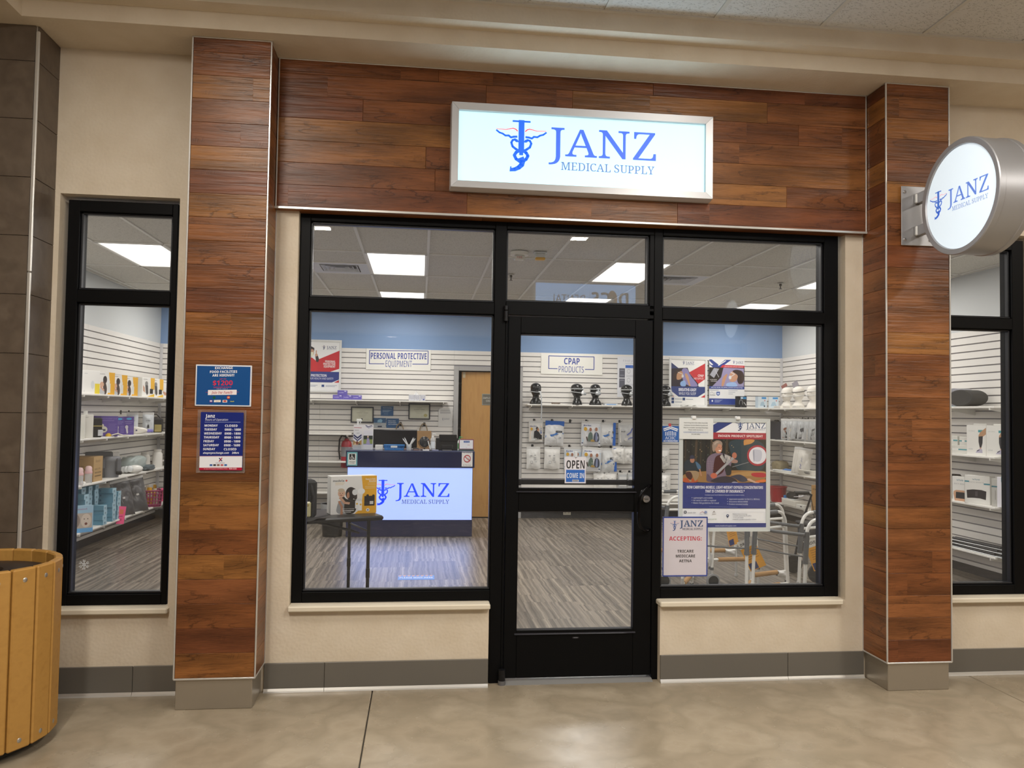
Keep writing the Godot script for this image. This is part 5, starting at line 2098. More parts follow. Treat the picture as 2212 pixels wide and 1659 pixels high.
	flat_sign("notice", "dark blue notice with white lines between the two certificates", "notice", Vector3(-0.864, 1.566, zw), 0.182, 0.143, 0.003, "2f5b8c", func(q):
		q.rect(0, 0, 100, 100, "315f90")
		q.text("Secure Accounting", 50, 18, 8, "e4ecf4", {"f": "bold", "w": 70.0})
		for i in 4:
			q.line([14, 40 + i * 7, 88 - 10 * i, 40 + i * 7], 3, "9ab6d0")
		q.line([24, 80, 58, 80], 3, "9ab6d0"), [0, 0, 100, 100])
	flat_sign("notice", "blue and grey notice with a small picture below the left certificate", "notice", Vector3(-0.968, 1.391, zw), 0.178, 0.143, 0.003, "a9b2b8", func(q):
		q.rect(0, 0, 100, 50, "31618e")
		q.poly([30, 45, 34, 20, 60, 10, 72, 24, 66, 46], "8fc0dc")
		q.rect(0, 50, 100, 100, "b2b9bd")
		q.line([8, 62, 60, 62], 4, "7d868c")
		q.rect(34, 80, 68, 94, "2d3a58"), [0, 0, 100, 100])
	flat_sign("notice", "blue notice asking visitors to show an ID card, lower right of three", "notice", Vector3(-0.781, 1.389, zw), 0.182, 0.138, 0.003, "2f5b8c", func(q):
		q.rect(0, 0, 100, 100, "315f90")
		q.text("Please show", 16, 26, 10, "e4ecf4", {"f": "bold", "al": "l", "w": 58.0})
		q.text("ID card when", 16, 44, 10, "e4ecf4", {"f": "bold", "al": "l", "w": 62.0})
		q.text("out in uniform", 16, 62, 10, "e4ecf4", {"f": "bold", "al": "l", "w": 70.0}), [0, 0, 100, 100])
	flat_sign("notice", "pale sheet with a faint emblem beside the staff door frame", "notice", Vector3(-0.006, 1.484, zw), 0.215, 0.277, 0.002, "dcdbd8", func(q):
		q.line([14, 12, 80, 12], 3, "b0b0b0")
		q.rect(12, 18, 84, 30, "c2c1c0")
		q.text("JANZ", 56, 58, 9, "8a90a0", {"f": "serif", "w": 40.0})
		q.line([30, 53, 30, 65], 3, "6a7288"), [0, 0, 100, 100])
	for e in [[-0.664, "left"], [-0.318, "right"]]:
		hook("black slatwall hook holding the %s paper bag behind the desk" % e[1], Vector3(e[0], 1.385, zw), 0.0, 0.05)
		paper_bag("brown paper carrier bag hanging behind the %s" % ("monitor" if e[1] == "left" else "round desk mirror"), Vector3(e[0] - 0.01, 1.392, zw + 0.02))
	# black heads with breathing masks
	var hx := [1.309, 1.925, 2.203, 2.681, 3.275]
	var hy := [22.0, 55.0, 14.0, 34.0, 30.0]
	var hn := ["leftmost black mannequin head, with a hose hanging from its mask", "second black mannequin head from the left, turned to the right", "third black mannequin head from the left, facing out", "fourth black mannequin head, in front of the grey product chart", "rightmost black mannequin head, beside the framed sleep poster"]
	var mn := ["slim nasal mask with a long hose on the leftmost black head", "white mask with a forehead bar on the second black head", "white framed mask on the third black head", "white framed mask on the fourth black head", "white framed mask on the rightmost black head"]
	for i in 5:
		mannequin(hn[i], Vector3(hx[i], 1.701, -6.96), hy[i], "131517", i, "black mannequin heads on the back shelf")
		mask(mn[i], Vector3(hx[i], 1.701, -6.96), hy[i], [0, 1, 2, 2, 2][i])
	var cl := thing("mask_tubing", "small tangle of brown tubing on the back shelf between two heads", "tubing", Vector3(1.61, 1.702, -6.97))
	b = MB.new()
	var pts := []
	for i in 40:
		pts.append(Vector3(0.07 * cos(i * 0.7) * (0.6 + 0.4 * sin(i * 0.23)), 0.007 + 0.016 * absf(sin(i * 0.41)), 0.035 * sin(i * 0.7)))
	b.tube(pts, 0.004, 6)
	part(b, "coil", paint("7d6f62", 0.6), cl)
	b = MB.new()
	b.box(Vector3(-0.08, 0, -0.05), Vector3(0.1, 0.004, 0.05), 0.001)
	part(b, "wrapper", paint("cfcac2", 0.3), cl)
	var lf := thing("leaflet_pile", "flat blue and white mask packet lying right of the third head", "packet", Vector3(2.43, 1.702, -6.95))
	b = MB.new()
	b.box(Vector3(-0.1, 0, -0.06), Vector3(0.1, 0.025, 0.06), 0.004)
	part(b, "packet", paint("d9dee4", 0.3), lf)
	b = MB.new()
	b.box(Vector3(-0.07, 0.004, 0.06), Vector3(0.07, 0.018, 0.0615))
	part(b, "blue_strip", paint("86aede"), lf)
	flat_sign("product_chart", "tall pale product chart with blue and grey blocks behind the fourth head", "chart", Vector3(2.79, 2.14, zw), 0.4, 0.62, 0.003, "e2e4ea", func(q):
		q.text("Find your", 52, 10, 5, "b9bcc8", {"w": 60.0})
		q.line([30, 17, 80, 17], 1, "c2c5d0")
		q.rect(31, 21, 92, 28, "2d63c0")
		q.text("masks", 60, 24.5, 3, "9ab8e8")
		q.rect(7, 29, 29, 52, "5c5e6c")
		q.rect(7, 54, 29, 76, "5c5e6c")
		for i in 3:
			q.ring(44, 36 + 22 * i, 6, 5, 1.5, "b9bcc6")
			q.line([34, 46 + 22 * i, 70, 46 + 22 * i], 1.2, "c0c3cc")
			q.line([34, 49 + 22 * i, 64, 49 + 22 * i], 1.2, "c0c3cc")
			q.line([10, 34 + 12 * i, 26, 34 + 12 * i], 1.2, "a0a3b0"), [0, 0, 100, 100])
	# sleep posters on the same shelf
	frame_sheet("framed_poster", "framed poster of a sleeper with a breathing mask, red and blue angles", "poster", Vector3(3.665, 2.075, zw + 0.1), 0.595, 0.745, 0.03, 0.022, "dedfdd", "f0f0ee", func(q):
		q.rect(180, 95, 655, 725, "eeeeec")
		q.poly([198, 160, 420, 330, 560, 470, 198, 470], "35406e")
		q.poly([636, 165, 636, 370, 545, 432, 430, 285], "c9353c")
		q.poly([198, 240, 300, 232, 410, 225, 440, 300, 546, 432, 546, 470, 198, 470], "2b2530")
		q.smooth = true
		q.poly([330, 240, 408, 228, 440, 320, 540, 440, 540, 466, 430, 466, 350, 400], "8f88b8")
		q.poly([272, 380, 275, 310, 300, 275, 340, 268, 355, 300, 352, 340, 335, 370, 300, 385], "c0916e")
		q.poly([230, 300, 300, 240, 345, 262, 300, 280, 275, 310, 268, 380, 235, 400], "3a2a22")
		q.line([290, 285, 350, 310, 355, 350], 6, "d9d8d6")
		q.oval(350, 335, 14, 18, "d4d4d4")
		q.poly([318, 410, 380, 380, 400, 466, 322, 466], "8fb0de")
		q.poly([375, 300, 400, 296, 425, 340, 440, 420, 452, 462, 430, 462, 412, 400, 384, 345], "c79a7c")
		q.smooth = false
		q.emblem(362, 138, 48, "35508e", "c9353c")
		q.text("JANZ", 440, 163, 34, "2f3f78", {"f": "serif", "w": 104.0})
		q.line([402, 188, 490, 188], 3, "8a90b0")
		q.text("CPAP", 612, 325, 30, "f5eeee", {"f": "bold", "al": "r", "w": 72.0})
		q.text("AND SUPPLIES", 612, 362, 24, "f5eeee", {"al": "r", "w": 124.0})
		q.poly([198, 468, 636, 468, 636, 540, 540, 600, 300, 600, 198, 525], "35467f")
		q.text("BREATHE-EASY", 412, 508, 38, "f4f5fa", {"f": "bold", "w": 220.0})
		q.text("WHILE YOU SLEEP", 410, 558, 34, "eef0f8", {"w": 214.0})
		q.poly([190, 556, 246, 600, 190, 600], "c9353c")
		q.poly([636, 570, 636, 605, 575, 605], "c9353c")
		for p in [[212, 612], [350, 612], [212, 652]]:
			q.rect(p[0], p[1], p[0] + 32, p[1] + 34, "2e4676")
			q.line([p[0] + 42, p[1] + 18, p[0] + 130, p[1] + 18], 8, "9ea4b4"), 0.0, [205, 122, 630, 700])
	flat_sign("poster", "unframed blue-striped poster of a sleeper with a breathing machine", "poster", Vector3(4.309, 2.092, zw + 0.03), 0.565, 0.7, 0.006, "e9e9e8", func(q):
		q.rect(710, 200, 1158, 785, "e8e8e8")
		q.poly([710, 200, 740, 200, 830, 268, 910, 200, 990, 200, 800, 345, 710, 262], "2f4390")
		q.poly([710, 218, 760, 268, 740, 274, 710, 250], "f0f0f0")
		q.line([920, 212, 826, 276], 10, "f0f0f0")
		q.emblem(1022, 208, 42, "2f4390", "c9353c")
		q.text("JANZ", 1094, 232, 32, "2f3f78", {"f": "serif", "w": 94.0})
		q.poly([880, 268, 1158, 272, 1158, 310, 850, 302], "c8303c")
		q.text("CPAP MACHINES SUPPLIES STANDARD", 1020, 290, 13, "f0c8c8", {"f": "bold", "w": 240.0})
		q.rect(710, 302, 1158, 548, "2a1d1c")
		q.poly([890, 304, 1150, 310, 1150, 548, 750, 548, 860, 430], "9a92b8")
		q.smooth = true
		q.poly([968, 480, 960, 400, 990, 350, 1050, 340, 1080, 390, 1060, 470, 1010, 490], "c9977a")
		q.poly([990, 345, 1060, 322, 1150, 350, 1150, 500, 1085, 520, 1060, 460, 1080, 400], "3d2a22")
		q.line([985, 365, 1035, 385, 970, 430], 9, "dcd9d6")
		q.oval(975, 430, 18, 24, "dedcda")
		q.poly([880, 430, 930, 380, 945, 390, 920, 450, 890, 548, 862, 548], "c69474")
		q.poly([930, 500, 1040, 485, 1085, 548, 915, 548], "9fbbe6")
		q.smooth = false
		q.poly([716, 400, 770, 310, 836, 318, 770, 440], "a9aab4")
		q.line([780, 330, 832, 430], 6, "c4c4cc")
		q.text("WE CAN SUPPLY", 764, 462, 10, "ece6e4", {"f": "bold", "w": 90.0})
		q.text("YOUR NEEDS", 768, 482, 10, "ece6e4", {"f": "bold", "w": 80.0})
		q.rect(710, 548, 1158, 582, "2f4390")
		q.text("DIRECT BILL TRICARE, FREE SHIPPING, & PROVIDE CIPAP MASK FITTING", 934, 563, 12, "e2e6f4", {"f": "bold", "w": 400.0})
		q.rect(722, 594, 830, 600, "8a8fa4")
		q.line([722, 636, 744, 622, 766, 640, 790, 634], 3, "8a8a94")
		q.text("ResMed", 754, 662, 12, "5a5a66", {"f": "bold", "w": 64.0})
		q.poly([802, 618, 846, 618, 846, 656, 824, 672, 802, 656], "3a5aa8")
		q.oval(824, 644, 14, 12, "c6d2ea")
		for i in 3:
			q.line([956, 600 + 22 * i, 1070 - 30 * i, 600 + 22 * i], 5, "9a9fb4")
		q.rect(710, 706, 1158, 785, "2f4390")
		q.oval(750, 738, 9, 12, "eef0f6")
		for i in 4:
			q.line([780, 724 + 10 * i, 880 - 14 * i, 724 + 10 * i], 4, "9eaad0"), [710, 195, 1158, 785])
	carton("product_box", "small black product box standing before the unframed sleep poster", "box", Vector3(4.46, 1.702, -6.96), 8.0, Vector3(0.155, 0.17, 0.07), "191a1c", func(q):
		q.rect(0, 0, 100, 100, "1a1b1e")
		q.rect(34, 6, 60, 24, "b9d0e2")
		q.rect(62, 6, 96, 26, "2f7fb4")
		q.ring(38, 62, 18, 30, 6, "8a8c8e")
		q.rect(0, 74, 70, 92, "1a1b1e")
		q.line([70, 54, 92, 80], 6, "c9cacc"))
	for e in [[4.785, 5.0, "left"], [4.985, -22.0, "right"]]:
		carton("product_box", "pale blue mask box on the back shelf, %s of the pair" % e[2], "box", Vector3(e[0], 1.702, -6.97), e[1], Vector3(0.145, 0.17, 0.09), "c3d4e0", func(q):
			q.rect(0, 0, 100, 100, "cfdde6")
			q.rect(40, 5, 92, 22, "3f8fd0")
			q.poly([20, 84, 34, 50, 62, 44, 80, 84], "a8c4d6")
			q.oval(76, 36, 6, 6, "d06a6a")
			q.oval(72, 86, 8, 7, "3a4a60"))
	var pk := thing("packet", "crumpled pale packet lying on the back shelf below the framed sleep poster", "packet", Vector3(3.62, 1.702, -6.9))
	b = MB.new()
	b.surf(func(u, v): return Vector3((u - 0.5) * 0.25, 0.004 + 0.014 * absf(sin(u * 7.0 + v * 2.0)), (v - 0.5) * 0.1), 14, 5, func(_p): return Vector3.UP)
	part(b, "sheet", paint("d5d6c8", 0.4), pk)
	# pouches on hooks, three rows
	var nth := ["first", "second", "third", "fourth", "fifth", "sixth", "seventh", "eighth", "ninth", "tenth"]
	var rows := [["top", 1.462, [1.318, 1.59, 1.867, 2.115, 2.375, 2.63, 3.06, 3.26, 3.68, 3.9]], ["middle", 1.08, [1.297, 1.57, 1.86, 2.105, 2.32, 2.5, 2.66, 3.07, 3.25]], ["bottom", 0.7, [2.27, 2.45, 2.65, 2.79, 3.1, 3.3]]]
	var hk: Node3D = null
	for r in rows:
		for j in r[2].size():
			var lab := "black slatwall hook in the %s row of pouches, %s from the left" % [r[0], nth[j]]
			var hp := Vector3(r[2][j], r[1], zw)
			if hk == null:
				hk = hook(lab, hp, 0.0)
			else:
				dup(hk, lab, hp)
	var zp := zw + 0.06
	pouch("clear pouch printed with a seated man in black, top left of the pouches", Vector3(1.338, 1.452, zp), 0.21, 0.315, 0.025, "d9d8d4", 1, print_seated)
	var p := pouch("white mask pouch with a broad blue top band, second in the top row", Vector3(1.625, 1.452, zp), 0.285, 0.365, 0.06, "e4e5e6", 2, print_blue_band, -2.0)
	b = MB.new()
	b.box(Vector3(-0.143, -0.07, 0.004), Vector3(0.143, 0.004, 0.012), 0.002)
	part(b, "blue_band", paint("2467c4", 0.3), p)
	pouch("clear pouch of two people outdoors, third in the top row", Vector3(2.175, 1.458, zp + 0.03), 0.3, 0.37, 0.05, "dcdde0", 3, print_family, -1.5)
	p = pouch("white mask pouch with a blue side strip, fourth in the top row", Vector3(2.425, 1.442, zp), 0.25, 0.345, 0.06, "dedfe0", 4, print_blue_band, -1.0)
	b = MB.new()
	b.box(Vector3(0.088, -0.345, 0.02), Vector3(0.13, 0.0, 0.03), 0.003)
	part(b, "blue_strip", paint("1f62c0", 0.3), p)
	pouch("grey pouch with a coiled hose print, last in the top row seen through the door", Vector3(2.72, 1.442, zp), 0.25, 0.34, 0.04, "c2c3c4", 5, print_hose, 1.0)
	pouch("plain white pouch, first in the middle row", Vector3(1.305, 1.066, zp), 0.205, 0.325, 0.035, "e6e6e3", 6, print_white_bag, 1.0)
	pouch("plain white pouch, second in the middle row", Vector3(1.592, 1.066, zp), 0.235, 0.325, 0.045, "e8e7e3", 7, print_white_bag, -1.0)
	pouch("clear pouch with a blue print behind the OPEN sign, third in the middle row", Vector3(1.905, 1.066, zp), 0.27, 0.33, 0.03, "d6dce2", 8, print_family)
	pouch("clear pouch of two people outdoors, right of the OPEN sign", Vector3(2.19, 1.07, zp + 0.05), 0.3, 0.36, 0.05, "dcdde0", 9, print_family, -4.0)
	p = pouch("white mask pouch with a blue side strip, in the middle row", Vector3(2.44, 1.055, zp), 0.24, 0.36, 0.07, "dadcdd", 10, print_blue_band, 2.0)
	b = MB.new()
	b.box(Vector3(0.08, -0.35, 0.02), Vector3(0.122, 0.0, 0.032), 0.003)
	part(b, "blue_strip", paint("1f62c0", 0.3), p)
	pouch("plain white pouch, left of two under the hose pouch", Vector3(2.6, 1.085, zp + 0.02), 0.2, 0.25, 0.06, "ecebe7", 11, print_white_bag, -2.0)
	pouch("plain white pouch, right of two under the hose pouch", Vector3(2.76, 1.075, zp), 0.18, 0.25, 0.05, "eae9e5", 12, print_white_bag, 2.0)
	pouch("plain white pouch in the bottom row, beside the door push bar", Vector3(2.31, 0.7, zp), 0.18, 0.24, 0.05, "ecebe7", 13, print_white_bag, 3.0)
	pouch("plain white pouch in the bottom row, second from the left", Vector3(2.48, 0.7, zp), 0.2, 0.25, 0.05, "eae9e5", 14, print_white_bag, -2.0)
	for e in [[2.67, 15], [2.82, 16]]:
		var o := pouch("clear pouch with a silver card, %s of two by the door stile" % ("left" if e[1] == 15 else "right"), Vector3(e[0], 0.69, zp), 0.14, 0.24, 0.02, "b9bcbe", e[1])
		b = MB.new()
		b.box(Vector3(-0.055, -0.2, 0.022), Vector3(0.055, -0.06, 0.026), 0.001)
		part(b, "card", paint("dfe0e0", 0.3), o)
	pouch("white pouch in the top row behind the blue accreditation sticker", Vector3(3.09, 1.44, zp), 0.2, 0.33, 0.05, "e2e2de", 17, print_white_bag)
	pouch("white pouch in the top row against the window poster's left edge", Vector3(3.28, 1.44, zp), 0.18, 0.26, 0.05, "e2e2de", 18, print_white_bag)
	pouch("clear pouch with a violet curve print, right of the door in the middle row", Vector3(3.12, 1.06, zp), 0.24, 0.34, 0.06, "dddcd8", 19, print_hose, -3.0)
	pouch("white pouch, right of the violet curve pouch in the middle row", Vector3(3.31, 1.06, zp), 0.17, 0.31, 0.05, "e0dfdb", 20, print_white_bag, 2.0)
	pouch("white pouch right of the door, left of two in the bottom row", Vector3(3.11, 0.7, zp), 0.22, 0.34, 0.06, "eeede9", 21, print_white_bag, 1.0)
	pouch("white pouch right of the door, right of two in the bottom row", Vector3(3.32, 0.69, zp), 0.2, 0.33, 0.06, "eeede9", 22, print_white_bag, -2.0)
	p = thing("wall_outlet", "white double socket low on the dark baseboard behind the door glass", "outlet", Vector3(1.838, 0.083, ZB + 0.002))
	b = MB.new()
	b.box(Vector3(-0.058, -0.036, 0.0), Vector3(0.058, 0.036, 0.006), 0.002)
	part(b, "plate", paint("d6d2c2", 0.4), p)
	b = MB.new()
	for s in [-1.0, 1.0]:
		b.box(Vector3(s * 0.026 - 0.015, -0.014, 0.006), Vector3(s * 0.026 + 0.015, 0.014, 0.0075), 0.0005)
	part(b, "socket", paint("b9b5a6", 0.4), p)

func paper_bag(label: String, at: Vector3) -> void:
	var o := thing("paper_bag", label, "bag", at)
	var b := MB.new()
	b.box(Vector3(-0.115, -0.42, 0.0), Vector3(0.115, -0.11, 0.06), 0.003)
	part(b, "bag", paint("a8845a", 0.75), o)
	for z in [0.008, 0.05]:
		b = MB.new()
		var pts := []
		for i in 13:
			var a := PI * i / 12.0
			pts.append(Vector3(cos(a) * 0.055, -0.12 + sin(a) * 0.115, z))
		pts.push_front(Vector3(0.058, -0.18, z))
		pts.append(Vector3(-0.058, -0.18, z))
		b.tube(pts, 0.007, 8)
		part(b, "handle", paint("8f7d64", 0.8), o)

func desk_area() -> void:
	var o := thing("reception_desk", "navy reception desk with a lit front panel and blue emblem", "desk", Vector3(-0.486, 0, -5.74))
	var navy := mat("navy_gloss", "101c46", 0.12)
	navy.metallic_specular = 0.6
	var b := MB.new()
	b.box(Vector3(-0.782, 0.0, -0.3), Vector3(0.782, 0.204, 0.3), 0.002)
	part(b, "kick_panel", navy, o)
	b = MB.new()
	b.box(Vector3(-0.782, 0.204, -0.3), Vector3(0.782, 0.86, 0.27), 0.002)
	part(b, "body", navy, o)
	b = MB.new()
	b.box(Vector3(-0.776, 0.208, 0.27), Vector3(0.776, 0.858, 0.292), 0.001)
	part(b, "lit_panel", glow("desk_panel", "a6bdff", 0.5), o)
	b = MB.new()
	b.box(Vector3(-0.8, 0.862, -0.3), Vector3(0.8, 1.055, 0.31), 0.003)
	part(b, "upper_band", navy, o)
	b = MB.new()
	b.box(Vector3(-0.802, 1.055, -0.34), Vector3(0.802, 1.07, 0.314), 0.003)
	part(b, "counter_top", mat("counter_grey", "3d4566", 0.25), o)
	# emblem and name on the lit panel
	var q := pr(1.552, 0.65, 555, 150, 1915, 722, 0.0)
	q.lay = 0.0
	q.t = Transform3D(Basis(), Vector3(0, 0.533, 0.2925))
	q.emblem(938, 286, 272, "0f3ee0", "d8506e")
	q.text("JANZ", 1372, 393, 152, "0f3ee0", {"f": "serif", "w": 586.0, "cs": 1.5})
	q.text("MEDICAL SUPPLY", 1404, 522, 44, "20327e", {"f": "serif", "w": 520.0, "cs": 2.0})
	lit_prints(q, "emblem", o, 0.55)
	var l := AreaLight3D.new()
	l.name = "light"
	l.area_size = Vector2(1.5, 0.6)
	l.light_color = Color("a9bdff")
	l.light_energy = 0.45
	l.shadow_enabled = true
	l.rotation.y = PI
	l.position = Vector3(0, 0.53, 0.32)
	o.add_child(l)
	var zf := -5.74 + 0.3105
	flat_sign("access_sign", "teal-edged sign with a white wheelchair symbol on black, left end of the desk", "sign", Vector3(-1.208, 0.965, zf), 0.126, 0.168, 0.004, "6fb6c0", func(q2):
		q2.rect(12, 10, 88, 92, "e9ece8")
		q2.rect(22, 14, 78, 56, "0e0f12")
		q2.oval(46, 21, 4, 3.4, "f2f2f0")
		q2.line([46, 25, 47, 38, 60, 39, 66, 48, 71, 46], 4.2, "f2f2f0")
		q2.line([46, 31, 58, 31], 3.4, "f2f2f0")
		q2.ring(47, 43, 12, 8.5, 3.6, "f2f2f0")
		q2.rect(48, 28, 62, 37, "0e0f12")
		q2.line([46, 31, 58, 31], 3.0, "f2f2f0")
		q2.text("WHEELCHAIR", 50, 70, 7, "4a4a48", {"f": "bold", "w": 56.0})
		q2.text("ACCESSIBLE", 50, 81, 7, "4a4a48", {"f": "bold", "w": 50.0}), [0, 0, 100, 100])
	flat_sign("no_smoking_sign", "white no-smoking sign with a red ring, right end of the desk", "sign", Vector3(0.22, 0.975, zf), 0.136, 0.19, 0.003, "e9e8e6", func(q2):
		q2.rect(0, 0, 100, 100, "ecebea")
		q2.text("No Smoking", 50, 9, 8, "4a4a4e", {"w": 70.0})
		q2.line([56, 40, 78, 62], 4, "8a8a90")
		q2.ring(50, 48, 30, 22, 7, "b8323c")
		q2.line([29, 34, 71, 62], 6, "b8323c")
		q2.text("In This Area", 50, 90, 8, "4a4a4e", {"w": 72.0}), [0, 0, 100, 100])
	# things on the counter
	var y := 1.0705
	var z := -5.72
	var k := thing("monitor", "black computer monitor on the desk, seen from the front edge", "monitor", Vector3(-0.7, y, -5.86))
	b = MB.new()
	b.box(Vector3(-0.285, 0.015, -0.02), Vector3(0.285, 0.252, 0.02), 0.005)
	part(b, "screen_back", mat("monitor_black", "0b0d16", 0.16), k)
	b = MB.new()
	b.box(Vector3(-0.285, 0.252, -0.018), Vector3(0.285, 0.256, 0.018), 0.001)
	part(b, "top_edge", paint("55585f", 0.4), k)
	b = MB.new()
	b.box(Vector3(-0.1, 0.0, -0.08), Vector3(0.1, 0.015, 0.08), 0.003)
	part(b, "stand", paint("15161a", 0.4), k)
	k = thing("leaflet_holder", "clear leaflet holder with white and navy chevron leaflets at the desk's left end", "leaflet holder", Vector3(-1.1, y, z))
	b = MB.new()
	b.box(Vector3(-0.125, 0, -0.06), Vector3(0.125, 0.004, 0.06), 0.001)
	b.box(Vector3(-0.125, 0, -0.055), Vector3(0.125, 0.3, -0.05), 0.001)
	b.box(Vector3(-0.125, 0, 0.05), Vector3(0.125, 0.06, 0.054), 0.001)
	part(b, "clear_stand", film(), k)
	for e in [[0.0, 0.0, -0.045, 0.25, 0.315, 0], [-0.068, 0.0, 0.035, 0.105, 0.24, 1], [0.066, 0.0, 0.045, 0.115, 0.245, 2]]:
		b = MB.new()
		b.box(Vector3(e[0] - e[3] / 2, 0.005, e[2]), Vector3(e[0] + e[3] / 2, e[4], e[2] + 0.008), 0.001)
		part(b, "leaflet", paint("e8e9ee", 0.4), k)
		var q2 := pr(e[3], e[4] - 0.005, 0, 0, 100, 100)
		q2.t = Transform3D(Basis(), Vector3(e[0], e[4] / 2 + 0.0025, e[2] + 0.008))
		if e[5] == 0:
			q2.rect(0, 0, 100, 100, "eceaec")
			q2.line([60, 3, 75, 9, 92, 3], 3, "26346e")
			q2.line([62, 8, 76, 14, 96, 6], 2, "7a84a8")
			q2.line([2, 13, 40, 13], 2.2, "b03850")
			q2.text("RESPIRATORY", 16, 24, 4, "4a4a52", {"f": "bold", "w": 22.0})
		elif e[5] == 1:
			q2.rect(0, 0, 100, 100, "e6e7ec")
			q2.text("JANZ", 55, 14, 6, "6a7288", {"f": "serif", "w": 34.0})
			q2.line([4, 24, 50, 40, 96, 24], 9, "1f2c66")
			q2.line([4, 36, 50, 54, 96, 36], 7, "2c3a74")
			q2.poly([0, 88, 0, 52, 50, 66, 100, 50, 100, 88], "b08a52")
			q2.oval(46, 66, 14, 9, "7a3a34")
			q2.oval(24, 76, 14, 8, "d8b894")
			q2.oval(72, 78, 12, 9, "3a3a44")
			q2.rect(0, 87, 100, 100, "4a5aa0")
			q2.text("MEDICAL", 50, 93, 4, "dfe3f2", {"w": 60.0})
		else:
			q2.rect(0, 0, 100, 100, "e9e9f2")
			q2.poly([0, 28, 100, 28, 100, 72, 0, 72], "8fa05c")
			q2.rect(0, 28, 100, 48, "2c3a34")
			q2.oval(48, 34, 9, 6, "dcc2ae")
			q2.poly([30, 72, 38, 42, 60, 42, 72, 72], "a79fc4")
			q2.rect(0, 72, 100, 76, "8f8fc4")
		part(q2, "leaflet_print", ink(0.3), k)
	var wm := paint("e9eae8", 0.4)
	k = bottle("spray_bottle", "white spray bottle standing behind the leaflets", "bottle", Vector3(-1.18, y, -5.86), 0.04, 0.3, wm, "eef0ee", false)
	b = MB.new()
	b.tube([Vector3(0, 0.26, 0), Vector3(0, 0.36, 0)], 0.02, 10, false, true, 0.012)
	b.box(Vector3(-0.02, 0.35, -0.012), Vector3(0.05, 0.385, 0.012), 0.006)
	b.tube([Vector3(0.03, 0.35, 0), Vector3(0.034, 0.32, 0.0)], 0.006, 6)
	part(b, "trigger_head", paint("eef0ee", 0.35), k)
	carton("card_box", "small white card box beside the leaflet holder on the desk", "box", Vector3(-0.892, y, -5.68), -6.0, Vector3(0.095, 0.062, 0.06), "e9e8e2", func(q2):
		q2.line([10, 30, 60, 30], 4, "c9c6ba")
		q2.line([10, 52, 46, 52], 4, "c9c6ba"))
	# blue basket with pierced sides
	k = thing("basket", "bright blue plastic basket with a white tag on the desk", "basket", Vector3(-0.7, y, -5.6))
	var bm := paint("1f74b8", 0.35)
	b = MB.new()
	for s in [-1.0, 1.0]:
		for i in 17:
			var x := -0.11 + 0.22 * i / 16.0
			b.tube([Vector3(x, 0.006, s * 0.055), Vector3(x * 1.12, 0.062, s * 0.066)], 0.0035, 5)
	for s in [-1.0, 1.0]:
		for i in 7:
			var zz := -0.055 + 0.11 * i / 6.0
			b.tube([Vector3(s * 0.115, 0.006, zz), Vector3(s * 0.129, 0.062, zz * 1.15)], 0.0035, 5)
	part(b, "ribs", bm, k)
	b = MB.new()
	b.tube([Vector3(-0.13, 0.063, -0.068), Vector3(0.13, 0.063, -0.068), Vector3(0.13, 0.063, 0.068), Vector3(-0.13, 0.063, 0.068)], 0.006, 8, true)
	part(b, "rim", bm, k)
	b = MB.new()
	b.box(Vector3(-0.116, 0, -0.058), Vector3(0.116, 0.02, 0.058), 0.003)
	part(b, "tray", bm, k)
	b = MB.new()
	b.box(Vector3(-0.04, 0.034, 0.07), Vector3(0.04, 0.058, 0.0715))
	part(b, "tag", paint("e4e8ec"), k)
	# cup of pens
	k = thing("pen_cup", "clear glass cup on the desk holding white pens", "cup", Vector3(-0.515, y, -5.62))
	b = MB.new()
	b.lathe([Vector2(0, 0.0), Vector2(0.03, 0.0), Vector2(0.036, 0.075), Vector2(0.034, 0.075), Vector2(0.029, 0.006), Vector2(0, 0.006)], 20)
	part(b, "cup", film(), k)
	for e in [[-0.075, 0.14, 0.01], [-0.055, 0.15, -0.012], [0.06, 0.145, 0.008], [0.075, 0.14, -0.01], [0.05, 0.15, 0.0]]:
		var pn := thing("pen", "white pen standing aslant in the glass cup on the desk", "pen", Vector3(-0.515, y, -5.62), 0.0, "white pens in the cup")
		b = MB.new()
		b.tube([Vector3(-e[0] * 0.28, 0.008, e[2]), Vector3(e[0], e[1], e[2] * 1.2)], 0.006, 8)
		part(b, "barrel", paint("e3e4e4", 0.3), pn)
		b = MB.new()
		var d := (Vector3(e[0], e[1], e[2] * 1.2) - Vector3(-e[0] * 0.28, 0.008, e[2])).normalized()
		b.tube([Vector3(e[0], e[1], e[2] * 1.2), Vector3(e[0], e[1], e[2] * 1.2) + d * 0.012], 0.005, 8)
		part(b, "button", paint("9a9ca0", 0.3), pn)
	k = thing("desk_mirror", "round dark make-up mirror seen from behind on the desk", "mirror", Vector3(-0.318, y, -5.68))
	b = MB.new()
	b.ball(Vector3(0, 0.105, 0), Vector3(0.068, 0.07, 0.03), 24, 14)
	part(b, "shell", mat("mirror_shell", "2a2c30", 0.22), k)
	b = MB.new()
	b.tube([Vector3(-0.078, 0.12, 0), Vector3(-0.08, 0.09, 0), Vector3(-0.05, 0.04, 0), Vector3(0, 0.026, 0), Vector3(0.05, 0.04, 0), Vector3(0.08, 0.09, 0), Vector3(0.078, 0.12, 0)], 0.004, 6)
	b.lathe([Vector2(0, 0.0), Vector2(0.045, 0.0), Vector2(0.04, 0.008), Vector2(0.008, 0.014), Vector2(0.006, 0.03)], 18)
	part(b, "stand", mat("monitor_black", "0b0d16", 0.16), k)
	k = thing("card_reader", "small dark card reader lying left of the desk mirror", "card reader", Vector3(-0.425, y, -5.6))
	b = MB.new()
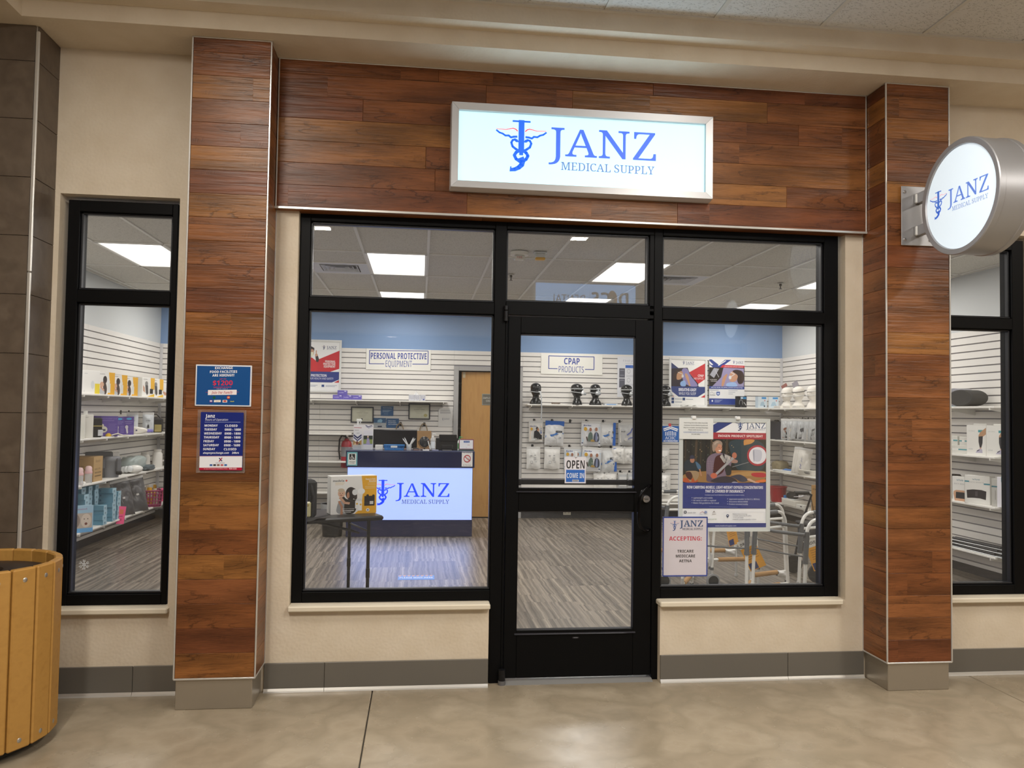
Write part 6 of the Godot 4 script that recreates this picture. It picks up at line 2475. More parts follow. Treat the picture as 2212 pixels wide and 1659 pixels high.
	b.box(Vector3(-0.035, 0, -0.025), Vector3(0.035, 0.03, 0.025), 0.006)
	part(b, "body", paint("1a1a1e", 0.4), k)
	b = MB.new()
	b.box(Vector3(-0.03, 0.004, 0.025), Vector3(0.03, 0.012, 0.0262))
	part(b, "slot_edge", paint("b98f86"), k)
	for e in [[-0.28, "eceaea", "white paper slips lying before the desk mirror"], [-0.2, "8488a8", "violet-grey notepad lying right of the paper slips"], [-0.03, "55565c", "grey tray lying before the printer"]]:
		k = thing("paper_stack" if e[1] != "55565c" else "tray", e[2], "papers" if e[1] != "55565c" else "tray", Vector3(e[0], y, -5.56))
		b = MB.new()
		b.box(Vector3(-0.06, 0, -0.05), Vector3(0.06, 0.01, 0.05), 0.002)
		part(b, "stack", paint(e[1], 0.6), k)
	bottle("sanitizer_bottle", "clear sanitizer bottle with a white pump between mirror and printer", "bottle", Vector3(-0.213, y, -5.7), 0.034, 0.21, film(), "eceeee", true, "dfe6ea")
	bottle("pump_bottle", "bottle with a green pump beside the printer", "bottle", Vector3(0.135, y, -5.7), 0.028, 0.175, paint("e2e9e4", 0.3), "49b86c", true, "4d9a5c")
	k = thing("pen", "white pen leaning against the sanitizer bottle", "pen", Vector3(-0.255, y, -5.645))
	b = MB.new()
	b.tube([Vector3(0.016, 0.0, 0), Vector3(-0.02, 0.12, 0)], 0.006, 8)
	part(b, "barrel", paint("e9e9e6", 0.3), k)
	b = MB.new()
	b.tube([Vector3(-0.02, 0.12, 0), Vector3(-0.022, 0.127, 0)], 0.004, 8)
	part(b, "tip", paint("a03038", 0.3), k)
	k = thing("printer", "black receipt printer with a raised lid at the desk's right", "printer", Vector3(-0.02, y, -5.82))
	b = MB.new()
	b.box(Vector3(-0.15, 0, -0.1), Vector3(0.15, 0.155, 0.08), 0.008)
	part(b, "body", paint("0c0d0f", 0.35), k)
	b = MB.new()
	b.box(Vector3(-0.11, 0.115, 0.0), Vector3(0.12, 0.2, 0.1), 0.006)
	part(b, "lid", paint("111215", 0.28), k)
	b = MB.new()
	b.box(Vector3(-0.08, 0.01, 0.08), Vector3(0.07, 0.07, 0.13), 0.01)
	part(b, "paper_bay", paint("17181b", 0.3), k)
	k = thing("tablet", "small white tablet stand in a red and blue case at the desk's right end", "tablet", Vector3(0.22, y, -5.66))
	b = MB.new()
	b.t = Transform3D(Basis(Vector3.RIGHT, -0.15), Vector3(0, 0.012, 0))
	b.box(Vector3(-0.096, 0.0, -0.008), Vector3(0.096, 0.135, 0.006), 0.006)
	part(b, "case", paint("7c2f50", 0.4), k)
	var q3 := pr(0.172, 0.112, 0, 0, 172, 112)
	q3.t = Transform3D(Basis(Vector3.RIGHT, -0.15), Vector3(0, 0.079, -0.004))
	q3.rect(0, 0, 172, 112, "e8e9ee")
	q3.rect(52, 10, 128, 34, "3f62a6")
	q3.text("Scan to pay", 92, 22, 9, "dfe6f4", {"w": 56.0})
	q3.rect(100, 62, 130, 68, "c89aa2")
	q3.oval(86, 98, 3, 3, "8a8c94")
	part(q3, "screen", ink(0.2), k)
	b = MB.new()
	b.box(Vector3(-0.1, 0, -0.05), Vector3(0.1, 0.012, 0.04), 0.004)
	part(b, "base", paint("3c5a58", 0.4), k)
	# extinguisher on the back wall
	k = thing("fire_extinguisher", "red fire extinguisher with a black hose on the back wall left of the desk", "fire extinguisher", Vector3(-1.43, 0.74, ZB + 0.1))
	b = MB.new()
	b.lathe([Vector2(0, 0), Vector2(0.07, 0.0), Vector2(0.075, 0.01), Vector2(0.075, 0.34), Vector2(0.06, 0.38), Vector2(0.03, 0.4), Vector2(0.026, 0.42)], 24)
	part(b, "cylinder", mat("extinguisher_red", "a3182c", 0.25), k)
	b = MB.new()
	b.lathe([Vector2(0.0755, 0.16), Vector2(0.0758, 0.162), Vector2(0.0758, 0.298), Vector2(0.0755, 0.3)], 18, 1.0, 1.0, PI * 0.1, PI * 0.9)
	part(b, "label", paint("8a8a8e", 0.4), k)
	b = MB.new()
	b.box(Vector3(-0.02, 0.42, -0.02), Vector3(0.02, 0.455, 0.02), 0.004)
	b.tube([Vector3(-0.01, 0.47, 0.0), Vector3(0.1, 0.5, 0.02)], 0.008, 6)
	b.tube([Vector3(-0.01, 0.45, 0.0), Vector3(0.1, 0.45, 0.02)], 0.008, 6)
	part(b, "valve_handle", paint("2a2a2c", 0.35), k)
	b = MB.new()
	b.tube([Vector3(-0.02, 0.45, 0), Vector3(-0.07, 0.46, 0.01), Vector3(-0.1, 0.4, 0.02), Vector3(-0.105, 0.25, 0.025), Vector3(-0.09, 0.12, 0.02)], 0.012, 10)
	part(b, "hose", paint("121214", 0.5), k)
	# folding table with goods, left of the window
	k = thing("folding_table", "black folding table behind the left window", "table", Vector3(-1.31, 0, -1.80), 22.0)
	var bk := mat("table_black", "16171a", 0.38)
	b = MB.new()
	b.box(Vector3(-0.6, 0.705, -0.29), Vector3(0.6, 0.742, 0.29), 0.012)
	part(b, "table_top", bk, k)
	for s in [-1.0, 1.0]:
		for zz in [-0.25, 0.25]:
			b = MB.new()
			b.cyl(Vector3(s * 0.49, 0.0, zz), Vector3(s * 0.49, 0.71, zz), 0.0135, 12)
			b.cyl(Vector3(s * 0.49, 0.26, zz), Vector3(s * 0.49, 0.33, zz), 0.0165, 12)
			b.cyl(Vector3(s * 0.49, 0.0, zz), Vector3(s * 0.49, 0.03, zz), 0.017, 12)
			part(b, "leg", mat("leg_black", "0f1013", 0.3, 0.3), k)
		b = MB.new()
		b.cyl(Vector3(s * 0.49, 0.62, -0.25), Vector3(s * 0.49, 0.62, 0.25), 0.008, 8)
		b.cyl(Vector3(s * 0.48, 0.58, 0.05), Vector3(s * 0.1, 0.69, 0.02), 0.008, 8)
		b.cyl(Vector3(s * 0.48, 0.58, -0.05), Vector3(s * 0.1, 0.69, -0.02), 0.008, 8)
		part(b, "brace", mat("brace_steel", "4c4d52", 0.25, 0.8), k)
	var sz := Vector3(0.37, 0.3, 0.12)
	k = carton("pump_box", "white and yellow breast pump box with a mother and baby on the folding table", "box", Vector3(-0.91, 0.7425, -1.915), 20.0, sz, "e9e8e4", print_mother)
	k = thing("pump_bag", "black pump tote bag at the left end of the folding table", "bag", Vector3(-1.27, 0.7425, -1.68), 20.0)
	b = MB.new()
	b.box(Vector3(-0.18, 0, -0.09), Vector3(0.1, 0.285, 0.09), 0.02)
	part(b, "body", paint("141416", 0.7), k)
	b = MB.new()
	b.tube([Vector3(0.06, 0.0, 0.096), Vector3(0.068, 0.16, 0.1), Vector3(0.05, 0.26, 0.08), Vector3(0.01, 0.3, 0.02), Vector3(-0.06, 0.3, 0.0)], 0.011, 6)
	part(b, "strap", paint("1d1d20", 0.7), k)
	b = MB.new()
	b.box(Vector3(-0.15, 0.005, 0.088), Vector3(0.05, 0.125, 0.112), 0.012)
	part(b, "pump_panel", paint("c4bd92", 0.3), k)
	b = MB.new()
	b.t = Transform3D(Basis(Vector3.RIGHT, PI / 2), Vector3(-0.075, 0.065, 0.112))
	b.lathe([Vector2(0.0, 0.014), Vector2(0.03, 0.01), Vector2(0.045, 0.0)], 20)
	b.t = Transform3D(Basis(Vector3.RIGHT, PI / 2), Vector3(0.022, 0.1, 0.112))
	b.lathe([Vector2(0.0, 0.004), Vector2(0.01, 0.003), Vector2(0.012, 0.0)], 12)
	part(b, "dial", mat("dial_brass", "b7a86c", 0.25, 0.4), k)
	k = thing("pump_flap", "black fabric flap of the tote lying over the front of the folding table", "flap", Vector3(-1.17, 0.7435, -1.56), 22.0)
	b = MB.new()
	b.surf(func(u, v): return Vector3(-0.2 + 0.36 * u * (1.0 - 0.25 * v), 0.004 + 0.012 * sin(u * 5.0) * sin(u * 5.0) - 0.06 * maxf(v - 0.3, 0.0) * (1.0 - u), -0.05 + 0.1 * v), 14, 8, func(_p): return Vector3.UP)
	part(b, "fabric", paint("17171a", 0.8), k)
	# waste basket with a clear liner beside the desk
	k = thing("waste_basket", "black office waste basket with a pale liner, left of the desk", "waste basket", Vector3(-1.44, 0, -5.52))
	b = MB.new()
	b.lathe([Vector2(0, 0.0), Vector2(0.118, 0.0), Vector2(0.135, 0.27), Vector2(0.14, 0.4), Vector2(0.135, 0.4), Vector2(0.112, 0.01), Vector2(0, 0.01)], 28)
	part(b, "bin", paint("121315", 0.45), k)
	b = MB.new()
	b.surf(func(u, v): return Vector3(cos(TAU * u), 0, sin(TAU * u)) * (0.141 + 0.004 * sin(u * 60.0) * (1.0 - v) + 0.004 * v) + Vector3(0, 0.25 + 0.155 * v + 0.02 * sin(u * 21.0) * (1.0 - v), 0), 36, 5, func(p): return Vector3(p.x, 0, p.z))
	part(b, "liner", paint("a3a6a8", 0.4), k)
	flat_floor_sticker()

func flat_floor_sticker() -> void:
	var o := thing("floor_sticker", "blue floor sticker with an orange striped edge reading PLEASE WAIT HERE", "floor sticker", Vector3(-0.386, 0.0005, -2.98))
	var b := MB.new()
	b.box(Vector3(-0.17, 0, -0.11), Vector3(0.17, 0.0008, 0.09))
	part(b, "sticker", paint("4e7fc0", 0.35), o)
	var q := pr(0.34, 0.2, 0, 0, 340, 200)
	q.t = Transform3D(Basis(Vector3.RIGHT, -PI / 2), Vector3(0, 0.0009, -0.01))
	q.lay = 0.0002
	for i in 8:
		q.poly([8 + 42 * i, 0, 34 + 42 * i, 0, 24 + 42 * i, 44, -2 + 42 * i, 44], "d9a27a")
	q.text("PLEASE WAIT HERE", 170, 108, 60, "dbe7f6", {"f": "bold", "w": 310.0})
	part(q, "print", ink(0.4), o)

# ------------------------------------------------------------------ left wall, seen through the narrow left window
func left_goods() -> void:
	var y := 1.701
	# top shelf: pump boxes in a row, fronts turned a little to the window
	carton("product_box", "slim white box with a grey oval at the window end of the top left shelf", "box", Vector3(-3.88, y, -3.95), 70.0, Vector3(0.13, 0.23, 0.1), "e8e7e3", func(q):
		q.oval(50, 55, 26, 28, "cfd2d4")
		q.oval(50, 58, 14, 16, "bfc3c6"))
	carton("product_box", "white box with a yellow corner, second on the top left shelf", "box", Vector3(-3.9, y, -4.24), 72.0, Vector3(0.28, 0.245, 0.12), "e7e6e2", func(q):
		q.rect(74, 56, 100, 100, "e8d23a")
		q.oval(62, 62, 9, 18, "d2d5d6")
		q.line([10, 14, 34, 14], 3, "c4c6c8")
		q.rect(6, 86, 20, 94, "b0b2b4"))
	var i := 0
	for z in [-4.62, -5.0, -5.35]:
		carton("pump_box", ["white and yellow mother-and-baby box, first of three on the top left shelf", "white and yellow mother-and-baby box, second of three on the top left shelf", "white and yellow mother-and-baby box, third of three on the top left shelf"][i], "box", Vector3(-3.88, y, z), 78.0, Vector3(0.3, 0.245 - 0.01 * i, 0.11), "e9e8e4", print_mother_small)
		i += 1
	carton("product_box", "plain grey-backed box between the pump boxes on the top left shelf", "box", Vector3(-3.95, y, -5.6), 84.0, Vector3(0.3, 0.25, 0.06), "cfcdc6", func(q):
		for k in 6:
			q.line([12, 18 + 10 * k, 84 - 6 * (k % 3), 18 + 10 * k], 2, "aaa8a2"))
	i = 0
	for z in [-5.92, -6.27]:
		carton("pump_box", ["white box with a black bag picture, nearer of two on the top left shelf", "white box with a black bag picture, farther of two on the top left shelf"][i], "box", Vector3(-3.87, y, z), 80.0, Vector3(0.3, 0.24, 0.12), "eae9e5", func(q):
			q.poly([66, 0, 100, 0, 100, 62, 70, 62], "e6b02e")
			q.poly([40, 100, 100, 84, 100, 100], "ecc02e")
			q.text("medela", 24, 9, 5, "4a4846", {"w": 30.0})
			q.oval(34, 32, 12, 13, "8a8886")
			q.poly([24, 40, 46, 40, 50, 82, 40, 92, 30, 80], "4a4a4c")
			q.rect(62, 58, 88, 84, "1e1c1c")
			q.poly([6, 40, 20, 52, 24, 80, 8, 70], "caa088"))
		i += 1
	carton("pump_box", "white box with a baby's face at the corner end of the top left shelf", "box", Vector3(-3.87, y, -6.66), 82.0, Vector3(0.34, 0.235, 0.12), "ecebe8", func(q):
		q.text("medela", 34, 12, 7, "5a5856", {"w": 46.0})
		q.oval(70, 62, 20, 20, "d3a78c")
		q.poly([40, 46, 90, 20, 96, 44, 60, 50], "4a3428")
		q.poly([4, 60, 40, 70, 60, 84, 30, 88], "c8977c"))
	# second shelf
	y = 1.236
	var o := carton("product_box", "white box with a hang tab, left of two on the second left shelf", "box", Vector3(-3.86, y, -3.98), 20.0, Vector3(0.14, 0.24, 0.1), "dfddd6", func(q):
		q.line([20, 14, 60, 14], 3, "b9b6ae"))
	var b := MB.new()
	b.box(Vector3(-0.02, 0.24, -0.002), Vector3(0.02, 0.28, 0.0))
	part(b, "hang_tab", paint("e6e6e2"), o)
	o = carton("product_box", "white box with a grey pump picture, right of two on the second left shelf", "box", Vector3(-3.86, y, -4.17), 20.0, Vector3(0.15, 0.245, 0.1), "e0ded7", func(q):
		q.line([20, 12, 70, 12], 3, "b9b6ae")
		q.rect(12, 84, 40, 92, "9a9894"))
	side_print(o, Vector3(0.15, 0.245, 0.1), func(q):
		q.oval(50, 55, 24, 22, "b9bbbd")
		q.oval(50, 60, 12, 12, "a6a9ac"))
	b = MB.new()
	b.box(Vector3(-0.02, 0.245, -0.002), Vector3(0.02, 0.285, 0.0))
	part(b, "hang_tab", paint("e6e6e2"), o)
	soft_bag("black cloth bag slumped behind the white boxes on the second left shelf", Vector3(-3.99, y, -4.12), Vector3(0.13, 0.35, 0.28), "161618", 0.0, 3)
	o = thing("pump_bag", "black pump case with a brass stripe on the second left shelf", "bag", Vector3(-3.86, y, -4.42), 35.0)
	b = MB.new()
	b.box(Vector3(-0.05, 0, -0.05), Vector3(0.06, 0.21, 0.06), 0.012)
	part(b, "case", paint("121214", 0.6), o)
	b = MB.new()
	b.box(Vector3(-0.05, 0.115, 0.06), Vector3(0.06, 0.126, 0.064), 0.001)
	part(b, "brass_stripe", mat("dial_brass", "b7a86c", 0.25, 0.4), o)
	b = MB.new()
	b.box(Vector3(0.015, 0.015, 0.06), Vector3(0.065, 0.08, 0.068), 0.004)
	part(b, "tag", paint("c6c8cc", 0.3), o)
	carton("pump_box", "large violet pump box with a white motor picture on the second left shelf", "box", Vector3(-3.91, y, -4.74), 18.0, Vector3(0.32, 0.225, 0.07), "5c4a94", func(q):
		q.rect(0, 0, 100, 100, "614f9a")
		q.text("SMARTPUMP 2.0", 66, 12, 6, "8f83bc", {"w": 60.0})
		q.line([42, 22, 88, 22], 2, "8f83bc")
		q.poly([0, 0, 24, 0, 36, 40, 28, 60, 0, 56], "26232c")
		q.oval(56, 66, 12, 16, "cfccbc")
		q.rect(50, 64, 62, 74, "565468")
		q.oval(44, 50, 6, 8, "d4d0c2")
		q.oval(52, 46, 5, 7, "d4d0c2")
		for k in 5:
			q.line([72, 40 + 7 * k, 96 - 4 * (k % 2), 40 + 7 * k], 2, "7d70ae"))
	i = 0
	for z in [-5.12, -5.42]:
		var s := Vector3(0.12, 0.215, 0.1)
		o = carton("pump_box", ["small violet and copper pump box, nearer of two on the second left shelf", "small violet and copper pump box, farther of two on the second left shelf"][i], "box", Vector3(-3.87, y, z), 22.0, s, "5c4a94", func(q):
			q.rect(0, 0, 100, 100, "614f9a")
			q.oval(56, 12, 24, 6, "4fa6d8")
			q.line([16, 28, 88, 28], 4, "8d80ba")
			q.line([24, 38, 78, 38], 3, "8d80ba")
			q.oval(36, 58, 14, 10, "d8d6d8")
			q.poly([28, 60, 46, 60, 50, 90, 40, 96, 34, 84], "d8d6d8")
			for k in 5:
				q.line([64, 52 + 8 * k, 94, 52 + 8 * k], 2.4, "8d80ba"))
		side_print(o, s, func(q):
			q.rect(0, 0, 100, 100, "a0623e")
			q.line([30, 8, 50, 40, 40, 92], 14, "c08660"))
		i += 1
	o = thing("pump_unit", "white wedge-shaped pump motor with a tube on the second left shelf", "pump", Vector3(-3.84, y, -5.72), 30.0)
	b = MB.new()
	b.surf(func(u: float, v: float):
		var th := PI * v
		var ph := TAU * u
		var p := Vector3(sin(th) * cos(ph), cos(th), sin(th) * sin(ph))
		var e := Vector3(signf(p.x) * pow(absf(p.x), 0.6), signf(p.y) * pow(absf(p.y), 0.6), signf(p.z) * pow(absf(p.z), 0.6))
		return Vector3(e.x * 0.09, 0.042 + e.y * 0.042 * (1.0 - 0.35 * e.x), e.z * 0.06), 20, 12, func(p): return p - Vector3(0, 0.042, 0))
	part(b, "housing", paint("e6e3da", 0.3), o)
	b = MB.new()
	b.cyl(Vector3(-0.045, 0.045, 0.055), Vector3(-0.045, 0.045, 0.062), 0.01, 10)
	part(b, "port", paint("4a4a6a"), o)
	b = MB.new()
	b.tube([Vector3(-0.1, 0.02, 0.02), Vector3(-0.14, 0.05, 0.05), Vector3(-0.2, 0.045, 0.06), Vector3(-0.25, 0.008, 0.05)], 0.004, 6)
	part(b, "tube", paint("dcdad4", 0.4), o)
	o = thing("pump_parts", "yellow and white pump parts lying before the violet box", "pump parts", Vector3(-3.83, y, -4.72), 20.0)
	b = MB.new()
	b.lathe([Vector2(0.0, 0.0), Vector2(0.03, 0.0), Vector2(0.03, 0.02), Vector2(0.01, 0.034), Vector2(0.0, 0.034)], 14)
	part(b, "yellow_flange", paint("d9b23a", 0.4), o)
	b = MB.new()
	b.tube([Vector3(0.03, 0.012, 0.01), Vector3(0.09, 0.03, 0.0), Vector3(0.15, 0.01, 0.02), Vector3(0.2, 0.008, 0.0)], 0.007, 8)
	part(b, "white_tube", paint("e2ddca", 0.4), o)
	i = 0
	for e in [[-3.93, -5.75], [-3.83, -6.02]]:
		var h := hook("black slatwall hook above the second left shelf, %s of two" % ("nearer" if i == 0 else "farther"), Vector3(XL + 0.002, 1.505, e[1]), 90.0, 0.24 + 0.08 * i)
		o = pouch("clear bag of pump parts %s on the left slatwall" % ("hanging nearer the window" if i == 0 else "with a violet foot, hanging nearer the corner"), Vector3(e[0], 1.5, e[1] + 0.02), 0.13, 0.25, 0.035, "ccd1d6", 31 + i, func(q):
			q.text("medela", 50, 32, 6, "54565c", {"w": 44.0})
			q.poly([44, 58, 56, 58, 62, 78, 38, 78], "3a3c42"), 0.0, 20.0)
		if i == 1:
			b = MB.new()
			b.box(Vector3(-0.06, -0.25, 0.005), Vector3(0.06, -0.215, 0.04), 0.008)
			part(b, "violet_foot", paint("8b84d2", 0.3), o)
		i += 1
	for e in [["black camera-style pump bag with a brass clasp on the second left shelf", Vector3(-3.87, y, -6.38), 0.2, 0.19], ["larger black pump bag with a brass bar in the back left corner", Vector3(-3.72, y, -6.98), 0.3, 0.26]]:
		o = thing("pump_bag", e[0], "bag", e[1], 15.0)
		b = MB.new()
		b.box(Vector3(-e[2] / 2, 0, -0.05), Vector3(e[2] / 2, e[3], 0.06), 0.02)
		part(b, "case", paint("17181a", 0.6), o)
		b = MB.new()
		b.tube([Vector3(-e[2] * 0.35, e[3] - 0.01, 0), Vector3(-e[2] * 0.2, e[3] + 0.05, 0), Vector3(e[2] * 0.1, e[3] + 0.05, 0), Vector3(e[2] * 0.35, e[3] - 0.01, 0)], 0.009, 8)
		part(b, "handle", paint("1d1d20", 0.6), o)
		b = MB.new()
		b.box(Vector3(0.0, 0.01, 0.06), Vector3(e[2] * 0.42, e[3] * 0.55, 0.066), 0.004)
		part(b, "clasp", mat("dial_brass", "b7a86c", 0.25, 0.4), o)
	o = thing("baby_bottle", "small clear bottle with a green ring at the window end of the second left shelf", "bottle", Vector3(-3.82, y, -3.86))
	b = MB.new()
	b.lathe([Vector2(0, 0), Vector2(0.026, 0.0), Vector2(0.026, 0.06), Vector2(0.02, 0.075)], 16)
	part(b, "body", film(), o)
	b = MB.new()
	b.lathe([Vector2(0.022, 0.072), Vector2(0.024, 0.09), Vector2(0.01, 0.11), Vector2(0, 0.112)], 14)
	part(b, "green_ring", paint("a9d8c2", 0.4), o)
	# third shelf
	y = 0.766
	i = 0
	for e in [[-3.8, -3.93], [-3.81, -4.17]]:
		o = thing("baby_bottle", ["pink-ringed baby bottle at the window end of the third left shelf", "pink-ringed baby bottle in front of the brown carton"][i], "bottle", Vector3(e[0], y, e[1]))
		b = MB.new()
		b.lathe([Vector2(0, 0), Vector2(0.034, 0.0), Vector2(0.037, 0.01), Vector2(0.034, 0.045), Vector2(0.037, 0.09), Vector2(0.032, 0.1)], 20)
		part(b, "body", film(), o)
		b = MB.new()
		b.lathe([Vector2(0.035, 0.098), Vector2(0.037, 0.1), Vector2(0.037, 0.122), Vector2(0.034, 0.124)], 20)
		part(b, "pink_ring", paint("e0b4b6", 0.4), o)
		b = MB.new()
		b.lathe([Vector2(0.034, 0.124), Vector2(0.032, 0.16), Vector2(0.022, 0.176), Vector2(0.0, 0.18)], 20)
		part(b, "cap", paint("dcbcbc", 0.25), o)
		i += 1
	o = thing("pump_flange", "white round pump flange with a red mark on the third left shelf", "pump part", Vector3(-3.81, y, -4.03))
	b = MB.new()
	b.lathe([Vector2(0, 0), Vector2(0.035, 0.0), Vector2(0.03, 0.02), Vector2(0.012, 0.03), Vector2(0.0, 0.03)], 16)
	part(b, "flange", paint("e6e4de", 0.4), o)
	b = MB.new()
	b.box(Vector3(-0.012, 0.005, 0.031), Vector3(0.012, 0.014, 0.034), 0.001)
	part(b, "red_mark", paint("c86a58"), o)
	var bs := Vector3(0.25, 0.265, 0.24)
	o = carton("brown_carton", "plain brown pump carton with black print on the third left shelf", "carton", Vector3(-3.93, y, -4.4), 0.0, bs, "a08258", func(q):
		q.text("medela", 50, 10, 3, "5a462c", {"w": 18.0})
		q.text("Model LCPPE", 46, 40, 6, "5a462c", {"w": 36.0})
		q.text("Hospital Grade Rental Pump", 54, 50, 6, "4a3820", {"f": "bold", "w": 70.0})
		q.line([26, 60, 76, 60], 3, "6a5434"))
	side_print(o, bs, func(q):
		q.rect(0, 0, 100, 100, "bd9c6c")
		q.text("Bond+", 48, 18, 10, "6a5434", {"f": "serif", "it": 0.2, "w": 54.0})
		q.text("Model LCPPE", 44, 50, 7, "4a3820", {"w": 60.0})
		q.text("Instruction", 50, 64, 7, "3a2c18", {"f": "bold", "w": 70.0})
		q.line([16, 78, 84, 78], 4, "6a5434"))
	o = thing("lunch_tote", "dark grey insulated pump tote behind the rental pump", "tote", Vector3(-3.98, y, -4.86), 30.0)
	b = MB.new()
	b.box(Vector3(-0.16, 0, -0.05), Vector3(0.14, 0.29, 0.05), 0.01)
	part(b, "tote", paint("4b4d50", 0.6), o)
	o = thing("rental_pump", "grey rental breast pump with a black foot on the third left shelf", "pump", Vector3(-3.87, y, -4.92), 25.0)
	b = MB.new()
	b.lathe([Vector2(0, 0), Vector2(0.085, 0.0), Vector2(0.1, 0.17), Vector2(0.106, 0.18), Vector2(0.106, 0.21), Vector2(0.09, 0.235), Vector2(0.0, 0.24)], 24, 1.0, 0.8)
	part(b, "housing", paint("7b7d82", 0.4), o)
	b = MB.new()
	b.box(Vector3(0.05, 0.06, 0.05), Vector3(0.1, 0.22, 0.1), 0.012)
	b.box(Vector3(-0.1, 0.1, 0.04), Vector3(-0.06, 0.22, 0.08), 0.012)
	part(b, "latch", paint("6a6c71", 0.35), o)
	b = MB.new()
	b.box(Vector3(0.05, 0.03, 0.06), Vector3(0.11, 0.075, 0.11), 0.01)
	part(b, "foot", paint("1a1b1d", 0.4), o)
	carton("product_box", "narrow white box standing right of the rental pump", "box", Vector3(-3.93, y, -5.2), 25.0, Vector3(0.09, 0.27, 0.12), "dedcd8")
	soft_bag("pale green-grey plastic mailing bag lying on the third left shelf", Vector3(-3.92, y + 0.001, -5.78), Vector3(0.2, 0.19, 0.55), "a9b5b4", 0.0, 8, "bag", "mailing_bag", 0.3)
	o = thing("pump_unit", "rounded white breast pump lying before the mailing bag", "pump", Vector3(-3.8, y, -5.5), 30.0)
	b = MB.new()
	b.ball(Vector3(0, 0.05, 0), Vector3(0.09, 0.05, 0.055), 20, 12)
	part(b, "housing", paint("e8e7e3", 0.3), o)
	b = MB.new()
	for e in [[-0.1, 0.06], [-0.13, 0.03], [-0.07, 0.09]]:
		b.ball(Vector3(e[0], 0.04 + e[1] * 0.2, e[1] - 0.03), Vector3(0.038, 0.04, 0.036), 12, 8)
	part(b, "shields", paint("dfe3e4", 0.2), o)
	b = MB.new()
	b.cyl(Vector3(0.075, 0.05, 0.03), Vector3(0.09, 0.05, 0.034), 0.006, 8)
	part(b, "port", paint("7a7c80"), o)
	soft_bag("small bundle of dark cloth under the mailing bag", Vector3(-3.82, y, -6.0), Vector3(0.12, 0.07, 0.3), "56636a", 0.0, 12, "cloth", "cloth_bundle")
	i = 0
	for e in [[-3.93, -6.22, 0.22], [-3.86, -6.5, 0.24], [-3.8, -6.86, 0.2]]:
		o = thing("milk_bag_pack", ["white milk-storage pouch, nearest of three in the left corner", "white milk-storage pouch, middle of three in the left corner", "white milk-storage pouch, farthest of three in the left corner"][i], "pouch", Vector3(e[0], y, e[1]), 20.0)
		b = MB.new()
		b.lathe([Vector2(0, 0), Vector2(0.065, 0.0), Vector2(0.062, e[2] * 0.75), Vector2(0.045, e[2] * 0.85), Vector2(0.05, e[2]), Vector2(0.0, e[2])], 16, 1.0, 0.55)
		part(b, "pouch", paint("d3d0ca", 0.4), o)
		i += 1
	carton("product_box", "white box with small brown lettering in the back left corner", "box", Vector3(-3.72, 0.8405, -7.05), 0.0, Vector3(0.24, 0.3, 0.1), "d9d5cf", func(q):
		q.text("medela", 46, 12, 5, "6a5048", {"f": "bold", "w": 60.0}))
	# lowest shelf: stacks of pale blue boxes
	y = 0.286
	var sz := Vector3(0.155, 0.052, 0.1)
	var src: Node3D = null
	var stacks := [[-3.88, -4.13, 7, "front stack by the window"], [-3.98, -4.3, 8, "tall back stack"], [-3.98, -4.47, 8, "second tall back stack"], [-3.98, -4.64, 8, "third tall back stack"], [-3.84, -4.52, 4, "low front stack"], [-3.85, -4.8, 7, "middle front stack"], [-3.86, -4.97, 6, "stack with pink ends"]]
	for s in stacks:
		for k in s[2]:
			var lab := "pale blue box in the %s, %s, lowest left shelf" % [s[3], "topmost" if k == s[2] - 1 else ["lowest", "second from below", "third from below", "fourth from below", "fifth from below", "sixth from below", "seventh from below", "eighth from below"][k]]
			var at := Vector3(s[0], y + 0.0525 * k, s[1] + 0.006 * sin(k * 2.3))
			if src == null:
				src = carton("blue_box", lab, "box", at, 0.0, sz, "7aa7bc", func(q):
					q.rect(0, 0, 100, 100, "6d9cb2")
					q.rect(8, 30, 20, 70, "4d7690"), "pale blue boxes on the lowest left shelf")
				side_print(src, sz, func(q):
					q.rect(0, 0, 100, 100, "a4c6d6")
					q.oval(50, 62, 20, 22, "7d98a8")
					q.line([20, 22, 76, 22], 7, "c4dbe6"))
			else:
				dup(src, lab, at, 3.0 * sin(k * 1.7 + s[1] * 9.0))
	carton("baby_box", "blue box with a laughing baby picture at the window end of the lowest left shelf", "box", Vector3(-3.79, y, -3.96), 40.0, Vector3(0.22, 0.27, 0.06), "9cbfd4", func(q):
		q.rect(0, 0, 100, 100, "9dbfd6")
		q.text("Lansinoh", 50, 12, 7, "9a4a78", {"f": "serif", "it": 0.2, "w": 46.0})
		q.rect(4, 28, 96, 84, "b8aca2")
		q.oval(70, 56, 22, 26, "d3c6ba")
		q.oval(62, 50, 2.4, 2, "4a423c")
		q.oval(77, 50, 2.4, 2, "4a423c")
		q.oval(70, 68, 6, 5, "7a4a44")
		q.oval(24, 56, 20, 26, "8f8278")
		q.rect(0, 84, 100, 100, "6aa6d8"))
	i = 0
	for e in [[-3.84, -5.28], [-3.82, -5.68]]:
		o = pouch("grey cloth pump bag in clear wrap leaning on the lowest left shelf, %s of two" % ["nearer", "farther"][i], Vector3(e[0] - 0.06, y + 0.42, e[1]), 0.26, 0.44, 0.08, "57575a", 41 + i, func(q):
			q.rect(30, 40, 44, 46, "c9c7c4")
			q.line([20, 10, 30, 60], 1.6, "9a9896")
			q.line([70, 8, 74, 50], 1.6, "8e8c8a"), 8.0, 55.0)
		o.rotation.x = -0.12
		i += 1
	o = thing("basket", "magenta pierced plastic basket at the corner end of the lowest left shelf", "basket", Vector3(-3.86, y, -6.2), 25.0)
	var mg := paint("8d1c56", 0.35)
	b = MB.new()
	b.box(Vector3(-0.13, 0, -0.11), Vector3(0.13, 0.012, 0.11), 0.002)
	part(b, "tray", mg, o)
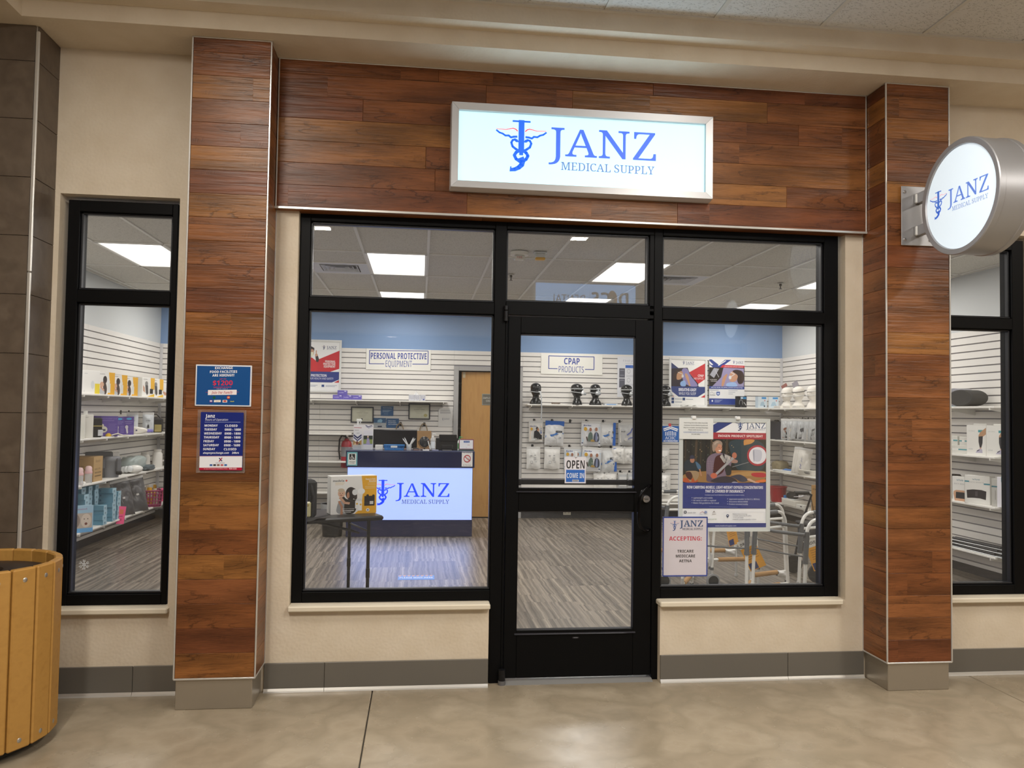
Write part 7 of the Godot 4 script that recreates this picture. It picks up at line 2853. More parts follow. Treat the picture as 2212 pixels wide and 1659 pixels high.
	b = MB.new()
	for k in 4:
		b.t = Transform3D(Basis(Vector3.UP, PI / 2 * k), Vector3.ZERO)
		var hw := 0.13 if k % 2 == 0 else 0.11
		var dd := 0.11 if k % 2 == 0 else 0.13
		for n in 9:
			var x := -hw + 2.0 * hw * n / 8.0
			b.tube([Vector3(x, 0.01, dd), Vector3(x * 1.12, 0.2, dd * 1.13)], 0.0075, 5)
		for yy in [0.03, 0.075, 0.12, 0.165]:
			var g: float = 1.0 + 0.13 * yy / 0.2
			b.tube([Vector3(-hw * g, yy, dd * g), Vector3(hw * g, yy, dd * g)], 0.007, 5)
	part(b, "lattice", mg, o)
	b = MB.new()
	b.tube([Vector3(-0.148, 0.205, -0.126), Vector3(0.148, 0.205, -0.126), Vector3(0.148, 0.205, 0.126), Vector3(-0.148, 0.205, 0.126)], 0.009, 8, true)
	part(b, "rim", mg, o)
	for k in 6:
		var e := thing("pump_packet", "yellow and clear pump-part packet sticking up in the magenta basket", "packet", Vector3(-3.86 + 0.07 * cos(k * 1.1), y + 0.03, -6.2 + 0.085 * sin(k * 2.1)), 30.0 * k, "packets in the magenta basket")
		b = MB.new()
		b.surf(func(u, v): return Vector3((u - 0.5) * 0.09 * (1.1 - 0.5 * v), v * (0.2 + 0.02 * (k % 3)), 0.012 * sin(u * PI)), 6, 6, func(_p): return Vector3.BACK)
		part(b, "packet", paint("d3c9b4" if k % 2 == 0 else "dba52c", 0.35), e)
		b = MB.new()
		b.box(Vector3(-0.03, 0.1, 0.012), Vector3(0.03, 0.15, 0.015))
		part(b, "insert", paint("e0a92e" if k % 2 == 0 else "e6dfd2", 0.4), e)
	for e in [["pink price card hanging before the pale blue boxes", Vector3(-3.768, 0.325, -5.0), 0.1, 0.2, -8.0], ["pink price card on the magenta basket", Vector3(-3.7, 0.42, -6.3), 0.13, 0.17, -12.0]]:
		var cardp := flat_sign("price_card", e[0], "price card", e[1], e[2], e[3], 0.002, "f0568c", func(q):
			q.rect(0, 0, 100, 100, "f3608f")
			q.rect(26, 18, 74, 44, "e07a54")
			q.line([26, 58, 70, 56], 4, "a83a5c")
			q.rect(34, 70, 64, 82, "c84a70"), [0, 0, 100, 100], 55.0)
		cardp.rotation.z = deg_to_rad(e[4])
	o = thing("wall_outlet", "grey socket low on the left wall under the lowest shelf", "outlet", Vector3(XL + 0.004, 0.17, -5.35), 90.0)
	b = MB.new()
	b.box(Vector3(-0.035, -0.057, 0.0), Vector3(0.035, 0.057, 0.006), 0.002)
	part(b, "plate", paint("c9c8c2", 0.4), o)
	b = MB.new()
	for s in [-0.025, 0.025]:
		b.box(Vector3(-0.014, s - 0.014, 0.006), Vector3(0.014, s + 0.014, 0.0075), 0.0005)
	part(b, "socket", paint("aeada6", 0.4), o)

# ------------------------------------------------------------------ right wall
func right_goods() -> void:
	# white heads on the top shelf
	var zs := [-6.62, -6.26, -5.83]
	var nm := ["leftmost white mannequin head on the right wall, with a red-backed tag", "middle white mannequin head on the right wall, with a grey headband tag", "rightmost white mannequin head on the right wall"]
	for i in 3:
		mannequin(nm[i], Vector3(5.03, 1.696, zs[i]), -62.0 - 4.0 * i, "e6e2da", 9, "white mannequin heads on the right wall")
	for i in 3:
		var o := thing("head_strap", ["pale mask strap round the leftmost white head", "dark mask strap round the middle white head", "pale mask strap round the rightmost white head"][i], "strap", Vector3(5.03, 1.696, zs[i]), -62.0 - 4.0 * i)
		var b := MB.new()
		b.tube(strap_path(0.17, 0.2, 0.083, 0.1, 0.1), 0.005, 6, true)
		part(b, "lower_strap", paint("d2d2d0", 0.6), o)
		b = MB.new()
		b.tube(strap_path(0.226, 0.252, 0.082, 0.096, 0.1), 0.005, 6, true)
		part(b, "upper_strap", paint("26272a" if i == 1 else "d6d6d4", 0.6), o)
		if i < 2:
			b = MB.new()
			b.t = Transform3D(Basis(Vector3.BACK, 0.5), Vector3(-0.02, 0.31, 0.02))
			b.box(Vector3(-0.05, 0.0, -0.002), Vector3(0.05, 0.08 if i == 1 else 0.05, 0.002))
			part(b, "tag", paint("8a5650" if i == 0 else "8d8a92", 0.5), o)
	for k in 3:
		carton("mask_packet", ["flat white mask packet, left of three before the white heads", "flat white mask packet, middle of three before the white heads", "flat white mask packet, right of three before the white heads"][k], "packet", Vector3(4.95, 1.696, -6.72 + 0.3 * k), -88.0, Vector3(0.2, 0.035, 0.06), "e3e0d8", func(q):
			q.line([10, 50, 50, 50], 14, "c9a9a4" if k == 1 else "b9bcc2"))
	# navy back braces and bagged goods on the second shelf
	for e in [[-6.98, 0.3, 0.27, "left"], [-6.72, 0.28, 0.25, "right"]]:
		var o := thing("back_brace", "navy back brace standing in the right corner, %s of two" % e[3], "brace", Vector3(5.04, 1.2245, e[0]), -55.0)
		var b := MB.new()
		var w: float = e[1]
		var h: float = e[2]
		b.prism([Vector2(-w / 2, 0), Vector2(w / 2, 0), Vector2(w / 2, h * 0.85), Vector2(w * 0.36, h), Vector2(w * 0.12, h), Vector2(0, h * 1.06), Vector2(-w * 0.12, h), Vector2(-w * 0.36, h), Vector2(-w / 2, h * 0.85)], -0.025, 0.025)
		part(b, "panel", paint("141b2c", 0.75), o)
		b = MB.new()
		b.box(Vector3(-w * 0.1, h * 0.96, -0.03), Vector3(w * 0.1, h * 1.1, 0.03), 0.01)
		part(b, "carry_loop", paint("10151f", 0.7), o)
	var cols := ["8a5a48", "d9d6ce", "b9bcc0", "5a5c62", "cfccc6", "74767a", "d6d3cc"]
	for i in 7:
		var z := -6.5 + 0.17 * i
		hook("black slatwall hook over the bagged braces on the right wall, number %s from the corner" % ["one", "two", "three", "four", "five", "six", "seven"][i], Vector3(XR - 0.002, 1.545, z), -90.0, 0.24)
		var o := pouch("clear bagged brace hanging over the second right shelf, %s from the corner" % ["first", "second", "third", "fourth", "fifth", "sixth", "seventh"][i], Vector3(4.99, 1.54, z), 0.2, 0.3, 0.05, "b6b9bb", 60 + i, func(q):
			q.poly([10, 96, 20, 40, 52, 30, 80, 60, 90, 96], cols[i])
			q.poly([30, 96, 40, 60, 70, 66, 84, 96], "26272b" if i % 2 == 0 else "d9dadc")
			q.rect(52, 20, 66, 44, "2f56a4" if i == 2 else "c9cbcd")
			q.line([12, 12, 24, 70], 3, "e9ebec"), 3.0 * sin(i * 2.0), -35.0, "bagged braces on the right wall", 0.2)
	# third shelf
	soft_bag("small kraft box-bag at the corner end of the third right shelf", Vector3(5.05, 0.759, -6.88), Vector3(0.2, 0.14, 0.26), "8f8468", 0.0, 20, "box", "kraft_bag", 0.7)
	var t := thing("glove_pack", "open white pack with blue contents on the third right shelf", "pack", Vector3(5.0, 0.7585, -6.6), -80.0)
	var b := MB.new()
	b.box(Vector3(-0.22, 0, -0.07), Vector3(0.22, 0.025, 0.07), 0.006)
	part(b, "pack", paint("dfe0dd", 0.35), t)
	b = MB.new()
	b.surf(func(u, v): return Vector3(0.0 + 0.2 * u, 0.026 + 0.022 * sin(v * PI) * (0.8 + 0.2 * sin(u * 30.0)), -0.06 + 0.12 * v), 18, 8, func(_p): return Vector3.UP)
	part(b, "blue_contents", paint("5b88c8", 0.4), t)
	hook("black slatwall hook holding the white catheter packs", Vector3(XR - 0.002, 1.14, -5.98), -90.0, 0.26)
	for i in 3:
		var o := pouch("long white pack with blue script on the right wall, %s of three" % ["front", "middle", "rear"][i], Vector3(4.97, 1.135, -6.04 + 0.06 * i), 0.19, 0.36, 0.03, "dddad3", 80 + i, func(q):
			q.line([30, 30, 36, 38, 32, 44, 40, 50], 2, "8a90b8")
			q.line([26, 60, 36, 66, 28, 74, 38, 82], 2.4, "4a56a8"), -8.0, -38.0)
	t = thing("bed_pan", "white plastic bed pan with a grey opening on the third right shelf", "bed pan", Vector3(5.0, 0.7585, -5.92), -84.0)
	b = MB.new()
	b.lathe([Vector2(0, 0), Vector2(0.1, 0.0), Vector2(0.135, 0.075), Vector2(0.12, 0.08), Vector2(0.1, 0.07)], 28, 1.9, 0.85)
	part(b, "pan", paint("e2dfd6", 0.35), t)
	b = MB.new()
	b.t = Transform3D(Basis(Vector3.RIGHT, 0.5), Vector3(0.0, 0.045, 0.085))
	b.box(Vector3(-0.15, -0.02, 0.0), Vector3(0.17, 0.022, 0.012), 0.01)
	part(b, "opening", paint("8b8c8a", 0.5), t)
	carton("product_box", "teal and white box at the window end of the third right shelf", "box", Vector3(5.02, 0.7585, -5.3), -80.0, Vector3(0.12, 0.17, 0.08), "d9dcdc", func(q):
		q.rect(0, 30, 100, 56, "4a7a90")
		q.rect(0, 74, 100, 100, "6a5040"))
	# lowest shelf
	t = thing("red_bucket", "red plastic basin in the right corner of the lowest shelf", "basin", Vector3(4.98, 0.2975, -6.8))
	b = MB.new()
	b.lathe([Vector2(0, 0.0), Vector2(0.1, 0.0), Vector2(0.125, 0.22), Vector2(0.132, 0.225), Vector2(0.12, 0.222), Vector2(0.095, 0.01), Vector2(0, 0.01)], 28)
	part(b, "basin", paint("9c1420", 0.35), t)
	b = MB.new()
	b.tube(strap_path(0.222, 0.222, 0.131, 0.131, 0.131), 0.006, 6, true)
	part(b, "rim", paint("ad1a26", 0.3), t)
	var bx := Vector3(0.42, 0.075, 0.2)
	carton("white_carton", "long white carton on the lowest right shelf", "carton", Vector3(5.0, 0.2975, -6.3), -90.0, bx, "e0ddd4")
	t = thing("knee_sleeve", "black folded knee sleeve lying on the long white carton", "sleeve", Vector3(5.02, 0.373, -6.42), -80.0)
	b = MB.new()
	b.ball(Vector3(0, 0.05, 0), Vector3(0.11, 0.06, 0.07), 20, 10)
	part(b, "sleeve", paint("1a1b1e", 0.7), t)
	b = MB.new()
	b.box(Vector3(-0.14, 0, -0.06), Vector3(0.16, 0.012, 0.09), 0.004)
	part(b, "wrapper", paint("d6d7d6", 0.3), t)
	t = thing("blue_roll", "small blue roll beside the red basin", "roll", Vector3(4.95, 0.373, -6.5))
	b = MB.new()
	b.cyl(Vector3(0, 0, 0), Vector3(0, 0.05, 0), 0.025, 14)
	part(b, "roll", paint("2f6fae", 0.4), t)
	b = MB.new()
	b.cyl(Vector3(0, 0.05, 0), Vector3(0, 0.052, 0), 0.01, 10)
	part(b, "core", paint("1c2c3c", 0.6), t)
	carton("packet", "clear packet with a dark label lying before the long white carton", "packet", Vector3(4.93, 0.2975, -5.95), -88.0, Vector3(0.22, 0.05, 0.06), "dddcd6", func(q):
		q.rect(52, 30, 72, 60, "4a4a4e"))
	carton("brown_carton", "tall brown carton printed with dark lettering at the window end of the lowest right shelf", "carton", Vector3(5.02, 0.2975, -5.46), -70.0, Vector3(0.3, 0.36, 0.22), "a9824e", func(q):
		q.text("vive", 20, 14, 8, "54452c", {"f": "bold", "w": 26.0})
		q.text("VIVE HEALTH", 30, 80, 6, "54452c", {"w": 36.0})
		q.text("HANDLE WITH CARE", 34, 90, 5, "54452c", {"w": 44.0}))
	# goods seen through the narrow right window
	t = thing("foot_wedge", "dark grey foam wedge with a patterned end on the top right shelf", "cushion", Vector3(5.03, 1.6955, -2.72), -80.0)
	b = MB.new()
	b.t = Transform3D(Basis(Vector3.RIGHT, PI / 2) * Basis(Vector3.UP, 0.0), Vector3(0, 0.085, 0.0))
	b.lathe([Vector2(0, -0.1), Vector2(0.08, -0.1), Vector2(0.088, -0.09), Vector2(0.088, 0.09), Vector2(0.08, 0.1), Vector2(0, 0.1)], 28, 1.75, 0.92)
	part(b, "cushion", paint("3b3b3a", 0.8), t)
	b = MB.new()
	b.t = Transform3D(Basis(Vector3.RIGHT, PI / 2), Vector3(-0.09, 0.092, 0.0))
	b.lathe([Vector2(0, -0.11), Vector2(0.09, -0.11), Vector2(0.098, -0.1), Vector2(0.098, 0.085), Vector2(0, 0.085)], 24, 0.9, 0.92)
	part(b, "patterned_end", tri_mat("pattern_grey", noise_tex(91, 0.06, 256, ["5a5c66", "c9cad0", "787a84"]), "e6e6ea", 3.0, 0.5), t)
	carton("product_box", "white box with teal edges behind the foam wedge", "box", Vector3(5.06, 1.6955, -2.95), -88.0, Vector3(0.16, 0.16, 0.1), "dfdfda", func(q):
		q.rect(0, 0, 100, 6, "4aa0a6")
		q.rect(0, 88, 100, 100, "4aa0a6"))
	var leg := func(q: PR) -> void:
		q.rect(0, 0, 100, 100, "e8e7e1")
		q.text("vive", 20, 80, 5, "9aa4a6", {"w": 22.0})
		q.text("CALF BRACE", 26, 20, 4, "b9bcba", {"w": 36.0})
		q.rect(60, 16, 100, 24, "4a9aa0")
		q.poly([62, 34, 70, 24, 100, 8, 100, 30, 84, 38, 62, 40], "b98f6c")
		q.poly([62, 38, 84, 36, 82, 60, 76, 74, 68, 74, 62, 56], "26262a")
		q.rect(68, 74, 76, 80, "c8a088")
		q.poly([46, 92, 54, 84, 68, 78, 80, 80, 82, 92], "b4b0c4")
		q.line([54, 86, 66, 82], 3, "3a3a4a")
	for e in [["calf-brace box with a leg picture, left of two on the second right shelf", -2.52], ["calf-brace box with a leg picture, right of two on the second right shelf", -2.25]]:
		var o := carton("brace_box", e[0], "box", Vector3(4.99, 1.2245, e[1]), -84.0, Vector3(0.235, 0.29, 0.05), "e5e4de", leg)
		b = MB.new()
		b.box(Vector3(-0.06, 0.29, -0.003), Vector3(0.1, 0.305, 0.0), 0.001)
		part(b, "hang_tab", paint("dcdbd5"), o)
		o.rotation.x = 0.0
	var i := 0
	for e in [[-2.86, 0.0, 0.24, 0.085], [-2.86, 0.0855, 0.12, 0.09], [-2.73, 0.0855, 0.1, 0.085]]:
		carton("product_box", ["wide low white box with a teal band on the second right shelf", "small white box with a teal band, left of two stacked on the wide box", "small grey box with a teal band, right of two stacked on the wide box"][i], "box", Vector3(5.0 if i != 2 else 5.03, 1.2245 + e[1], e[0] + (0.06 if i == 0 else 0.0)), -75.0, Vector3(e[2], e[3], 0.1), "d9d8d1", func(q):
			q.rect(0, 42, 100, 56, "4a9aa4")
			q.rect(30, 36, 60, 62, "e8e7e2"))
		i += 1
	carton("brace_box", "white back-brace box with a torso picture on the third right shelf", "box", Vector3(4.99, 0.7585, -2.75), -78.0, Vector3(0.19, 0.24, 0.06), "eae9e4", func(q):
		q.text("vive", 48, 14, 8, "8aa0aa", {"f": "bold", "w": 42.0})
		q.text("BACK BRACE", 50, 30, 6, "a9acac", {"w": 74.0})
		q.poly([4, 100, 10, 62, 26, 56, 74, 56, 92, 64, 98, 100], "cfa282")
		q.poly([24, 64, 76, 64, 80, 90, 22, 90], "222226")
		q.poly([0, 100, 6, 64, 16, 100], "ece9e4"))
	var s3 := Vector3(0.24, 0.27, 0.09)
	var o2 := carton("brace_box", "larger white back-brace box with a black belt picture and teal stripe", "box", Vector3(5.0, 0.7585, -2.52), -66.0, s3, "e9e8e3", func(q):
		q.text("vive", 46, 14, 6, "8aa0aa", {"f": "bold", "w": 30.0})
		q.text("BACK BRACE", 46, 24, 4, "b0b3b2", {"w": 60.0})
		q.rect(0, 20, 18, 25, "4a90a0")
		q.rect(76, 26, 100, 31, "4a90a0")
		q.poly([8, 54, 34, 50, 66, 50, 86, 54, 84, 84, 60, 80, 34, 80, 10, 82], "2a2628")
		q.rect(42, 56, 52, 74, "4a4648"))
	side_print(o2, s3, func(q):
		q.rect(0, 0, 100, 100, "b9b8b2")
		q.rect(0, 26, 100, 31, "3f7684")
		q.line([50, 44, 50, 74], 5, "94938e"), false)
	carton("brace_box", "narrow grey box standing beside the larger back-brace box", "box", Vector3(5.01, 0.7585, -2.29), -66.0, Vector3(0.07, 0.26, 0.09), "bcbbb5", func(q):
		q.rect(0, 26, 100, 31, "3f7684")
		q.line([50, 44, 50, 74], 9, "94938e"))
	carton("brace_box", "white box with a black crutch-like picture at the window side of the third right shelf", "box", Vector3(4.99, 0.7585, -2.16), -84.0, Vector3(0.16, 0.28, 0.05), "e8e7ee", func(q):
		q.rect(30, 0, 100, 16, "4a90a0")
		q.line([70, 40, 52, 84], 8, "1c1c20")
		q.line([80, 40, 90, 84], 6, "1c1c20"))
	t = thing("black_brace", "black brace standing at the far end of the third right shelf", "brace", Vector3(5.06, 0.7585, -2.95), -80.0)
	b = MB.new()
	b.box(Vector3(-0.07, 0, -0.05), Vector3(0.05, 0.25, 0.05), 0.02)
	part(b, "shell", paint("1d1f22", 0.6), t)
	b = MB.new()
	b.box(Vector3(-0.07, 0.12, 0.048), Vector3(0.05, 0.145, 0.056), 0.003)
	part(b, "strap", paint("2c2e33", 0.6), t)
	for k in 3:
		t = thing("cane_packet", ["long clear packet of folding canes, lowest of three on the lowest right shelf", "long clear packet of folding canes, middle of three on the lowest right shelf", "long clear packet of folding canes, topmost of three on the lowest right shelf"][k], "packet", Vector3(4.98 + 0.02 * k, 0.298 + 0.03 * k, -2.52), -90.0 + 2.0 * k)
		b = MB.new()
		b.box(Vector3(-0.42, 0, -0.05), Vector3(0.42, 0.008, 0.05), 0.003)
		part(b, "wrapper", paint("aeb2b4", 0.2), t)
		b = MB.new()
		for n in 3:
			b.cyl(Vector3(-0.38, 0.018, -0.03 + 0.03 * n), Vector3(0.36 - 0.05 * n, 0.018, -0.03 + 0.03 * n), 0.009, 8)
		part(b, "tubes", mat("cane_metal", "3a3b40", 0.3, 0.6), t)

# ------------------------------------------------------------------ right window: poster, stickers, walkers
func window_goods() -> void:
	# large framed poster hanging inside the glass
	var p := frame_sheet("window_poster", "large silver-framed poster of a woman paddling a kayak, inside the right window", "poster", Vector3(1.485, 1.204, -0.13), 0.581, 0.6926, 0.025, 0.012, "c9d0d0", "eef0f2", func(q):
		kayak_poster(q), 0.0, [375, 180, 1396, 1470])
	var b := MB.new()
	for x in [-0.2, 0.08]:
		b.box(Vector3(x - 0.012, 0.338, -0.003), Vector3(x + 0.012, 0.358, 0.0265), 0.003)
	part(b, "clip", paint("eef0f0", 0.3), p)
	flat_sign("paper_note", "white typed staff-wanted note taped over the window poster's top corner", "note", Vector3(1.3, 1.483, -0.1135), 0.2145, 0.127, 0.0008, "e3e6e6", func(q):
		q.text("Now Hiring Part-time Sales Associate", 588, 186, 14, "6a6e70", {"f": "bold", "w": 288.0})
		q.text("Customer Service/Medical preferred", 588, 217, 14, "6a6e70", {"f": "bold", "w": 286.0})
		q.text("Must be available Saturdays/Evenings", 588, 246, 14, "6a6e70", {"f": "bold", "w": 296.0})
		q.text("Please send resume to", 586, 273, 14, "6a6e70", {"f": "bold", "w": 176.0})
		q.text("resume@medicalsupply.com", 588, 300, 14, "5a78b4", {"w": 298.0})
		q.line([438, 311, 738, 311], 2, "5a78b4")
		q.text("913-443-8852", 588, 328, 13, "6a6e70", {"f": "bold", "w": 106.0}), [388, 130, 800, 390])
	var a := flat_sign("accreditation_sticker", "square blue accreditation sticker with a white temple on the right window", "sticker", Vector3(1.136, 1.449, -0.1075), 0.104, 0.098, 0.0008, "1c5aa8", func(q):
		q.rect(120, 228, 318, 425, "1e5cac")
		q.line([135, 266, 218, 238, 304, 268], 13, "eef2f6")
		q.line([140, 286, 218, 258, 300, 288], 12, "eef2f6")
		for i in 7:
			q.line([160 + 20 * i, 345, 160 + 20 * i, 302 - (10 if i in [2, 3, 4] else 0)], 8, "eef2f6")
		q.text("ACHC", 216, 373, 34, "eef2f6", {"f": "serif", "w": 124.0})
		q.text("ACCREDITED", 219, 411, 19, "eef2f6", {"f": "bold", "w": 170.0}), [120, 228, 318, 425])
	b = MB.new()
	b.box(Vector3(-0.012, 0.046, 0.0008), Vector3(0.003, 0.064, 0.0016))
	part(b, "red_tape", paint("c03a40"), a)
	flat_sign("accepting_sign", "white blue-bordered sign reading ACCEPTING with three insurers, low in the right window", "sign", Vector3(1.232, 0.77, -0.1065), 0.282, 0.36, 0.001, "dcd6de", func(q):
		q.rect(118, -20, 1000, 985, "d6d0d8")
		q.line([130, -34, 130, 972, 992, 972, 992, -34, 130, -34], 24, "1f3f98")
		q.emblem(352, 40 - 12, 170, "2f5aa4", "d8747c")
		q.text("JANZ", 680, 72, 108, "34507e", {"f": "serif_bold", "w": 456.0, "cs": 2.0})
		q.text("MEDICAL SUPPLY", 704, 166, 36, "3f4660", {"f": "serif_bold", "w": 404.0})
		q.text("ACCEPTING:", 566, 330, 72, "c8324e", {"f": "bold", "w": 640.0})
		q.text("TRICARE", 568, 549, 48, "101014", {"f": "bold", "w": 320.0})
		q.text("MEDICARE", 568, 632, 48, "101014", {"f": "bold", "w": 380.0})
		q.text("AETNA", 568, 715, 48, "101014", {"f": "bold", "w": 250.0}), [118, -46, 1004, 984])
	# OPEN sign hanging from a suction hook inside the door glass
	var o := flat_sign("open_sign", "white and blue OPEN COME IN sign hanging inside the door glass", "sign", Vector3(0.551, 1.227, -0.1085), 0.128, 0.158, 0.002, "e9e7ee", func(q):
		q.rect(768, 740, 1084, 1132, "e6e4ec")
		q.text("OPEN", 928, 853, 122, "14141c", {"f": "bold", "w": 274.0, "cs": 1.5})
		q.rect(787, 932, 1066, 1112, "1f6ac8")
		q.text("COME IN", 926, 1017, 74, "e6eef8", {"f": "bold", "w": 258.0, "cs": 1.5})
		q.rect(880, 1078, 978, 1107, "dfe3ec")
		for i in 12:
			q.line([888 + 7 * i, 1083, 888 + 7 * i, 1102], 3 if i % 3 else 5, "1a1a20"), [768, 740, 1084, 1132])
	b = MB.new()
	b.box(Vector3(-0.008, 0.075, -0.004), Vector3(0.012, 0.112, 0.006), 0.003)
	part(b, "suction_hook", paint("d9dde2", 0.2), o)
	b = MB.new()
	b.tube([Vector3(0.002, 0.085, 0.004), Vector3(0.002, 0.07, 0.004)], 0.0015, 5)
	part(b, "cord", paint("7a5a44"), o)
	# snowflake sticker on the narrow left window
	var sn := thing("snowflake_sticker", "small white snowflake sticker low on the narrow left window", "sticker", Vector3(-2.212, 0.686, -0.099))
	b = MB.new()
	for k in 6:
		b.t = Transform3D(Basis(Vector3.BACK, PI / 3 * k), Vector3.ZERO)
		b.box(Vector3(-0.0022, 0.0, 0.0), Vector3(0.0022, 0.025, 0.0008))
		for e in [[0.012, 0.007], [0.019, 0.006]]:
			for s in [-1.0, 1.0]:
				b.quad(Vector3(0, e[0], 0.0008), Vector3(0, e[0] + 0.004, 0.0008), Vector3(s * e[1], e[0] + e[1] + 0.004, 0.0008), Vector3(s * e[1], e[0] + e[1], 0.0008), Vector3.BACK)
	part(b, "sticker", paint("e9ecee", 0.6), sn)
	walkers()

func kayak_poster(q: PR) -> void:
	q.rect(375, 180, 1396, 1470, "eceff4")
	q.poly([375, 180, 620, 180, 375, 330], "2d3b80")
	q.poly([800, 182, 985, 182, 800, 292, 600, 420, 600, 300], "2d3b80")
	q.rect(375, 300, 380, 385, "2d3b80")
	q.emblem(1078, 150, 132, "33508e", "33508e")
	q.text("JANZ", 1268, 218, 66, "33507e", {"f": "serif", "w": 240.0, "cs": 2.0})
	q.text("MEDICAL SUPPLY", 1276, 268, 18, "7a8498", {"f": "serif", "w": 212.0})
	q.rect(375, 308, 1396, 388, "a6303e")
	q.text("INOGEN PRODUCT SPOTLIGHT", 1080, 348, 28, "f4eef0", {"f": "bold", "w": 552.0})
	# woodland photograph
	q.rect(375, 388, 1396, 925, "26241f")
	q.smooth = true
	q.poly([920, 388, 1396, 388, 1396, 790, 1040, 800, 960, 560], "2c3f48")
	for i in 9:
		var x := 400 + 62 * i
		q.poly([x, 388, x + 18 + 9 * (i % 3), 388, x + 12, 800, x - 6, 800], ["3c342a", "1a1816", "4a3f30"][i % 3])
	for i in 40:
		q.oval(390 + (i * 97) % 640, 400 + (i * 61) % 300, 3 + i % 4, 5 + i % 5, ["8a7448", "6c6a58", "a8926a", "4f5a58"][i % 4])
	q.poly([375, 790, 1396, 760, 1396, 925, 375, 925], "9a7444")
	q.poly([960, 800, 1396, 770, 1396, 830, 980, 850], "b08a54")
	q.poly([375, 860, 560, 880, 560, 925, 375, 925], "b4552c")
	q.poly([1200, 800, 1396, 795, 1396, 860, 1230, 850], "b02430")
	q.poly([1120, 388, 1270, 388, 1220, 440, 1150, 455, 1120, 465, 1118, 430], "c8904e")
	q.line([980, 730, 1180, 670], 7, "8a8c90")
	# man in the cap
	q.poly([385, 760, 395, 660, 450, 640, 540, 660, 600, 700, 590, 760, 560, 780, 540, 770, 420, 790], "25303a")
	q.poly([520, 650, 600, 720, 590, 770, 555, 760], "4a6c8c")
	q.oval(490, 650, 28, 34, "a87860")
	q.poly([458, 636, 460, 600, 490, 584, 516, 604, 516, 634], "30344a")
	q.poly([400, 800, 440, 780, 560, 780, 580, 830, 540, 900, 520, 910, 500, 840, 450, 830, 490, 915, 460, 915], "a08868")
	q.poly([400, 800, 470, 785, 500, 850, 470, 900, 420, 860], "4a2a24")
	q.line([580, 760, 600, 840], 16, "b08468")
	# woman with a paddle
	q.poly([670, 910, 660, 800, 662, 640, 700, 590, 760, 560, 860, 560, 940, 590, 980, 620, 960, 720, 940, 800, 860, 880], "7d6c80")
	q.poly([760, 920, 700, 915, 660, 905, 668, 800, 720, 860], "5c4c62")
	q.poly([770, 600, 850, 570, 900, 640, 880, 790, 800, 840, 740, 830, 750, 700], "45181c")
	q.poly([820, 600, 866, 570, 960, 600, 990, 640, 940, 660, 880, 690, 850, 640], "b9b6b4")
	q.line([866, 570, 900, 640, 900, 780], 20, "1c1a20")
	for i in 7:
		q.line([680 + 10 * i, 640 + 4 * i, 672 + 9 * i, 820], 2.5, "9a8a96" if i % 2 else "5e4e66")
	for i in 6:
		q.line([668, 660 + 28 * i, 752, 670 + 28 * i], 2.5, "93848e")
	for i in 4:
		q.line([860 + 26 * i, 585 + 9 * i, 880 + 24 * i, 680 - 6 * i], 6, "e2dedb" if i % 2 else "8d8a8e")
	q.oval(808, 500, 46, 66, "c08a6e")
	q.poly([742, 470, 730, 520, 756, 560, 768, 500, 800, 470, 850, 480, 858, 450, 840, 415, 800, 402, 752, 428], "9c8878")
	q.line([800, 530, 838, 526], 8, "f0e4dc")
	q.poly([800, 446, 846, 456, 854, 520, 838, 556, 806, 552, 792, 500], "c98f74")
	q.oval(816, 490, 6, 4, "3a2a26")
	q.oval(843, 492, 5, 4, "3a2a26")
	q.poly([828, 494, 840, 512, 826, 514], "b47a60")
	q.poly([806, 524, 844, 522, 832, 540, 814, 540], "f2e8e2")
	q.poly([736, 520, 728, 470, 744, 424, 790, 400, 836, 410, 858, 440, 850, 470, 826, 446, 792, 450, 772, 490, 764, 540], "a08d7e")
	q.poly([752, 440, 790, 416, 820, 424, 780, 440, 762, 470], "b8a898")
	q.poly([940, 600, 1000, 630, 1050, 650, 1040, 684, 960, 680], "a37f74")
	q.oval(1004, 588, 30, 38, "b9745c")
	q.line([770, 830, 985, 620], 30, "a2a2a8")
	q.oval(752, 838, 40, 34, "c46a50")
	q.poly([890, 720, 940, 700, 970, 740, 965, 830, 900, 840], "2c2e2c")
	q.poly([700, 900, 820, 850, 920, 840, 1010, 870, 1060, 925, 760, 925], "37313a")
	q.poly([940, 850, 1060, 815, 1140, 850, 1180, 900, 1090, 920, 1000, 860], "3f3f4e")
	q.poly([960, 925, 1000, 905, 1070, 925], "9c9cae")
	q.poly([1150, 880, 1190, 865, 1240, 900, 1320, 915, 1300, 935, 1220, 915], "c9a890")
	q.poly([690, 915, 1100, 930, 1396, 900, 1396, 925, 690, 925], "cf5a2c")
	q.poly([1240, 905, 1396, 870, 1396, 915, 1300, 920], "d8722c")
	# round inset
	q.oval(1290, 586, 132, 130, "a6303e")
	q.oval(1290, 586, 108, 106, "dfe2ec")
	q.poly([1228, 520, 1250, 508, 1350, 520, 1336, 660, 1240, 664], "c2c6d6")
	q.poly([1228, 520, 1250, 512, 1250, 664, 1240, 664], "9aa0b4")
	q.smooth = false
	# lower half
	q.rect(375, 925, 1396, 1238, "2b3a80")
	q.text("NOW CARRYING MOBILE, LIGHT-WEIGHT OXYGEN CONCENTRATORS", 892, 980, 34, "eef0f8", {"f": "bold", "w": 932.0})
	q.text("THAT IS COVERED BY INSURANCE.*", 890, 1028, 34, "eef0f8", {"f": "bold", "w": 482.0})
	q.text("Contact your local Medical Supply store to learn more.", 888, 1074, 15, "c2c8e2", {"w": 484.0})
	var L := ["Lightweight and mobile", "No tanks to refill or replace!", "Meets FAA guidelines for travel"]
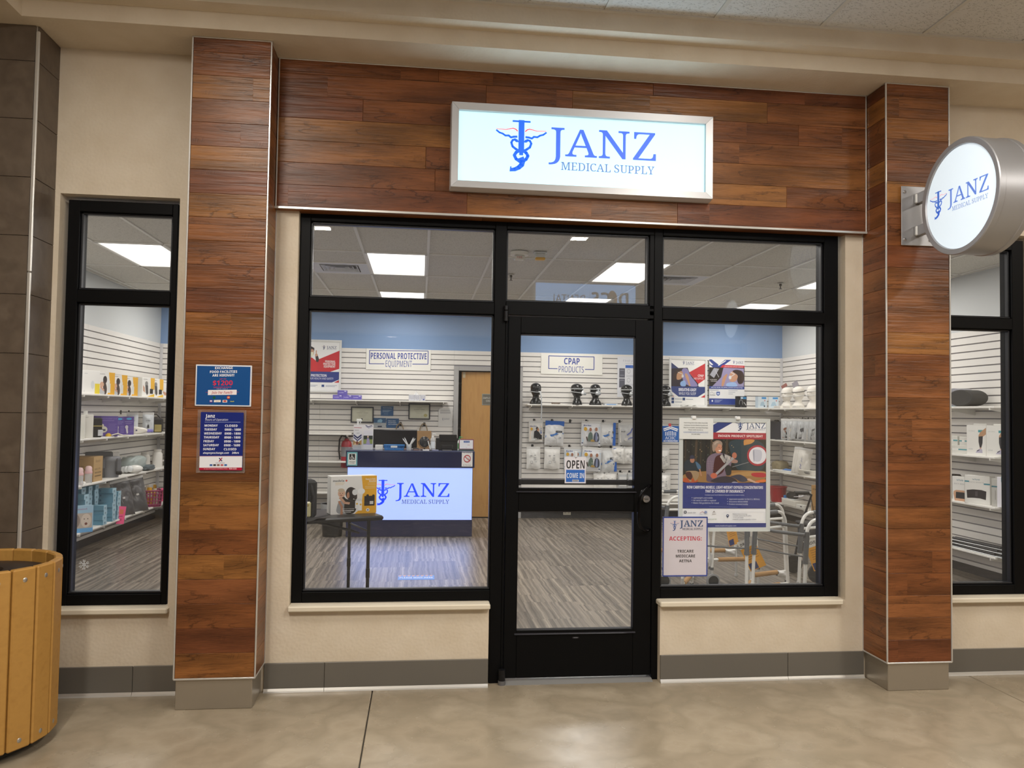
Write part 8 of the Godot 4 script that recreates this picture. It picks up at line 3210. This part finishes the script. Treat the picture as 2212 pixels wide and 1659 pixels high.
	var R := ["Approved supplier to the U.S. Military", "Insurance direct-billed", "Product stocked locally"]
	for i in 3:
		q.oval(488, 1108 + 31 * i, 4, 4, "c9cfe6")
		q.text(L[i], 505, 1110 + 31 * i, 18, "d3d8ea", {"al": "l", "w": [234.0, 276.0, 310.0][i]})
		q.oval(922, 1122 + 31 * i, 4, 4, "c9cfe6")
		q.text(R[i], 940, 1124 + 31 * i, 18, "d3d8ea", {"al": "l", "w": [378.0, 228.0, 232.0][i]})
	q.line([698, 1216, 1044, 1224], 3, "7a86b4")
	q.ring(408, 1284, 14, 14, 8, "2a3044")
	q.text("Health Net", 486, 1290, 16, "8a8c98", {"w": 100.0})
	q.line([584, 1296, 616, 1276, 648, 1296], 4, "c07a8a")
	q.oval(656, 1284, 18, 16, "8a9ac4")
	q.text("TRICARE", 628, 1310, 9, "9aa0b0", {"w": 96.0})
	q.line([744, 1290, 757, 1270, 770, 1290], 5, "6a5a54")
	q.line([734, 1306, 780, 1306], 5, "9a9490")
	q.text("aetna", 437, 1352, 22, "5a4a8c", {"f": "bold", "w": 82.0})
	q.text("cigna", 580, 1352, 22, "2a2e44", {"f": "bold", "w": 92.0})
	q.text("humana", 724, 1368, 18, "a9bcae", {"w": 124.0})
	q.box_line(880, 1282, 1376, 1394, 2, "d2d6e0")
	q.oval(924, 1326, 16, 16, "2a3560")
	q.poly([911, 1334, 937, 1334, 924, 1356], "2a3560")
	q.oval(924, 1325, 6, 6, "eceff4")
	for i in 4:
		q.text(["Medical Main Exchange", "Located next to the PX office", "+1 913-443-8860", "medical@supply.com"][i], 986, 1306 + 22 * i, 13, "6a7084", {"al": "l", "w": [178.0, 230.0, 130.0, 288.0][i]})
	q.rect(375, 1418, 1396, 1470, "2b3a80")
	q.text("www.medicalsupply.com", 900, 1450, 16, "c9d0e8", {"w": 256.0})

func walker(label: String, A: Vector2, B: Vector2, wheels: bool, cards: bool, wrap: bool) -> void:
	# A, B: floor places (x, z) of the two front legs; the side frames run back from them
	var u3 := Vector3(B.x - A.x, 0, B.y - A.y)
	var wd := u3.length()
	u3 = u3.normalized()
	var yaw := rad_to_deg(atan2(-u3.z, u3.x))
	var o := thing("walking_frame", label, "walking frame", Vector3((A.x + B.x) * 0.5, 0, (A.y + B.y) * 0.5), yaw)
	# local: x from A to B, front legs at z = 0, rear legs at z = -0.42
	var alu := mat("walker_aluminium", "d3d4d3", 0.3, 0.45)
	var wht := mat("walker_white", "e6e6e2", 0.28, 0.1)
	var gry := mat("walker_grey", "5f6265", 0.45)
	for s in [-1.0, 1.0]:
		var x: float = s * wd * 0.5
		var ft := Vector3(x, 0.55, 0.0)
		var b := MB.new()
		var pts := [Vector3(x, 0.16, 0.02), Vector3(x, 0.45, 0.005), Vector3(x, 0.66, -0.012)]
		for i in 7:
			var a := PI / 2 * i / 6.0
			pts.append(Vector3(x, 0.72 + 0.1 * sin(a), -0.125 + 0.11 * cos(a)))
		for i in 7:
			var a := PI / 2 * i / 6.0
			pts.append(Vector3(x, 0.72 + 0.1 * cos(a), -0.29 - 0.1 * sin(a)))
		pts.append(Vector3(x, 0.45, -0.41))
		pts.append(Vector3(x, 0.16, -0.43))
		b.tube(pts, 0.0125, 12)
		part(b, "side_frame", wht, o)
		b = MB.new()
		b.cyl(Vector3(x, 0.819, -0.145), Vector3(x, 0.819, -0.275), 0.0175, 14)
		part(b, "grip", gry, o)
		b = MB.new()
		b.cyl(Vector3(x, 0.7, -0.015), Vector3(x, 0.7, -0.395), 0.011, 10)
		part(b, "side_rail", wht, o)
		b = MB.new()
		b.cyl(Vector3(x, 0.52, 0.004), Vector3(x, 0.74, -0.018), 0.0185, 14)
		b.cyl(Vector3(x, 0.515, 0.004), Vector3(x, 0.54, 0.002), 0.0205, 14)
		part(b, "sleeve", gry, o)
		for e in [[0.02, 0.0], [-0.432, 1.0]]:
			b = MB.new()
			if wheels and e[1] == 0.0:
				b.cyl(Vector3(x, 0.3, 0.02), Vector3(x, 0.05, 0.02), 0.011, 10)
			else:
				b.cyl(Vector3(x, 0.3, e[0] + 0.004), Vector3(x, 0.015, e[0]), 0.011, 10)
				b.cyl(Vector3(x, 0.02, e[0]), Vector3(x, 0.0, e[0]), 0.017, 10)
			part(b, "leg_extension", alu, o)
			b = MB.new()
			b.cyl(Vector3(x, 0.155, e[0]), Vector3(x, 0.18, e[0]), 0.0155, 12)
			part(b, "collar", gry, o)
		if wheels:
			b = MB.new()
			b.t = Transform3D(Basis(Vector3.BACK, PI / 2), Vector3(x + s * 0.026, 0.062, 0.02))
			b.lathe([Vector2(0.0, -0.012), Vector2(0.05, -0.012), Vector2(0.062, -0.01), Vector2(0.062, 0.01), Vector2(0.05, 0.012), Vector2(0.0, 0.012)], 28)
			var wh := part(b, "wheel", paint("8b8d90", 0.5), o)
			b = MB.new()
			b.t = Transform3D(Basis(Vector3.BACK, PI / 2), Vector3(x + s * 0.026, 0.062, 0.02))
			b.lathe([Vector2(0.0, -0.0135), Vector2(0.048, -0.0135), Vector2(0.048, 0.0135), Vector2(0.0, 0.0135)], 28)
			part(b, "hub", paint("1c2024", 0.5), wh)
		# lower brace, shipped in a card tube with a foam end
		b = MB.new()
		b.cyl(Vector3(x, 0.25, 0.015), Vector3(x, 0.25, -0.42), 0.011, 10)
		part(b, "lower_brace", wht, o)
		if wrap:
			b = MB.new()
			b.cyl(Vector3(x, 0.25, -0.04), Vector3(x, 0.25, -0.31), 0.02, 14)
			part(b, "card_tube", mat("kraft_card", "b08a5c", 0.8), o)
			b = MB.new()
			b.surf(func(u, v): return Vector3(x + cos(TAU * u) * (0.022 + 0.008 * sin(u * 19.0 + v * 5.0)), 0.245 - 0.035 * v * absf(sin(PI * u)) + sin(TAU * u) * 0.024, -0.31 - 0.1 * v), 14, 6, func(p): return Vector3(p.x - x, p.y - 0.24, 0.001))
			part(b, "foam_wrap", paint("e9e9e7", 0.5), o)
	# plastic front bars
	var b := MB.new()
	var bar := []
	for i in 9:
		var k := -1.0 + 2.0 * i / 8.0
		bar.append(Vector3(k * wd * 0.5, 0.72, 0.004 + 0.035 * (1.0 - k * k)))
	b.tube(bar, 0.013, 10)
	part(b, "front_bar", gry, o)
	b = MB.new()
	bar = []
	for i in 9:
		var k := -1.0 + 2.0 * i / 8.0
		bar.append(Vector3(k * wd * 0.5, 0.565, 0.004 + 0.02 * (1.0 - k * k)))
	b.tube(bar, 0.006, 8)
	part(b, "front_rod", gry, o)
	if cards:
		var q := pr(0.13, 0.24, 0, 0, 100, 100)
		q.t = Transform3D(Basis(Vector3.BACK, 0.45) * Basis(Vector3.UP, 0.3), Vector3(wd * 0.5 + 0.02, 0.5, -0.16))
		q.rect(0, 0, 100, 100, "d99a2c")
		q.rect(0, 0, 100, 26, "d9d6ce")
		q.text("DRIVE", 40, 13, 9, "1c1c22", {"f": "bold", "it": 0.2, "w": 60.0})
		q.rect(6, 76, 56, 98, "232f62")
		for i in 5:
			q.line([20, 36 + 7 * i, 84, 36 + 7 * i], 2.4, "a8742a")
		part(q, "instruction_card", ink(0.4), o)

func walkers() -> void:
	walker("walking frame nearest the right window corner, with grey front bars", Vector2(2.17, -1.25), Vector2(2.385, -0.86), false, false, true)
	walker("walking frame just behind the nearest one, grey sleeves showing between its legs", Vector2(2.36, -1.75), Vector2(2.56, -1.29), false, true, true)
	walker("walking frame behind the lower edge of the window poster", Vector2(1.68, -1.45), Vector2(2.1, -1.22), false, true, true)
	walker("wheeled walking frame standing farthest left behind the white sign", Vector2(1.85, -2.95), Vector2(1.87, -2.49), true, false, true)
	walker("wheeled walking frame behind the poster, its wheel right of the white sign", Vector2(2.3, -2.92), Vector2(2.32, -2.46), true, true, true)
	# rolling walker by the right wall
	var o := thing("rolling_walker", "rolling walker with black hand grips and a black bag by the right wall", "rolling walker", Vector3(3.52, 0, -2.82), -90.0)
	var mt := mat("rollator_frame", "2b2c30", 0.35, 0.4)
	for s in [-1.0, 1.0]:
		var x: float = s * 0.24
		var b := MB.new()
		b.tube([Vector3(x, 0.1, 0.14), Vector3(x, 0.5, 0.05), Vector3(x, 0.78, -0.05), Vector3(x, 0.8, 0.0)], 0.012, 10)
		b.tube([Vector3(x, 0.5, 0.05), Vector3(x, 0.1, -0.25)], 0.012, 10)
		part(b, "side_frame", mt, o)
		b = MB.new()
		b.tube([Vector3(x, 0.8, -0.02), Vector3(x, 0.8, 0.13)], 0.019, 12)
		part(b, "grip", paint("151517", 0.6), o)
		b = MB.new()
		b.tube([Vector3(x, 0.785, -0.01), Vector3(x, 0.765, 0.06), Vector3(x, 0.76, 0.14)], 0.006, 8)
		part(b, "brake_lever", mat("chrome", "c8c8cc", 0.18, 0.9), o)
		b = MB.new()
		b.tube([Vector3(x, 0.78, -0.04), Vector3(x + s * 0.05, 0.6, -0.1), Vector3(x + s * 0.03, 0.3, -0.12), Vector3(x, 0.14, -0.2)], 0.004, 6)
		part(b, "brake_cable", paint("101012", 0.5), o)
		for z in [0.14, -0.25]:
			b = MB.new()
			b.t = Transform3D(Basis(Vector3.BACK, PI / 2), Vector3(x, 0.09, z))
			b.lathe([Vector2(0.0, -0.014), Vector2(0.07, -0.014), Vector2(0.09, -0.012), Vector2(0.09, 0.012), Vector2(0.07, 0.014), Vector2(0.0, 0.014)], 24)
			part(b, "wheel", paint("26282b", 0.6), o)
	var b := MB.new()
	b.box(Vector3(-0.22, 0.5, -0.06), Vector3(0.22, 0.53, 0.14), 0.012)
	part(b, "seat", paint("17171a", 0.6), o)
	b = MB.new()
	b.surf(func(u, v): return Vector3(lerpf(-0.2, 0.2, u) * (1.0 - 0.18 * v), 0.5 - 0.26 * v, 0.12 + 0.05 * sin(PI * v) * sin(PI * u)), 12, 8, func(_p): return Vector3.BACK)
	b.box(Vector3(-0.17, 0.25, -0.04), Vector3(0.17, 0.5, 0.12), 0.02)
	part(b, "bag", paint("1a1b1e", 0.65), o)
	var q := pr(0.14, 0.04, 0, 0, 100, 30)
	q.t = Transform3D(Basis(), Vector3(-0.02, 0.38, 0.172))
	q.text("drive", 50, 15, 16, "c9cbce", {"f": "bold", "it": 0.2, "w": 70.0})
	part(q, "lettering", ink(), o)
